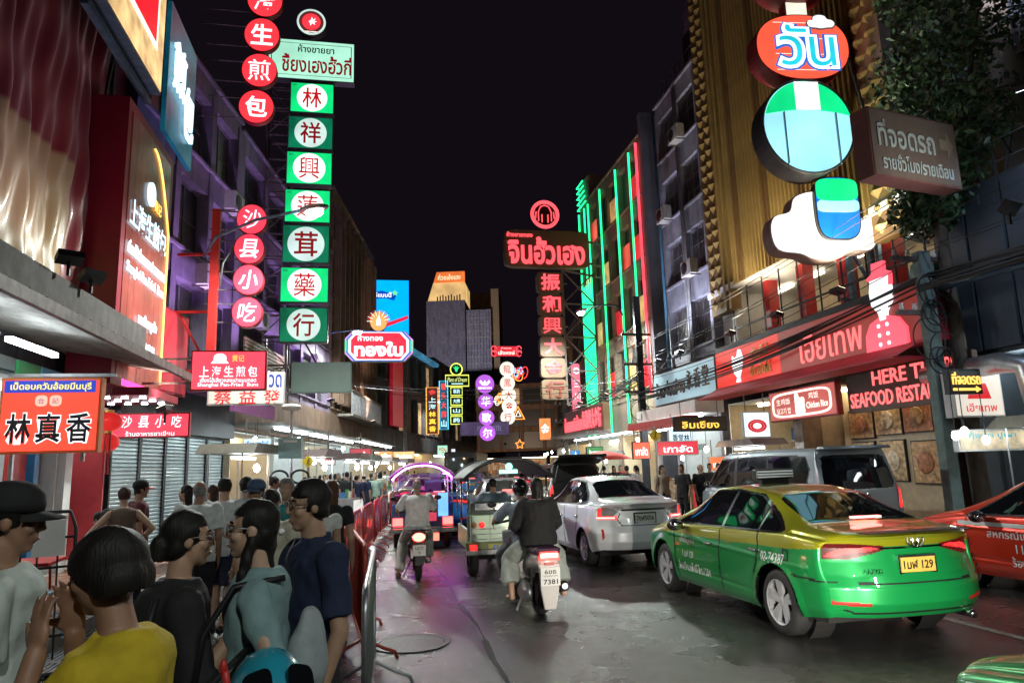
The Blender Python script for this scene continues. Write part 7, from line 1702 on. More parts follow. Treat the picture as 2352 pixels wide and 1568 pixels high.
def make_person(pose, sex='m', top=None, bottom=None, hair='short', hy=0., hp=0., hr=0., vox=.012, seed=0, girth=1.0, hands=None, curl=.3, shoes=True, lod=1):
 """returns {part name: mesh}; z = 0 is the ground, +y is forward, height 1.70"""
 g = girth; out = {}
 pel, nk, hd = Vector(pose['pelvis']), Vector(pose['neck']), Vector(pose['head'])
 MH = Matrix.Translation(hd) @ Matrix.Rotation(hy, 4, 'Z') @ Matrix.Rotation(hp, 4, 'X') @ Matrix.Rotation(hr, 4, 'Y') @ Matrix.Scale(.88, 4)
 B = MB(); head_prims(B, MH, lod)
 cone(B, nk + Vector((0, 0, -.03)), hd + Vector((0, -.02, -.07)), .058 if sex == 'm' else .049, .052 if sex == 'm' else .045)
 sw = .165 if sex == 'm' else .148; hw = .150 if sex == 'm' else .158; ww = .135 if sex == 'm' else .122
 def trunk(k, z0=-.06, mb=None):
  t = [(z0, hw, .108), (.02, hw, .112), (.14, (ww + hw) / 2, .104), (.24, ww, .098), (.36, sw * .94, .112), (.43, sw, .11), (.47, sw * .95, .092), (.495, sw * .55, .07), (.51, .062, .06)]
  R_ = []
  for (dz, rx, ry) in t:
   f = dz / .49; c = pel.lerp(nk, f); R_.append((c, rx * g + k, ry * g + k))
  rings(mb, R_)
 trunk(-.004, -.06, B)
 ah = {}
 for s_, an in ((-1, 'armL'), (1, 'armR')):
  A = [Vector(q) for q in pose[an]]
  cone(B, A[0], A[1], .048 * g, .038 * g); cone(B, A[1], A[2], .038 * g, .026)
  d = (A[2] - A[1]).normalized()
  hd_ = (hands or {}).get(an, {})
  dr = Vector(hd_.get('dir', d)); pn = Vector(hd_.get('palm', (-s_, 0, 0)))
  hand(B, A[2], dr, pn, side=hd_.get('side', 1), s=1.02 if sex == 'm' else .92, curl=hd_.get('curl', curl), spread=hd_.get('spread', .12)) if lod else cone(B, A[2], A[2] + dr * .11, .028, .018)
 for s_, ln in ((-1, 'legL'), (1, 'legR')):
  Lg = [Vector(q) for q in pose[ln]]
  cone(B, Lg[0], Lg[1], .082 * g, .052); cone(B, Lg[1], Lg[2], .052, .036)
  cone(B, Lg[1] + (Lg[2] - Lg[1]) * .12, Lg[1] + (Lg[2] - Lg[1]) * .5, .05, .048)
  fd = Vector(pose.get('toes', (0, 1, 0))); fd = Vector((fd[0] + .12 * s_, fd[1], 0)).normalized()
  cone(B, Lg[2] + Vector((0, 0, -.03)), Lg[2] + fd * .15 + Vector((0, 0, -.045)), .036, .028)
  if shoes:
   S = MB(); cone(S, Lg[2] - fd * .04 + Vector((0, 0, -.035)), Lg[2] + fd * .165 + Vector((0, 0, -.042)), .045, .036); out.setdefault('shoe', []).append(remesh(S, max(vox, .01), 2, 'shoe'))
 out['body'] = remesh(B, vox, 2, 'body')
 if top:
  T = MB(); k = top.get('loose', .014); trunk(k, top.get('hem', -.06), T)
  sl = top.get('sleeve', .55)
  for an in ('armL', 'armR'):
   A = pose[an]
   if sl <= 0: continue
   a = Vector(A[0]); 
   if sl <= 1: cone(T, a, seg_at(A, sl), .060 * g + k * .4, .052 * g + k * .7, 18, False); T.ell(a, (.062 * g + k * .4,) * 3, 14, 10)
   else:
    cone(T, a, A[1], .058 * g + k * .4, .046 * g + k * .5, 18, True); cone(T, A[1], seg_at(A, sl), .046 * g + k * .5, .034 * g + k * .7, 18, False)
  if top.get('collar'): cone(T, nk + Vector((0, -.005, -.02)), nk + Vector((0, .0, .045)), .078, .066, 18, False)
  me = remesh(T, vox, 2, 'top'); fold2(me, seed + 1, top.get('fold', .0045) / .006); out['top'] = me
 if bottom:
  T = MB(); k = bottom.get('loose', .018); ln = bottom.get('len', 1.9)
  rings(T, [(pel + Vector((0, 0, -.10)), hw * g + k, .108 * g + k), (pel + Vector((0, 0, .03)), hw * g + k - .004, .112 * g + k - .004), (pel + Vector((0, 0, bottom.get('rise', .12))), (ww + hw) / 2 * g + k * .6, .104 * g + k * .6)])
  if bottom.get('skirt'):
   z = pel.z * (1 - bottom['skirt']); rings(T, [(pel + Vector((0, 0, -pel.z + z)), hw * 1.25, .19), (pel, hw * g + k, .112 * g + k)])
  else:
   for lg in ('legL', 'legR'):
    Lg = pose[lg]; wd = bottom.get('wide', 0)
    if ln <= 1: cone(T, Lg[0], seg_at(Lg, ln), .088 * g + k, .062 * g + k + wd, 18, False)
    else: cone(T, Lg[0], Lg[1], .086 * g + k, .056 + k + wd * .5, 18, True); cone(T, Lg[1], seg_at(Lg, ln), .056 + k + wd * .5, .042 + k + wd, 18, False)
  me = remesh(T, vox, 2, 'bottom'); fold2(me, seed + 2, bottom.get('fold', .005) / .007); out['bottom'] = me
 # hair
 def hair_mesh(extra=(), r=(.087, .099, .096), c=(0, -.014, .040), front=.052, zf=.055, cutlow=None, vx=None):
  Hh = MB(); Hh.ell(c, r, 24, 16, MH); Hh.ell((0, -.046, -.015), (r[0] * .90, .056, .080), 20, 12, MH)
  for e in extra: e(Hh)
  me = remesh(Hh, vx or min(vox, .010), 1, 'hair')
  n = len(me.vertices); co = np.empty(n * 3); me.vertices.foreach_get('co', co); co = co.reshape(-1, 3)
  inv = np.array(MH.inverted()); lc = co @ inv[:3, :3].T + inv[:3, 3]
  bm = bmesh.new(); bm.from_mesh(me); bm.verts.ensure_lookup_table()
  cl = cutlow if cutlow is not None else -9
  kill = (lc[:, 2] < zf + .25 * np.abs(lc[:, 0]) * 0) & (lc[:, 1] > front - .35 * (zf - lc[:, 2]) * .0) & (lc[:, 2] > -.16) | (lc[:, 2] < cl) & (np.abs(lc[:, 1]) < .2)
  bmesh.ops.delete(bm, geom=[bm.verts[i] for i in np.where(kill)[0]], context='VERTS'); bm.to_mesh(me); bm.free()
  for p in me.polygons: p.use_smooth = True
  fold(me, .0022, seed + 5, 70); fold(me, .0030, seed + 6, 36); return me
 C = lambda a, b, ra, rb: (lambda Hh: cone(Hh, MH @ Vector(a), MH @ Vector(b), ra, rb))
 if hair == 'short': out['hair'] = hair_mesh(cutlow=-.055, front=.040, zf=.065)
 elif hair == 'fringe': out['hair'] = hair_mesh(cutlow=-.06, front=.032, zf=.052, r=(.088, .104, .100))
 elif hair == 'bowl': out['hair'] = hair_mesh(r=(.098, .114, .106), c=(0, -.012, .030), front=.060, zf=.012, cutlow=-.075, extra=(lambda Hh: Hh.ell((0, -.05, -.03), (.10, .085, .085), 20, 12, MH),))
 elif hair == 'long': out['hair'] = hair_mesh(extra=(C((-.05, -.045, 0), (-.052, -.06, -.32), .036, .02), C((.05, -.045, 0), (.052, -.06, -.31), .036, .02), C((0, -.06, 0), (0, -.08, -.37), .042, .02)), front=.045, zf=.06)
 elif hair == 'ponytail': out['hair'] = hair_mesh(extra=(C((0, -.11, .04), (0, -.14, -.06), .03, .028), C((0, -.14, -.06), (0, -.13, -.24), .028, .012)), cutlow=None, front=.035, zf=.06)
 elif hair == 'half': out['hair'] = hair_mesh(extra=(C((-.066, -.01, -.02), (-.085, .03, -.25), .022, .024), C((-.085, .03, -.25), (-.08, .045, -.36), .024, .010), C((.066, -.01, -.02), (.085, .03, -.25), .022, .02), C((0, -.052, 0), (.01, -.075, -.40), .044, .016)), front=.035, zf=.062)
 elif hair == 'bun': out['hair'] = hair_mesh(extra=(C((0, -.10, -.02), (0, -.115, -.06), .045, .04),), cutlow=-.085, front=.040, zf=.058)
 elif hair == 'bald': out['hair'] = hair_mesh(r=(.081, .099, .085), c=(0, -.018, .010), front=-.005, zf=.2, cutlow=-.06)
 out['_MH'] = MH
 return out
def cap_parts(MH, m_top, m_brim, s=1.0):
 res = []
 c = MB(); c.lathe([(.104, -.0), (.106, .03), (.098, .07), (.07, .103), (.03, .116), (.004, .118)], 24, MH @ Matrix.Translation((0, -.012, .042)) @ Matrix.Diagonal((.93, 1.08, 1, 1))); res.append(('cap', c.mesh('cap', m_top, True)))
 b = MB(); v = []; n = 12
 for j in range(3):
  for i in range(n + 1):
   a = PI * i / n; r = .094 + .04 * j; v.append((math.cos(a) * (.096), .06 + math.sin(a) * (.055 + .045 * j) - .02, .045 - .010 * j - .012 * math.cos(a) ** 2))
 f = [(j * (n + 1) + i, j * (n + 1) + i + 1, (j + 1) * (n + 1) + i + 1, (j + 1) * (n + 1) + i) for j in range(2) for i in range(n)]
 b.add(v, f, MH); b.add([(q[0], q[1], q[2] - .006) for q in v], [tuple(reversed(q)) for q in f], MH); res.append(('cap_brim', b.mesh('cap_brim', m_brim, True)))
 return res
def put_person(label, loc, rz, parts, H, cols, group=None, extra=(), cat='person', z=0.0):
 """parts from make_person; cols: dict part -> material"""
 t = thing('person', label, cat, (loc[0], loc[1], z), rz, group)
 s = H / 1.70; t.scale = (s, s, s)
 for k in ('body', 'top', 'bottom', 'hair', 'shoe'):
  ms = parts.get(k)
  if ms is None: continue
  for me in (ms if isinstance(ms, list) else [ms]):
   if not me.materials: me.materials.append(None)
   nm = {'body': 'body', 'top': 'shirt', 'bottom': cols.get('bottom_name', 'trousers'), 'hair': 'hair', 'shoe': 'shoe'}[k]
   o = mesh_obj(nm, me, t); o.material_slots[0].link = 'OBJECT'; o.material_slots[0].material = cols[k]
 for nm, me in extra: mesh_obj(nm, me, t)
 return t
def eyes(MH, lid=None):
 r = []
 for sx in (-1, 1):
  b = MB(); b.ell((sx * .031, .083, .012), (.0135, .008, .0065), 12, 8, MH); r.append(('eye', b.mesh('eye', mat('eye_white', (.55, .52, .48), .25), True)))
  b = MB(); b.ell((sx * .031, .0885, .012), (.006, .004, .0058), 10, 6, MH); r.append(('iris', b.mesh('iris', mat('iris_dark', (.012, .008, .006), .15), True)))
  b = MB(); b.tube([MH @ Vector((sx * (.014 + .036 * i / 5), .090 - .016 * (i / 5) ** 2, .034 + .006 * math.sin(PI * i / 5))) for i in range(6)], .0035, 6); r.append(('eyebrow', b.mesh('eyebrow', H_black, True)))
 b = MB(); b.ell((0, .0955, -.0605), (.0215, .004, .006), 12, 8, MH); r.append(('lips', b.mesh('lips', mat('lip_colour', (.30, .11, .085), .4), True)))
 return r
def spectacles(MH, m_):
 b = MB()
 for sx in (-1, 1):
  b.tube([MH @ Vector((sx * .034 + .025 * math.cos(a), .102 - .006 * abs(math.cos(a)), .010 + .019 * math.sin(a))) for a in [2 * PI * i / 16 for i in range(16)]], .0022, 6, True)
  b.tube([MH @ Vector((sx * .058, .098, .014)), MH @ Vector((sx * .080, .06, .016)), MH @ Vector((sx * .082, -.01, .012))], .0022, 6)
 b.tube([MH @ Vector((-.01, .105, .012)), MH @ Vector((.01, .105, .012))], .002, 6)
 g = MB()
 for sx in (-1, 1):
  vs = [MH @ Vector((sx * .034 + .023 * math.cos(a), .101, .010 + .017 * math.sin(a))) for a in [2 * PI * i / 14 for i in range(14)]]; g.add(vs, [tuple(range(14))])
 return [('spectacle_frame', b.mesh('spectacle_frame', m_, True)), ('spectacle_lens', g.mesh('spectacle_lens', mat('lens_glass', (.5, .55, .56), .03, alpha=.22)))]
def fx(x, y, Y): p = AY(x, y, Y); return (p.x, p.y)
# ---- near group at the lower left
V0 = .0075
# man in black cap
p = make_person(P_(armL=[(-.175, -.01, 1.375), (-.23, -.02, 1.10), (-.20, .10, .88)], armR=[(.175, -.01, 1.375), (.225, -.02, 1.10), (.20, .08, .87)]), 'm', dict(sleeve=.72, loose=.024, fold=.007, hem=-.12), dict(len=1.9), 'short', hy=R(-4), hp=R(-4), vox=V0, seed=1, girth=1.06)
c = fx(14, 1140, 2.75)
put_person('man in black baseball cap and pale tee at the left edge', c, R(-72), p, 1.70, dict(body=SKINS[2], top=cloth('pale_mint', (.52, .58, .54)), bottom=cloth('charcoal', (.03, .03, .035)), hair=H_black, shoe=M_plast), extra=cap_parts(p['_MH'], cloth('cap_black', (.012, .012, .013)), cloth('cap_black', (.012, .012, .013))) + eyes(p['_MH']))
# person in yellow with hands at the face
pose = P_(armL=[(-.14, .0, 1.35), (-.17, .17, 1.14), (-.08, .17, 1.40)], armR=[(.14, .0, 1.35), (.14, .20, 1.18), (.05, .17, 1.42)], head=(0, .05, 1.585))
p = make_person(pose, 'f', dict(sleeve=.55, loose=.02, fold=.008, hem=-.10), dict(len=1.9), 'bowl', hp=R(-10), vox=V0, seed=2, girth=.92, hands=dict(armL=dict(dir=(.18, .08, 1), palm=(.85, -.25, 0), curl=.16, spread=.3, side=1), armR=dict(dir=(-.2, .05, 1), palm=(-.9, -.2, 0), curl=.2, spread=.25, side=-1)))
c = fx(292, 1205, 1.98)
put_person('person with bowl haircut in yellow tee holding hands to the face', c, R(72), p, 1.60, dict(body=SKINS[2], top=cloth('mustard', (.52, .37, .015)), bottom=cloth('denim_dark', (.03, .04, .08)), hair=H_black, shoe=M_plast))
# woman in black, hand raised
pose = P_(armR=[(.155, .0, 1.36), (.21, .04, 1.10), (.15, .20, 1.27)], armL=[(-.155, -.01, 1.36), (-.19, .02, 1.10), (-.12, .18, .98)])
p = make_person(pose, 'f', dict(sleeve=1.25, loose=.024, fold=.007, hem=-.18), dict(len=1.95, wide=.03), 'bun', hy=R(-4), vox=V0, seed=3, girth=1.0, hands=dict(armR=dict(dir=(-.05, .15, 1), palm=(-.3, 1, 0), curl=.08, spread=.45, side=1)))
c = fx(420, 1165, 2.85)
put_person('woman in loose black top raising an open hand', c, R(-66), p, 1.60, dict(body=SKINS[1], top=cloth('black', (.012, .011, .012)), bottom=cloth('black_trouser', (.016, .015, .016)), hair=H_black, shoe=M_plast), extra=spectacles(p['_MH'], M_steel) + eyes(p['_MH']))
# woman in grey teal cardigan, profile, hand on hip
pose = P_(armL=[(-.155, -.02, 1.365), (-.27, -.13, 1.13), (-.13, .07, 1.00)], armR=[(.155, -.02, 1.365), (.20, -.02, 1.10), (.19, .12, .90)])
p = make_person(pose, 'f', dict(sleeve=1.12, loose=.018, fold=.008, hem=-.14), dict(len=1.95, wide=.02), 'half', hy=R(6), hp=R(2), vox=V0, seed=4, girth=.92, hands=dict(armL=dict(dir=(.55, .75, -.35), palm=(.6, -.6, .2), curl=.35, side=1)))
c = fx(598, 1145, 2.8)
put_person('woman with long black hair and spectacles in grey teal cardigan, hand on hip', c, R(86), p, 1.63, dict(body=SKINS[3], top=cloth('grey_teal', (.20, .31, .32)), bottom=cloth('olive_dark', (.055, .055, .045)), hair=H_black, shoe=M_plast), extra=spectacles(p['_MH'], M_steel) + eyes(p['_MH']))
# man in navy polo with spectacles holding a bag
pose = P_(armL=[(-.18, -.01, 1.375), (-.235, -.02, 1.09), (-.22, .06, .85)], armR=[(.18, -.01, 1.375), (.22, -.02, 1.10), (.20, .10, .90)])
p = make_person(pose, 'm', dict(sleeve=.8, loose=.018, fold=.008, hem=-.12, collar=True), dict(len=1.95), 'fringe', hy=R(-6), hp=R(-2), vox=V0, seed=5, girth=.98, hands=dict(armL=dict(dir=(.02, .12, -1), palm=(1, 0, 0), curl=.75, side=1)))
cman = fx(722, 1105, 3.3)
put_person('man with spectacles in navy polo shirt carrying a plastic bag', cman, R(118), p, 1.69, dict(body=SKINS[1], top=cloth('navy', (.012, .020, .055)), bottom=cloth('black_trouser', (.016, .015, .016)), hair=H_black, shoe=M_plast), extra=spectacles(p['_MH'], M_plast) + eyes(p['_MH']))
def strap(pts, r=.012, m_=None):
 b = MB(); b.tube(pts, r, 6); return ('strap', b.mesh('strap', m_ or M_plast, True))
def last_person(): return [o for o in COL.objects if o.name.startswith('person') and o.parent is None][-1]
for o_ in [o for o in COL.objects if o.parent is None and o.name.startswith('person')]:
 L_ = o_['label']
 if 'cardigan' in L_:
  mesh_obj(*strap([(-.10, -.12, 1.42), (-.14, .05, 1.40), (-.17, .14, 1.25), (-.2, .16, 1.05)], .013)[0:2], o_)
  b = MB(); b.ell((.12, -.17, 1.08), (.13, .07, .19), 18, 12); me = remesh(b, .012, 1, 'canvas_bag'); fold(me, .008, 9, 24); me.materials.append(cloth('canvas_grey', (.32, .36, .37))); mesh_obj('canvas_bag', me, o_)
  b = MB(); b.ell((.0, -.082, 1.575), (.03, .012, .012), 10, 6); b.obj('hair_clip', M_white, o_, True)
 if 'raising an open hand' in L_:
  mesh_obj(*strap([(.15, -.10, 1.40), (.16, -.15, 1.2), (.2, -.12, .95)], .012)[0:2], o_)
  b = MB(); b.box(.14, .30, -.2, -.06, .68, .95); b.obj('shoulder_bag', mat('black_leather', (.012, .012, .012), .35), o_, bevel=.03)
 if 'black baseball cap' in L_: mesh_obj(*strap([(.12, -.10, 1.42), (.0, -.145, 1.25), (-.15, -.13, 1.02)], .008)[0:2], o_)
 if 'navy polo' in L_:
  for sg in (-1, 1):
   b = MB(); b.add([(sg * .012, .085, 1.425), (sg * .075, .045, 1.455), (sg * .09, .075, 1.40), (sg * .04, .108, 1.365)], [(0, 1, 2, 3)]); b.obj('collar_leaf', cloth('navy', (.012, .020, .055)), o_)
# ---- middle distance people, one by one
V1 = .013
WALK = P_(legL=[(-.085, 0, .90), (-.09, .16, .50), (-.09, .06, .085)], legR=[(.085, 0, .90), (.09, -.02, .48), (.09, -.26, .12)], armL=[(-.175, -.01, 1.375), (-.22, -.12, 1.11), (-.21, -.10, .88)], armR=[(.175, -.01, 1.375), (.22, .06, 1.10), (.21, .22, .92)])
HIPS = P_(armL=[(-.155, -.02, 1.365), (-.34, -.10, 1.17), (-.19, .02, 1.01)], armR=[(.155, -.02, 1.365), (.34, -.10, 1.17), (.19, .02, 1.01)])
PHONE = P_(armL=[(-.165, -.01, 1.37), (-.20, .10, 1.12), (-.06, .28, 1.22)], armR=[(.165, -.01, 1.37), (.20, .10, 1.12), (.07, .26, 1.20)])
AR = {}
AR['man'] = make_person(STAND, 'm', dict(sleeve=.7, loose=.024, fold=.006, hem=-.10), dict(len=1.93), 'short', vox=V1, seed=11)
AR['man_shorts'] = make_person(WALK, 'm', dict(sleeve=.7, loose=.022, fold=.006, hem=-.10), dict(len=.92, wide=.02), 'short', vox=V1, seed=12)
AR['man_walk'] = make_person(WALK, 'm', dict(sleeve=.72, loose=.022, fold=.006, hem=-.08), dict(len=1.93), 'fringe', vox=V1, seed=13)
AR['woman_long'] = make_person(STAND, 'f', dict(sleeve=.5, loose=.016, fold=.005, hem=-.02), dict(len=1.93), 'long', vox=V1, seed=14)
AR['woman_skirt'] = make_person(WALK, 'f', dict(sleeve=.3, loose=.014, fold=.004, hem=-.02), dict(skirt=.62, loose=.014), 'ponytail', vox=V1, seed=15)
AR['woman_walk'] = make_person(WALK, 'f', dict(sleeve=.55, loose=.018, fold=.005, hem=-.06), dict(len=1.9), 'ponytail', vox=V1, seed=16)
AR['phone'] = make_person(PHONE, 'm', dict(sleeve=.72, loose=.02, fold=.006, hem=-.08), dict(len=1.93), 'short', hp=R(-14), vox=V1, seed=17)
AR['hips'] = make_person(HIPS, 'f', dict(sleeve=0, loose=.014, fold=.004, hem=-.06), dict(len=1.93), 'short', vox=V1, seed=18)
AR['bald'] = make_person(STAND, 'm', dict(sleeve=.75, loose=.026, fold=.006, hem=-.10), dict(len=1.93), 'bald', vox=V1, seed=19, girth=1.1)
TOP = {n: cloth('top_' + n, c) for n, c in dict(white=(.62, .63, .62), black=(.013, .013, .015), grey=(.18, .18, .19), navy=(.015, .025, .07), teal=(.03, .20, .19), brown=(.13, .085, .06), paleblue=(.34, .46, .58), cream=(.55, .50, .40), red=(.40, .03, .03), olive=(.10, .11, .05), pink=(.5, .22, .25), mint=(.34, .5, .42), maroon=(.10, .02, .025), beige=(.40, .33, .25)).items()}
BOT = {n: cloth('bottom_' + n, c) for n, c in dict(black=(.012, .012, .013), navy=(.015, .02, .05), denim=(.06, .10, .18), khaki=(.25, .20, .13), grey=(.12, .12, .13), olive=(.06, .065, .04)).items()}
HAIR = dict(k=H_black, b=H_brown, g=H_grey, r=H_red)
def crowd(label, kind, x, y, Y, face, top, bot, hair='k', H=1.68, skin=None, group='people on the crowded pavement', extra=()):
 q = AY(x, y, Y); sk = SKINS[skin if skin is not None else rnd.randrange(4)]
 return put_person(label, (q.x, q.y), R(face), AR[kind], H, dict(body=sk, top=TOP[top], bottom=BOT[bot], hair=HAIR[hair], shoe=M_plast, bottom_name='skirt' if kind == 'woman_skirt' else ('shorts' if kind == 'man_shorts' else 'trousers')), group, extra=extra)
crowd('grey haired man in white shirt seen from behind', 'bald', 460, 1105, 8.4, 6, 'white', 'black', 'g', 1.68)
crowd('young man in white printed tee and navy shorts walking away', 'man_shorts', 517, 1102, 8.8, -4, 'white', 'navy', 'k', 1.70)
crowd('woman in brown sleeveless top with hands on hips by the shutters', 'hips', 288, 1112, 9.6, 20, 'brown', 'grey', 'b', 1.62)
crowd('man in red brimmed cap beside the woman with hands on hips', 'man', 322, 1098, 10.2, -60, 'maroon', 'black', 'k', 1.68, extra=cap_parts(AR['man']['_MH'], cloth('cap_black', (.012, .012, .013)), TOP['red']))
crowd('woman with dark hair looking left between the shutters and the white shirted man', 'woman_long', 432, 1112, 9.8, 80, 'black', 'black', 'k', 1.62)
crowd('man in teal tee facing the viewer with grey hair', 'man', 660, 1100, 7.6, 172, 'teal', 'navy', 'g', 1.68, 1)
crowd('man in blue baseball cap behind the woman in the cardigan', 'man', 592, 1103, 7.4, 150, 'paleblue', 'black', 'k', 1.66, 2, extra=cap_parts(AR['man']['_MH'], cloth('cap_blue', (.06, .10, .18)), cloth('cap_blue', (.06, .10, .18))))
crowd('woman with tied hair and white blouse walking away with shoulder strap', 'woman_walk', 622, 1122, 6.2, -10, 'cream', 'black', 'k', 1.60)
crowd('man in pale blue shirt behind the blue capped man', 'man_walk', 566, 1100, 9.0, 10, 'paleblue', 'denim', 'k', 1.70)
crowd('woman with long auburn hair and black vest walking away', 'woman_long', 762, 1103, 7.6, -8, 'black', 'navy', 'r', 1.64, 3)
crowd('girl with white tote beside the auburn haired woman', 'woman_skirt', 732, 1122, 7.0, 20, 'white', 'grey', 'b', 1.58, 3)
crowd('man in maroon shirt at the juice counter', 'phone', 627, 1098, 12.5, -80, 'maroon', 'black', 'k', 1.68)
crowd('woman in orange brown top behind the white tee man', 'woman_long', 492, 1108, 10.5, 60, 'beige', 'khaki', 'b', 1.6)
FARP = [('man', 700, 1090, 16, 170, 'black', 'black'), ('woman_walk', 722, 1092, 15, 10, 'grey', 'denim'), ('phone', 745, 1090, 17, -150, 'navy', 'black'), ('man_walk', 760, 1092, 13, 0, 'white', 'khaki'), ('woman_long', 778, 1095, 14, 175, 'black', 'black'), ('man', 797, 1092, 12.5, -6, 'black', 'grey'), ('woman_skirt', 806, 1095, 15.5, 5, 'black', 'black'), ('man_walk', 818, 1092, 12.8, -20, 'navy', 'black'), ('bald', 836, 1090, 13.2, -10, 'navy', 'navy'), ('man_shorts', 862, 1094, 13.4, 170, 'mint', 'black'), ('woman_long', 873, 1097, 16.5, 0, 'cream', 'denim'), ('man', 690, 1088, 22, 160, 'white', 'black'), ('woman_walk', 712, 1090, 21, -170, 'red', 'black'), ('man_walk', 735, 1089, 24, 0, 'grey', 'denim'), ('phone', 753, 1090, 22, 180, 'paleblue', 'black'), ('woman_long', 770, 1090, 20, 0, 'beige', 'khaki'), ('man', 790, 1089, 23, 10, 'black', 'denim'), ('man_walk', 806, 1090, 26, -8, 'white', 'black'), ('woman_skirt', 822, 1091, 21, 175, 'pink', 'grey'), ('man', 840, 1090, 24, 0, 'olive', 'black'), ('woman_walk', 852, 1091, 20, -5, 'black', 'denim'), ('man', 868, 1090, 27, 180, 'teal', 'black'), ('man_walk', 884, 1089, 30, 0, 'white', 'denim'), ('woman_long', 898, 1089, 33, -10, 'black', 'black'), ('man', 912, 1088, 36, 0, 'red', 'black'), ('phone', 926, 1088, 38, -160, 'navy', 'khaki'), ('woman_walk', 940, 1088, 41, -10, 'white', 'black'), ('man', 952, 1088, 44, -10, 'grey', 'black'), ('man_walk', 905, 1089, 42, 170, 'beige', 'black'), ('woman_skirt', 876, 1089, 38, 0, 'mint', 'black')]
WH = ['beside the red fence', 'by the white board', 'by the crimson board', 'by the bright food stalls', 'before the shop canopy', 'at the pavement bend']
COLW = dict(white='white', black='black', grey='grey', navy='navy', teal='teal', brown='brown', paleblue='pale blue', cream='cream', red='red', olive='olive', pink='pink', mint='mint', maroon='maroon', beige='beige')
KW = dict(man='man standing', man_shorts='man in shorts walking', man_walk='man walking', woman_long='long haired woman', woman_skirt='woman in a skirt', woman_walk='ponytailed woman', phone='man looking at a phone', hips='woman with hands on hips', bald='heavy man')
for i, (kind, x, y, Y, fc, tp, bt) in enumerate(FARP):
 crowd('%s in %s top and %s bottoms %s' % (KW[kind], COLW[tp], bt, WH[min(5, int((Y - 12) / 5))]), kind, x, y, Y + 11, fc, tp, bt, 'kkbkg'[i % 5], 1.58 + .03 * (i % 6))
# right pavement people
RP = [('man', 1566, 1078, 17.5, 120, 'black', 'black', 'man in black tee with white strap beside the chestnut banner'), ('woman_long', 1520, 1092, 17.0, -160, 'beige', 'black', 'long haired woman in beige behind the white saloon'), ('bald', 1608, 1085, 17.5, 200, 'black', 'black', 'broad man in black shirt right of the black tee man'), ('man', 1630, 1078, 19.5, 160, 'black', 'black', 'taller man in black behind the broad man'), ('phone', 1650, 1085, 19.8, 170, 'mint', 'grey', 'vendor in pale mint shirt at the shop counter'), ('woman_walk', 1462, 1085, 21, 30, 'white', 'denim', 'woman in white walking past the scarlet chestnut sign'), ('man_walk', 1440, 1088, 22, -20, 'grey', 'black', 'man in grey near the black people carrier'), ('man', 1388, 1085, 25, 0, 'black', 'black', 'man in black under the red parasol'), ('woman_long', 1410, 1086, 26, 150, 'black', 'denim', 'woman in black top and denim by the parasol'), ('man', 1372, 1098, 22.6, 10, 'paleblue', 'navy', 'man in pale blue shirt at the open tailgate'), ('man_walk', 1690, 1080, 18.2, 100, 'cream', 'khaki', 'man in cream shirt half hidden by the van nose'), ('woman_skirt', 1425, 1088, 28, -170, 'red', 'black', 'woman in red top beyond the parasol')]
for kind, x, y, Y, fc, tp, bt, lb in RP: crowd(lb, kind, x, y, Y, fc, tp, bt, 'k', 1.66, None, 'people on the right pavement')
# ---- riders
RIDE = dict(pelvis=(0, 0, .80), neck=(0, .10, 1.28), head=(0, .15, 1.445), toes=(0, 1, 0))
def ride(**k): d = dict(RIDE); d.update(k); return d
rp = ride(armL=[(-.19, .10, 1.235), (-.31, .22, 1.05), (-.30, .52, 1.02)], armR=[(.19, .10, 1.235), (.31, .22, 1.05), (.30, .52, 1.02)], legL=[(-.10, .02, .79), (-.22, .36, .55), (-.30, .12, .075)], legR=[(.10, .02, .79), (.20, .42, .62), (.20, .40, .25)])
p = make_person(rp, 'm', dict(sleeve=.85, loose=.03, fold=.007, hem=-.06), dict(len=1.92, wide=.02), 'bald', hy=R(14), vox=.011, seed=31, girth=1.12)
put_person('man in white shirt and white trousers riding the light motorcycle', (.66, 12.0), R(-1), p, 1.72, dict(body=SKINS[0], top=TOP['white'], bottom=cloth('white_trouser', (.55, .54, .50)), hair=H_grey, shoe=mat('brown_leather', (.09, .04, .025), .5)))
# scooter driver with helmet
rp = ride(armL=[(-.18, .10, 1.235), (-.33, .24, 1.06), (-.31, .44, 1.02)], armR=[(.18, .10, 1.235), (.30, .24, 1.05), (.30, .44, 1.02)], legL=[(-.10, .02, .79), (-.22, .40, .62), (-.18, .40, .3)], legR=[(.10, .02, .79), (.2, .40, .62), (.18, .40, .3)])
p = make_person(rp, 'm', dict(sleeve=.85, loose=.03, fold=.007, hem=-.06), dict(len=1.9), 'short', vox=.011, seed=32, girth=1.05)
hm_ = MB(); hm_.ell((0, -.012, .030), (.128, .150, .135), 24, 16, p['_MH']); helm = hm_.mesh('helmet', mat('helmet_black', (.012, .012, .014), .15, coat=.8, var=.1), True)
put_person('scooter driver in pale shirt and black helmet', (1.84, 9.02), R(3), p, 1.68, dict(body=SKINS[1], top=cloth('pale_grey_blue', (.45, .50, .58)), bottom=BOT['grey'], hair=H_black, shoe=M_plast), extra=[('helmet', helm)])
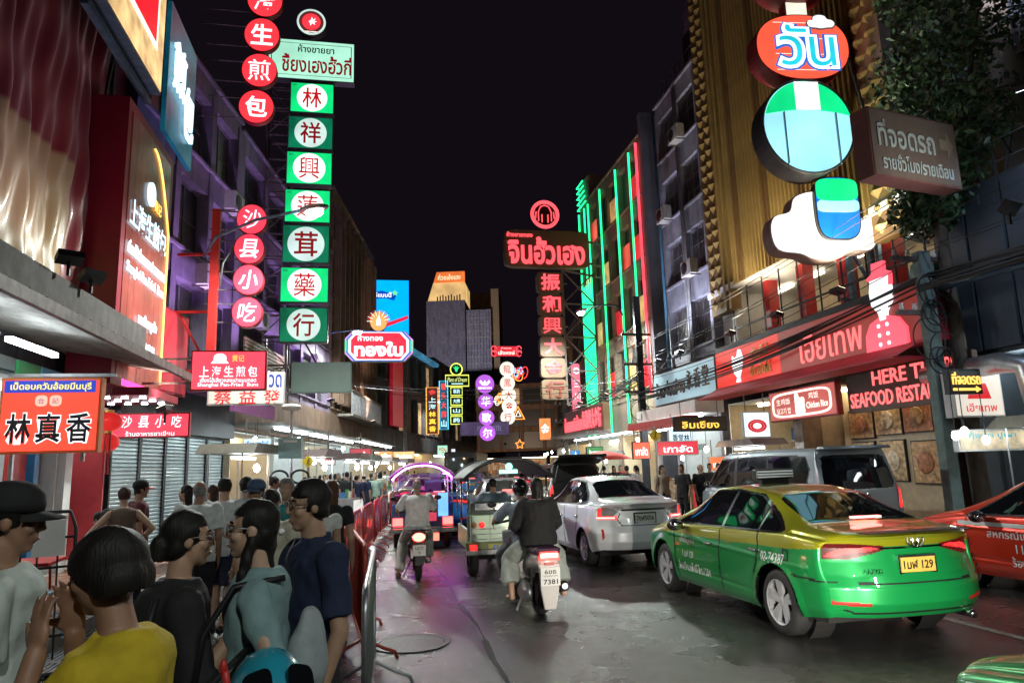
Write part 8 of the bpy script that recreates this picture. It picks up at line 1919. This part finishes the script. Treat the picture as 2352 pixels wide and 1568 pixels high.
# passenger: woman in black with long hair and wide pale trousers
rp = ride(pelvis=(0, 0, .86), neck=(0, .03, 1.33), head=(.01, .05, 1.49), armL=[(-.165, .03, 1.285), (-.27, .10, 1.05), (-.20, .36, .98)], armR=[(.165, .03, 1.285), (.27, .10, 1.05), (.20, .34, .95)], legL=[(-.11, .02, .82), (-.31, .28, .62), (-.33, .10, .22)], legR=[(.11, .02, .82), (.31, .28, .62), (.33, .10, .22)])
p = make_person(rp, 'f', dict(sleeve=1.75, loose=.05, fold=.007, hem=-.07), dict(len=1.72, wide=.06, loose=.016, fold=.008, rise=.02), 'long', hy=R(-10), vox=.011, seed=33, girth=1.2, shoes=False)
put_person('woman in black top with long hair riding pillion in wide pale trousers', (1.93, 8.62), R(3), p, 1.68, dict(body=SKINS[3], top=cloth('black', (.012, .011, .012)), bottom=cloth('sage_grey', (.36, .40, .36)), hair=H_black, shoe=M_plast))
# tuk-tuk driver
rp = ride(pelvis=(0, 0, .80), armL=[(-.19, .10, 1.235), (-.33, .22, 1.06), (-.34, .42, 1.02)], armR=[(.19, .10, 1.235), (.33, .22, 1.06), (.34, .42, 1.02)], legL=[(-.1, .02, .79), (-.2, .38, .72), (-.2, .42, .45)], legR=[(.1, .02, .79), (.2, .38, .72), (.2, .42, .45)])
p = make_person(rp, 'm', dict(sleeve=.8, loose=.026, fold=.006, hem=-.06), dict(len=1.9), 'short', vox=V1, seed=34, girth=1.05)
put_person('tuk-tuk driver in pale blue shirt seen through the open back', (2.12, 13.05), 0, p, 1.66, dict(body=SKINS[0], top=TOP['paleblue'], bottom=BOT['navy'], hair=H_black, shoe=M_plast))
put_person('passenger in dark shirt inside the violet tuk-tuk', (1.1, 17.55), 0, p, 1.62, dict(body=SKINS[1], top=TOP['black'], bottom=BOT['navy'], hair=H_black, shoe=M_plast))
# seated diner
sp_ = dict(pelvis=(0, 0, .50), neck=(0, .12, .97), head=(0, .19, 1.11), armL=[(-.17, .12, .93), (-.22, .28, .74), (-.1, .46, .76)], armR=[(.17, .12, .93), (.22, .28, .74), (.1, .46, .76)], legL=[(-.09, .05, .48), (-.11, .42, .46), (-.11, .42, .08)], legR=[(.09, .05, .48), (.11, .42, .46), (.11, .42, .08)])
AR['seated'] = make_person(sp_, 'm', dict(sleeve=.7, loose=.022, fold=.006, hem=-.04), dict(len=1.9), 'short', hp=R(-12), vox=V1, seed=35)
c = AY(205, 1250, 9.9); put_person('diner in black tee bent over the red table', (c.x, c.y), R(-60), AR['seated'], 1.68, dict(body=SKINS[1], top=TOP['black'], bottom=BOT['denim'], hair=H_black, shoe=M_plast), z=.14)
c = AY(250, 1250, 10.2); put_person('diner in white tee seated right of the black tee diner', (c.x, c.y), R(60), AR['seated'], 1.62, dict(body=SKINS[3], top=TOP['white'], bottom=BOT['black'], hair=H_black, shoe=M_plast), z=.14)
# ============================================================ street furniture
M_fence = mat('red_fence_paint', (.42, .05, .03), .4, .2, var=.25, scale=10, dirt=.3)
M_film, nt, b = _new('plastic_film'); b.inputs['Base Color'].default_value = (.55, .10, .08, 1); b.inputs['Roughness'].default_value = .12; b.inputs['Alpha'].default_value = .6; b.inputs['Coat Weight'].default_value = .6
def fence(label, a, c, m_, film=True, seed=0):
 a, c = Vector((*a, 0)), Vector((*c, 0)); d = c - a; L = d.length
 t = thing('crowd_barrier', label, 'barrier', a, math.atan2(d.y, d.x), 'crowd barriers along the pavement edge')
 b = MB(); h = 1.05; q = .12
 b.tube([(0, 0, .18), (0, 0, h - q), (q * .3, 0, h - q * .3), (q, 0, h), (L - q, 0, h), (L - q * .3, 0, h - q * .3), (L, 0, h - q), (L, 0, .18)], .021, 10, True); b.obj('frame', m_, t, True)
 for k in range(1, int(L / .13)):
  b = MB(); b.tube([(k * .13, 0, .18), (k * .13, 0, h - .02)], .008, 6); b.obj('upright', m_, t)
 for x in (.25, L - .25):
  b = MB(); b.tube([(x, -.32, .0), (x, -.30, .06), (x, -.2, .10), (x, 0, .2), (x, .2, .10), (x, .30, .06), (x, .32, 0)], .016, 8); b.obj('foot', m_, t, True)
 if film:
  v = []; f = []; n = 26; rs = random.Random(seed); ph_ = [rs.uniform(0, 6) for _ in range(4)]
  for j in range(7):
   for i in range(n + 1):
    u = i / n; v.append((.05 + (L - .1) * u, -.035 + .018 * math.sin(u * 40 + ph_[0]) + .012 * math.sin(u * 71 + j * .8 + ph_[1]), .28 + .74 * j / 6))
  for j in range(6):
   for i in range(n): p_ = j * (n + 1) + i; f.append((p_, p_ + 1, p_ + n + 2, p_ + n + 1))
  b = MB(); b.add(v, f); b.obj('plastic_sheet', M_film, t, True)
fence('bare steel barrier nearest to the viewer', (-.06, 4.3), (-.02, 6.5), M_steel, False)
for k, (a, c, d) in enumerate((((-.10, 6.8), (-.28, 8.8), 'second barrier from the viewer'), ((-.38, 9.1), (-.40, 11.2), 'third barrier, wrapped in shiny film beside the rider'), ((-.42, 11.6), (-.30, 13.7), 'fourth barrier behind the film wrapped one'), ((-.25, 14.1), (-.1, 16.2), 'fifth barrier left of the violet tuk-tuk'), ((-.05, 16.6), (.05, 18.7), 'sixth barrier beyond the violet tuk-tuk'), ((.1, 19.2), (.3, 21.3), 'seventh barrier from the viewer'), ((.4, 22), (.7, 24.2), 'farthest barrier of the row'))): fence('red ' + d, a, c, M_fence, True, k)
# hand truck
c = G(120, 1500); t = thing('hand_truck', 'tall dark steel hand truck standing behind the black capped man', 'hand truck', (-2.9, 7.3, 0), R(28)); t.rotation_euler = (R(-12), 0, R(28))
b = MB(); b.tube([(-.22, 0, .1), (-.22, 0, 1.3), (-.17, 0, 1.46), (.17, 0, 1.46), (.22, 0, 1.3), (.22, 0, .1)], .018, 8); b.obj('frame', M_dark, t, True)
for z in (.35, .65, .95, 1.22):
 b = MB(); b.tube([(-.22, 0, z), (.22, 0, z)], .012, 6); b.obj('cross_bar', M_dark, t)
for x in (-.08, .08):
 b = MB(); b.tube([(x, 0, .15), (x, 0, 1.22)], .009, 6); b.obj('rail', M_dark, t)
b = MB(); b.box(-.24, .24, -.02, .34, .03, .05); b.obj('toe_plate', M_dark, t)
for sg in (-1, 1): wheel_parts(t, sg * .26, -.1, .12, .06)
b = MB(); b.box(-.13, .13, -.03, -.02, 1.05, 1.38); b.obj('paper_notice', M_white, t)
# tables and stools
def table(label, c, m_):
 t = thing('folding_table', label, 'table', (c[0], c[1], .14), R(8), 'red street tables')
 b = MB(); b.box(-.55, .55, -.35, .35, .70, .74); b.obj('table_top', m_, t, bevel=.01)
 for x in (-.45, .45):
  for y in (-.28, .28): b = MB(); b.tube([(x, y, 0), (x * .9, y, .70)], .014, 8); b.obj('leg', m_, t)
 b = MB(); b.lathe([(.04, .74), (.045, .86), (.03, .9)], 12, Matrix.Translation((.1, 0, 0))); b.obj('sauce_pot', M_white, t)
ta = G(215, 1330, .14); table('red table in front of the seated diners', (-3.95, 8.7), M_red_paint); table('red table beside the red door at left', (-4.55, 7.6), M_red_paint)
for k, (xx, yy, d) in enumerate(((-3.65, 7.75, 'front'), (-3.35, 8.45, 'rear'))):
 t = thing('plastic_stool', 'pale blue plastic stool, %s one beside the red table' % d, 'stool', (xx, yy, .14), R(20 * k), 'pale blue stools')
 b = MB(); b.prism(superell(.30, .30, 5, 24), -.012, .012, Matrix.Translation((0, 0, .44)) @ Matrix.Rotation(PI / 2, 4, 'X')); b.obj('seat', mat('pale_blue_plastic', (.38, .55, .70), .4), t)
 for x in (-1, 1):
  for y in (-1, 1): b = MB(); b.bar((x * .12, y * .12, .43), (x * .17, y * .17, 0), .035, .02); b.obj('leg', MATS['pale_blue_plastic'], t)
 b = MB(); b.bar((-.15, -.15, .2), (.15, -.15, .2), .02); b.bar((-.15, .15, .2), (.15, .15, .2), .02); b.bar((-.15, -.15, .2), (-.15, .15, .2), .02); b.obj('stretcher', MATS['pale_blue_plastic'], t)
# child's ride-on car with push handle
t = thing('ride_on_car', 'turquoise toy car shell with dark windows and red knob at the bottom edge', 'toy car', (-.33, 2.45, 0), R(20)); t.scale = (.78, .78, 1.10)
b = MB(); M_tq = mat('turquoise_plastic', (.02, .30, .42), .25, coat=.5)
b.ell((0, 0, .78), (.20, .30, .20), 24, 14); b.ell((0, -.02, .94), (.155, .22, .14), 24, 12); b.obj('shell', M_tq, t, True)
for sg in (-1, 1):
 b = MB(); b.prism(superell(.11, .10, 3.5, 20), -.02, .02, Matrix.Translation((sg * .075, -.185, 1.0)) @ Matrix.Rotation(R(-38), 4, 'X') @ Matrix.Rotation(sg * R(18), 4, 'Z')); b.obj('window', M_cglass, t)
b = MB(); b.tube([(-.16, -.1, .98), (-.18, -.1, 1.05)], .014, 8); b.ell((-.185, -.1, 1.06), (.015, .015, .022), 10, 8); b.obj('red_knob', M_red_paint, t, True)
b = MB(); b.tube([(0, .2, .8), (0, .32, 1.05), (-.25, .1, .95)], .014, 8); b.obj('push_handle', M_plast, t)
for sg in (-1, 1):
 for y in (-.18, .18): wheel_parts(t, sg * .18, y, .1, .05)
b = MB(); b.box(-.12, .12, -.2, .2, .12, .6); b.obj('pedestal', M_tq, t, bevel=.03)
# shopping bag held by the man in navy
hb = Vector((cman[0] + .30, cman[1] - .06, .62)); t = thing('plastic_bag', 'clear plastic bag with yellow packet hanging from the hand of the navy shirted man', 'bag', hb)
b = MB(); b.lathe([(.01, .24), (.02, .2), (.08, .08), (.11, -.03), (.10, -.11), (.05, -.14)], 18); me = remesh(b, .012, 1, 'bag_film'); fold(me, .009, 3, 50); me.materials.append(mat('clear_bag', (.6, .6, .58), .15, alpha=.35)); mesh_obj('bag_film', me, t)
b = MB(); b.box(-.07, .07, -.05, .05, -.12, .02); b.obj('yellow_packet', mat('packet_yellow', (.55, .35, .03), .4), t, bevel=.01)
b = MB(); b.box(-.06, .05, -.055, .045, -.13, -.06); b.obj('red_packet', M_red_paint, t)
# poles and cables on the right
def pole(label, x, y, h, m_=M_conc):
 t = thing('utility_pole', label, 'pole', (x, y, .14), 0, 'utility poles on the right pavement')
 b = MB(); b.box(-.13, .13, -.11, .11, 0, h); b.obj('post', m_, t, bevel=.02)
 for z in [q for q in (4.3, 5.4, 6.6) if q < h]:
  b = MB(); b.box(-.7, .5, -.05, .05, z, z + .09); b.obj('cross_arm', M_rust, t)
  for q in (-.6, -.3, .3):
   b = MB(); b.lathe([(.03, 0), (.05, .05), (.03, .1), (.045, .14)], 10, Matrix.Translation((q, 0, z + .09))); b.obj('insulator', M_white, t)
 rs = random.Random(int(y)); 
 for k in range(9):
  b = MB(); r = rs.uniform(.18, .4); cx, cz = rs.uniform(-.3, .2), rs.uniform(3.3, 4.9)
  b.tube([(cx + r * math.cos(a_), -.16 - .02 * k, cz + r * 1.15 * math.sin(a_)) for a_ in [2 * PI * i / 18 for i in range(18)]], .014, 5, True); b.obj('cable_coil', M_cable, t)
 return t
pole('near concrete utility pole at the right edge of the restaurant', 10.75, 11.9, 5.6, mat('mossy_concrete', (.16, .22, .21), .8, var=.25, scale=5, dirt=.5)); pole('dark utility pole tangled with cables before the neon building', 10.25, 26.3, 8.2, M_dark); pole('far utility pole on the right', 12.0, 44.5, 8)
P3 = [(10.7, -4), (10.7, 11.9), (10.25, 26.3), (12.0, 44.5)]
rs = random.Random(4)
for s_ in range(3):
 a, c = P3[s_], P3[s_ + 1]
 t = thing('cable_bundle', ['nearest', 'middle', 'far'][s_] + ' span of sagging black cables along the right pavement', 'cables', (a[0], a[1], 4.4), 0, 'overhead cable spans')
 for k in range(17):
  z0 = 4.95 + .035 * k if k < 10 else 5.6 + .27 * (k - 10); dx = rs.uniform(-.18, .18); sg = rs.uniform(.1, .35) if k < 10 else rs.uniform(.1, .35)
  b = MB(); b.tube([(p.x - a[0], p.y - a[1], p.z - 4.4) for p in bez((a[0] + dx, a[1], z0), (c[0] + dx, c[1], z0 + rs.uniform(-.1, .1) - (.75 if s_ == 1 else 0)), sg, 14)], .022 if k < 10 else .010, 5); b.obj('cable', M_cable, t)
for k in range(8):
 p0 = (10.25, 26.3, 4.4 + .3 * k); p1 = (-3.2 + .3 * k, 30 + 4 * k, 5.5 + .5 * k) if k < 3 else (11.4, 21 + k * 1.6, 4.6 + .5 * k)
 t = thing('stray_wire', ['first', 'second', 'third', 'fourth', 'fifth', 'sixth', 'seventh', 'eighth'][k] + ' thin wire fanning from the dark cable pole, counted upward', 'wire', p0, 0, 'stray wires'); b = MB(); b.tube([Vector(p) - Vector(p0) for p in bez(p0, p1, .5, 12)], .012, 4); b.obj('wire', M_cable, t)
# signs on posts
def post_sign(label, x, y, Y, hh, kind):
 p = AY(x, y, Y); t = thing('traffic_sign', label, 'traffic sign', (p.x, p.y, .14)); z = p.z - .14
 b = MB(); b.tube([(0, .04, 0), (0, .04, z + .3)], .03, 8); b.obj('post', M_steel, t)
 if kind == 'walk':
  b = MB(); r = hh; b.prism([(0, -r), (r, 0), (0, r), (-r, 0)], -.015, .01, Matrix.Translation((0, 0, z))); b.obj('plate', mat('sign_yellow', (.62, .45, .02), .4), t)
  b = MB(); b.ell((.02, -.02, z + r * .45), (r * .1, .01, r * .1), 10, 6); b.bar((0, -.02, z + r * .32), (-.01, -.02, z - r * .05), r * .18, .01); b.bar((-.01, -.02, z - r * .05), (r * .22, -.02, z - r * .5), r * .1, .01); b.bar((-.01, -.02, z - r * .05), (-r * .2, -.02, z - r * .5), r * .1, .01); b.bar((0, -.02, z + r * .25), (r * .25, -.02, z), r * .08, .01); b.obj('walker_mark', M_plast, t)
 elif kind == 'box':
  b = MB(); b.box(-hh, hh, -.2, .2, z - hh * .9, z + hh * .9); b.obj('control_box', mat('teal_grey_box', (.25, .40, .40), .45, var=.1), t, bevel=.01); b = MB(); b.box(-.12, .14, -.21, -.2, z + hh * .5, z + hh * .7); b.obj('label_plate', M_white, t)
  b = MB(); b.tube([(0, 0, z + hh), (0, 0, z + hh + .55)], .03, 8); b.ell((0, -.05, z + hh + .6), (.2, .12, .08), 12, 8); b.obj('camera', M_white, t, True)
  for sg in (-1, 1): b = MB(); b.tube([(sg * .2 + .17 * math.cos(q), -.1, z - hh - .35 + .13 * math.sin(q)) for q in [2 * PI * i / 16 for i in range(16)]], .025, 6, True); b.obj('cable_coil', M_cable, t)
 elif kind == 'blue':
  b = MB(); b.box(-hh, hh, -.015, .01, z - hh, z + hh); b.obj('plate', glow('crossing_blue', (.03, .25, .6), .5, 0), t); shape(t, 'walker_mark', [(-.1, -.18), (0, .2), (.1, -.18), (0, -.02)], -.02, L_white, .006, 0, z)
 elif kind == 'light':
  b = MB(); b.box(-.16, .16, -.12, .12, z - .5, z + .5); b.obj('signal_case', M_dark, t)
  for q, m_ in ((.3, M_plast), (0, M_plast), (-.3, glow('signal_green', (.05, .9, .7), 5, 0))): b = MB(); b.ell((0, -.12, z + q), (.11, .04, .11), 12, 8); b.obj('signal_lamp', m_, t)
post_sign('yellow pedestrian diamond sign left over the crowd', 708, 1059, 17, .145, 'walk'); post_sign('yellow pedestrian diamond sign right on the dark pole', 1505, 1000, 22.5, .23, 'walk')
post_sign('grey green control box with camera on a post in the crowd', 668, 1029, 15, .22, 'box'); post_sign('small blue crossing sign by the raised tailgate', 1322, 1045, 33, .22, 'blue'); post_sign('green traffic light beside the gold shop fascia', 1323, 985, 37, .5, 'light')
# red lanterns
for k, (x, y, Y) in enumerate(((250, 968, 12.6), (246, 1015, 13.4))):
 p = AY(x, y, Y); t = thing('paper_lantern', ['round red paper lantern with gold band beside the duck board', 'second red lantern hanging lower behind it'][k], 'lantern', p, 0, 'red paper lanterns')
 b = MB(); b.ell((0, 0, 0), (.20, .20, .16), 20, 12); b.obj('globe', glow('lantern_red', (.62, .02, .02), .55, .3), t, True); b = MB(); b.lathe([(.07, .14), (.07, .19)], 12); b.lathe([(.06, -.19), (.06, -.14)], 12); b.obj('gold_cap', mat('lantern_gold', (.6, .38, .08), .35, .5), t); b = MB()
 for q in range(10): a_ = 2 * PI * q / 10; b.bar((.04 * math.cos(a_), .04 * math.sin(a_), -.18), (.05 * math.cos(a_), .05 * math.sin(a_), -.55), .012)
 b.obj('tassel', M_red_paint, t).__setitem__('kind', 'stuff'); b = MB(); b.bar((0, 0, .18), (0, 0, .6), .012); b.obj('cord', M_plast, t)
# parasol
p = AY(1384, 1048, 26); t = thing('parasol', 'wide red parasol over the pavement beyond the people carrier', 'parasol', (p.x, p.y, .0)); b = MB(); b.lathe([(1.15, p.z - .12), (.75, p.z + .06), (.35, p.z + .17), (.02, p.z + .22)], 16); b.obj('canopy', mat('parasol_red', (.62, .05, .035), .6), t, True); b = MB(); b.tube([(0, 0, 0), (0, 0, p.z + .2)], .025, 8); b.obj('pole', M_steel, t)
# poster stands on right pavement
for k, (x0, x1, m_, d) in enumerate(((1530, 1588, M_post[3], 'beige menu stand with wooden frame behind the white saloon'), (1592, 1650, glow('poster_red', (.62, .05, .06), .45, .3), 'red poster stand with pale roundel left of the taxi roof'))):
 a = AY(x0, 1145, 21.5); c = AY(x1, 1145, 21.5); t = thing('poster_stand', d, 'sign', ((a.x + c.x) / 2, a.y, .14)); w = (c.x - a.x)
 b = MB(); b.box(-w / 2, w / 2, -.02, .02, .1, 1.0); b.obj('panel', m_, t); b = MB(); b.tube([(-w / 2, 0, 0), (-w / 2, 0, 1.02), (w / 2, 0, 1.02), (w / 2, 0, 0)], .025, 6); b.obj('frame', mat('wood_frame', (.3, .16, .04), .5), t)
 if k: shape(t, 'roundel', circle(.2, 20), -.025, L_ww, .004, w * .2, .6); text(t, 'เกาลัด', -w * .15, .6, w * .4, .2, -.025, L_ww, .003, bold=.02)
# street food carts (lit)
def cart(label, x, y, rz, col, lamp=T_tube, w=1.6):
 t = thing('food_cart', label, 'food cart', (x, y, .0), rz, 'lit street food carts')
 b = MB(); b.box(-w / 2, w / 2, -.35, .35, .35, .92); b.obj('counter', mat('cart_steel_%s' % (col,), (.45, .46, .47), .3, .8), t, bevel=.01)
 b = MB(); b.box(-w / 2, w / 2, -.37, -.352, .42, .85); b.obj('front_banner', glow('cart_banner_%d' % int(col[0] * 100 + col[1] * 10), col, .6, .3), t)
 for x_ in (-1, 1):
  for y_ in (-.3, .3): b = MB(); b.tube([(x_ * w / 2, y_, .92), (x_ * w / 2, y_, 2.15)], .015, 6); b.obj('post', M_steel, t)
  wheel_parts(t, x_ * (w / 2 - .15), 0, .18, .05)
 b = MB(); b.prism([(-w / 2 - .15, 2.12), (w / 2 + .15, 2.12), (w / 2 - .1, 2.3), (-w / 2 + .1, 2.3)], -.55, .5); b.obj('canopy', mat('cart_canopy_%d' % int(col[0] * 100), tuple(.10 + .06 * q for q in col), .6, dirt=.4), t)
 b = MB(); b.box(-w * .4, w * .4, -.1, -.05, 2.02, 2.07); b.obj('lamp_tube', lamp, t)
 b = MB(); b.ell((w * .25, -.2, 1.85), (.06, .06, .08), 10, 8); b.obj('bulb', glow('cart_bulb', (1, .95, .85), 40, 0), t)
 rs = random.Random(int(x * 10 + y)); g = MB()
 for k in range(26): g.cur = rs.randrange(len(GOODS)); u = rs.uniform(-w * .45, w * .4); v = rs.uniform(-.3, .2); s_ = rs.uniform(.05, .13); g.box(u, u + s_, v, v + s_, .92, .92 + rs.uniform(.05, .28))
 g.obj('cart_goods', GOODS, t).__setitem__('kind', 'stuff')
for k, (x, y, rz, col, d) in enumerate(((-2.6, 14.6, 82, (.75, .6, .05), 'yellow'), (-1.6, 19.0, 80, (.8, .1, .06), 'red'), (-.9, 23.6, 80, (.8, .8, .75), 'white'), (-.5, 27.4, 78, (.1, .5, .3), 'green'), (.3, 32, 78, (.85, .3, .05), 'orange'), (1.2, 37, 76, (.7, .1, .3), 'magenta'))): cart('%s bannered food cart on the left pavement, %s from the viewer' % (d, ['nearest', 'second', 'third', 'fourth', 'fifth', 'sixth'][k]), x, y, R(rz), col)
for k, (x, y, rz, col, d) in enumerate(((10.5, 23.5, -90, (.1, .45, .7), 'blue'), (10.6, 18.9, -90, (.7, .12, .08), 'crimson'), (10.7, 9.2, -90, (.75, .55, .35), 'tan'), (10.4, 31.5, -90, (.9, .85, .7), 'cream'), (11.8, 41, -100, (.8, .2, .05), 'amber'))): cart('%s bannered food cart on the right pavement' % d, x, y, R(rz), col, w=2.0)
# stall menu lightbox at far right and its lamps
t, w, h, y = board('menu_lightbox', 'bright seafood menu lightbox of the stall at the right edge', 'sign', (2195, 985, 2350, 1035), 10.4, .12, M_boxw, glow('menu_sheet', (.55, .45, .30), .55, .7, 5)); text(t, 'กุ้งเผา ปูเผา', 0, h * .2, w * .7, h * .35, y - .004, glow('menu_teal', (.05, .35, .4), .6, 0, sample=False), bold=.02)
for k, (x, y_) in enumerate(((2195, 1000), (2215, 990), (2265, 1010))):
 p = AY(x, y_, 10.0); t = thing('bare_bulb', ['left', 'middle', 'right'][k] + ' bare white bulb hanging over the seafood stall', 'lamp', p, 0, 'bare bulbs of the seafood stall'); b = MB(); b.ell((0, 0, 0), (.06, .06, .075), 12, 8); b.obj('bulb_glass', glow('bare_bulb', (.85, .97, 1), 16, 0), t, True); b = MB(); b.tube([(0, 0, .07), (0, 0, .8)], .008, 5); b.obj('flex', M_cable, t)
# hanging shop lamps in the far stalls, both sides
k = 0
for (line, side_, y0, y1, n) in ((LF, 2.0, 20, 62, 15), (RF, -2.0, 20, 60, 12)):
 for i in range(n):
  yy = y0 + (y1 - y0) * (i / n) ** 1.15 + rs.uniform(-.6, .6); xx = np.interp(yy, [q[1] for q in line], [q[0] for q in line]) + side_ * rs.uniform(.3, .9)
  z = rs.uniform(2.0, 2.8); warm = rs.random() < .45; k += 1
  t = thing('stall_lamp', 'naked bright stall lamp hung over the %s pavement' % ('left' if side_ > 0 else 'right'), 'lamp', (xx, yy, z), 0, 'naked stall lamps')
  b = MB(); b.ell((0, 0, 0), (.07, .07, .09), 8, 6); b.obj('bulb', glow('stall_bulb_warm', (1, .72, .4), 45, 0) if warm else glow('stall_bulb_cool', (.75, .97, 1), 45, 0), t, True); b = MB(); b.tube([(0, 0, .08), (0, 0, 3.2 - z)], .008, 4); b.obj('flex', M_cable, t)
# vegetation
def leaves(name, label, base, blobs, n, size, m_, mt, seed, cat='tree', trunk=None):
 rs = np.random.RandomState(seed); t = thing(name, label, cat, base); V = []; F = []
 for k in range(n):
  c, r = blobs[rs.randint(len(blobs))]; d = rs.randn(3); d /= np.linalg.norm(d); p = np.array(c) + d * np.array(r) * rs.rand() ** .4
  a = rs.randn(3); a /= np.linalg.norm(a); b_ = np.cross(a, rs.randn(3)); b_ /= np.linalg.norm(b_); s_ = size * rs.uniform(.6, 1.3); i0 = len(V)
  V += [tuple(p - a * s_), tuple(p + b_ * s_ * .45 + a * .1 * s_), tuple(p + a * s_), tuple(p - b_ * s_ * .45 + a * .1 * s_)]; F.append((i0, i0 + 1, i0 + 2, i0 + 3))
 o = MB(); o.v = V; o.f = F; o.m = [0] * len(F); o.obj('foliage', m_, t).__setitem__('kind', 'stuff')
 b = MB()
 for seg in (trunk or []): b.tube(seg[0], seg[1], 8)
 b.obj('trunk', mt, t, True); return t
M_leaf = mat('tree_leaf', (.045, .10, .035), .45, var=.5, scale=3); M_bark = mat('bark', (.09, .07, .055), .9, var=.3, bump=.4)
leaves('street_tree', 'dark leafy tree spreading over the warehouse at upper right', (11.0, 11.5, 0), [((.2, .0, 11.4), (.9, .8, 1.0)), ((.3, .2, 9.6), (1.0, 1.2, 1.1)), ((.1, -.6, 8.2), (1.1, 1.3, .9)), ((.1, .5, 6.7), (.7, .7, .6)), ((.2, -1.3, 10.0), (1.0, 1.1, 1.0)), ((.2, .2, 7.4), (1.0, .9, .8)), ((-.4, -.5, 12.0), (.8, .9, .7))], 9000, .085, M_leaf, M_bark, 3, trunk=[([(.3, .3, .1), (.25, .3, 4), (.1, .2, 7), (.2, .1, 9.5)], [.16, .13, .1, .05]), ([(.1, .2, 6.5), (-.2, 1.2, 8), (-.3, 1.7, 10.8)], [.06, .05, .02]), ([(.1, .2, 7), (.2, -.8, 8.6), (.2, -1.3, 10)], [.06, .05, .02])])
leaves('potted_plant', 'leafy potted shrub beside the duck shop at the left edge', (-4.35, 6.6, .14), [((0, 0, 1.25), (.35, .35, .4)), ((.15, .3, 1.7), (.3, .3, .35)), ((-.1, .1, 2.05), (.2, .2, .25))], 900, .05, M_leaf, M_bark, 6, 'plant', [([(0, 0, .3), (0, 0, 1.0), (.1, .2, 1.6)], [.03, .02, .012]), ([(0, 0, 0), (0, 0, .34)], [.16, .2])])
t = thing('steel_frame', 'rusty angle iron frame in the tree beside the brown parking sign', 'frame', (10.2, 11.4, 0)); b = MB(); fr = [AY(2235, 275, 11.3), AY(2250, 470, 11.3), AY(2265, 265, 11.3), AY(2300, 470, 11.3), AY(2330, 250, 11.3), AY(2345, 390, 11.3)]; off_ = Vector((10.2, 11.4, 0))
for (i, j) in ((0, 1), (2, 3), (0, 2), (1, 3), (2, 4), (3, 4), (3, 5), (2, 5)): b.bar(fr[i] - off_, fr[j] - off_, .05)
b.obj('angle_iron', M_rust, t)
# air conditioners on the facades
M_ac = mat('ac_casing', (.46, .45, .42), .5, var=.1, dirt=.5); i = 0
for (x, y, z, rz, d) in ((-4.55, 19.2, 6.6, 81, 'low on the mauve facade above the shutters'), (-4.3, 20.9, 9.3, 81, 'high on the mauve facade above the shutters'), (-3.9, 23.8, 6.4, 81, 'left of the green sign scaffold'), (-3.2, 28.2, 8.9, 81, 'high behind the green sign stack'), (-2.75, 31.4, 6.2, 81, 'low behind the green sign stack'), (11.2, 22.9, 8.3, -90, 'on the dark shophouse, lowest'), (11.2, 24.8, 11.0, -90, 'on the dark shophouse, middle'), (11.2, 23.2, 13.6, -90, 'on the dark shophouse, highest'), (11.3, 8.2, 4.1, -90, 'on the slate warehouse wall')):
 t = thing('air_conditioner', 'grimy outdoor air conditioner ' + d, 'air conditioner', (x, y, z), R(rz), 'facade air conditioners')
 b = MB(); b.box(-.4, .4, -.32, .0, 0, .56); b.obj('casing', M_ac, t, bevel=.02)
 b = MB(); b.lathe([(.22, 0), (.22, .02), (.06, .03)], 20, Matrix.Translation((-.1, -.32, .28)) @ Matrix.Rotation(PI / 2, 4, 'X')); b.obj('fan_grille', M_dark, t)
 for sg in (-1, 1): b = MB(); b.bar((sg * .3, -.3, -.02), (sg * .3, .1, -.02), .04); b.obj('wall_bracket', M_rust, t)
# manhole cover
t = thing('manhole_cover', 'round iron manhole cover in the lane left of the scooter', 'manhole', (.35, 7.6, .004)); b = MB(); b.lathe([(.33, 0), (.33, .006)], 28); b.obj('lid', mat('cast_iron', (.05, .048, .046), .45, .7, var=.3, scale=30, bump=.5), t); b = MB(); b.lathe([(.34, .0), (.34, .008), (.39, .008), (.39, .0)], 28, cap=False); b.obj('ring', MATS['cast_iron'], t)
bpy.data.scenes.remove(_TSC)
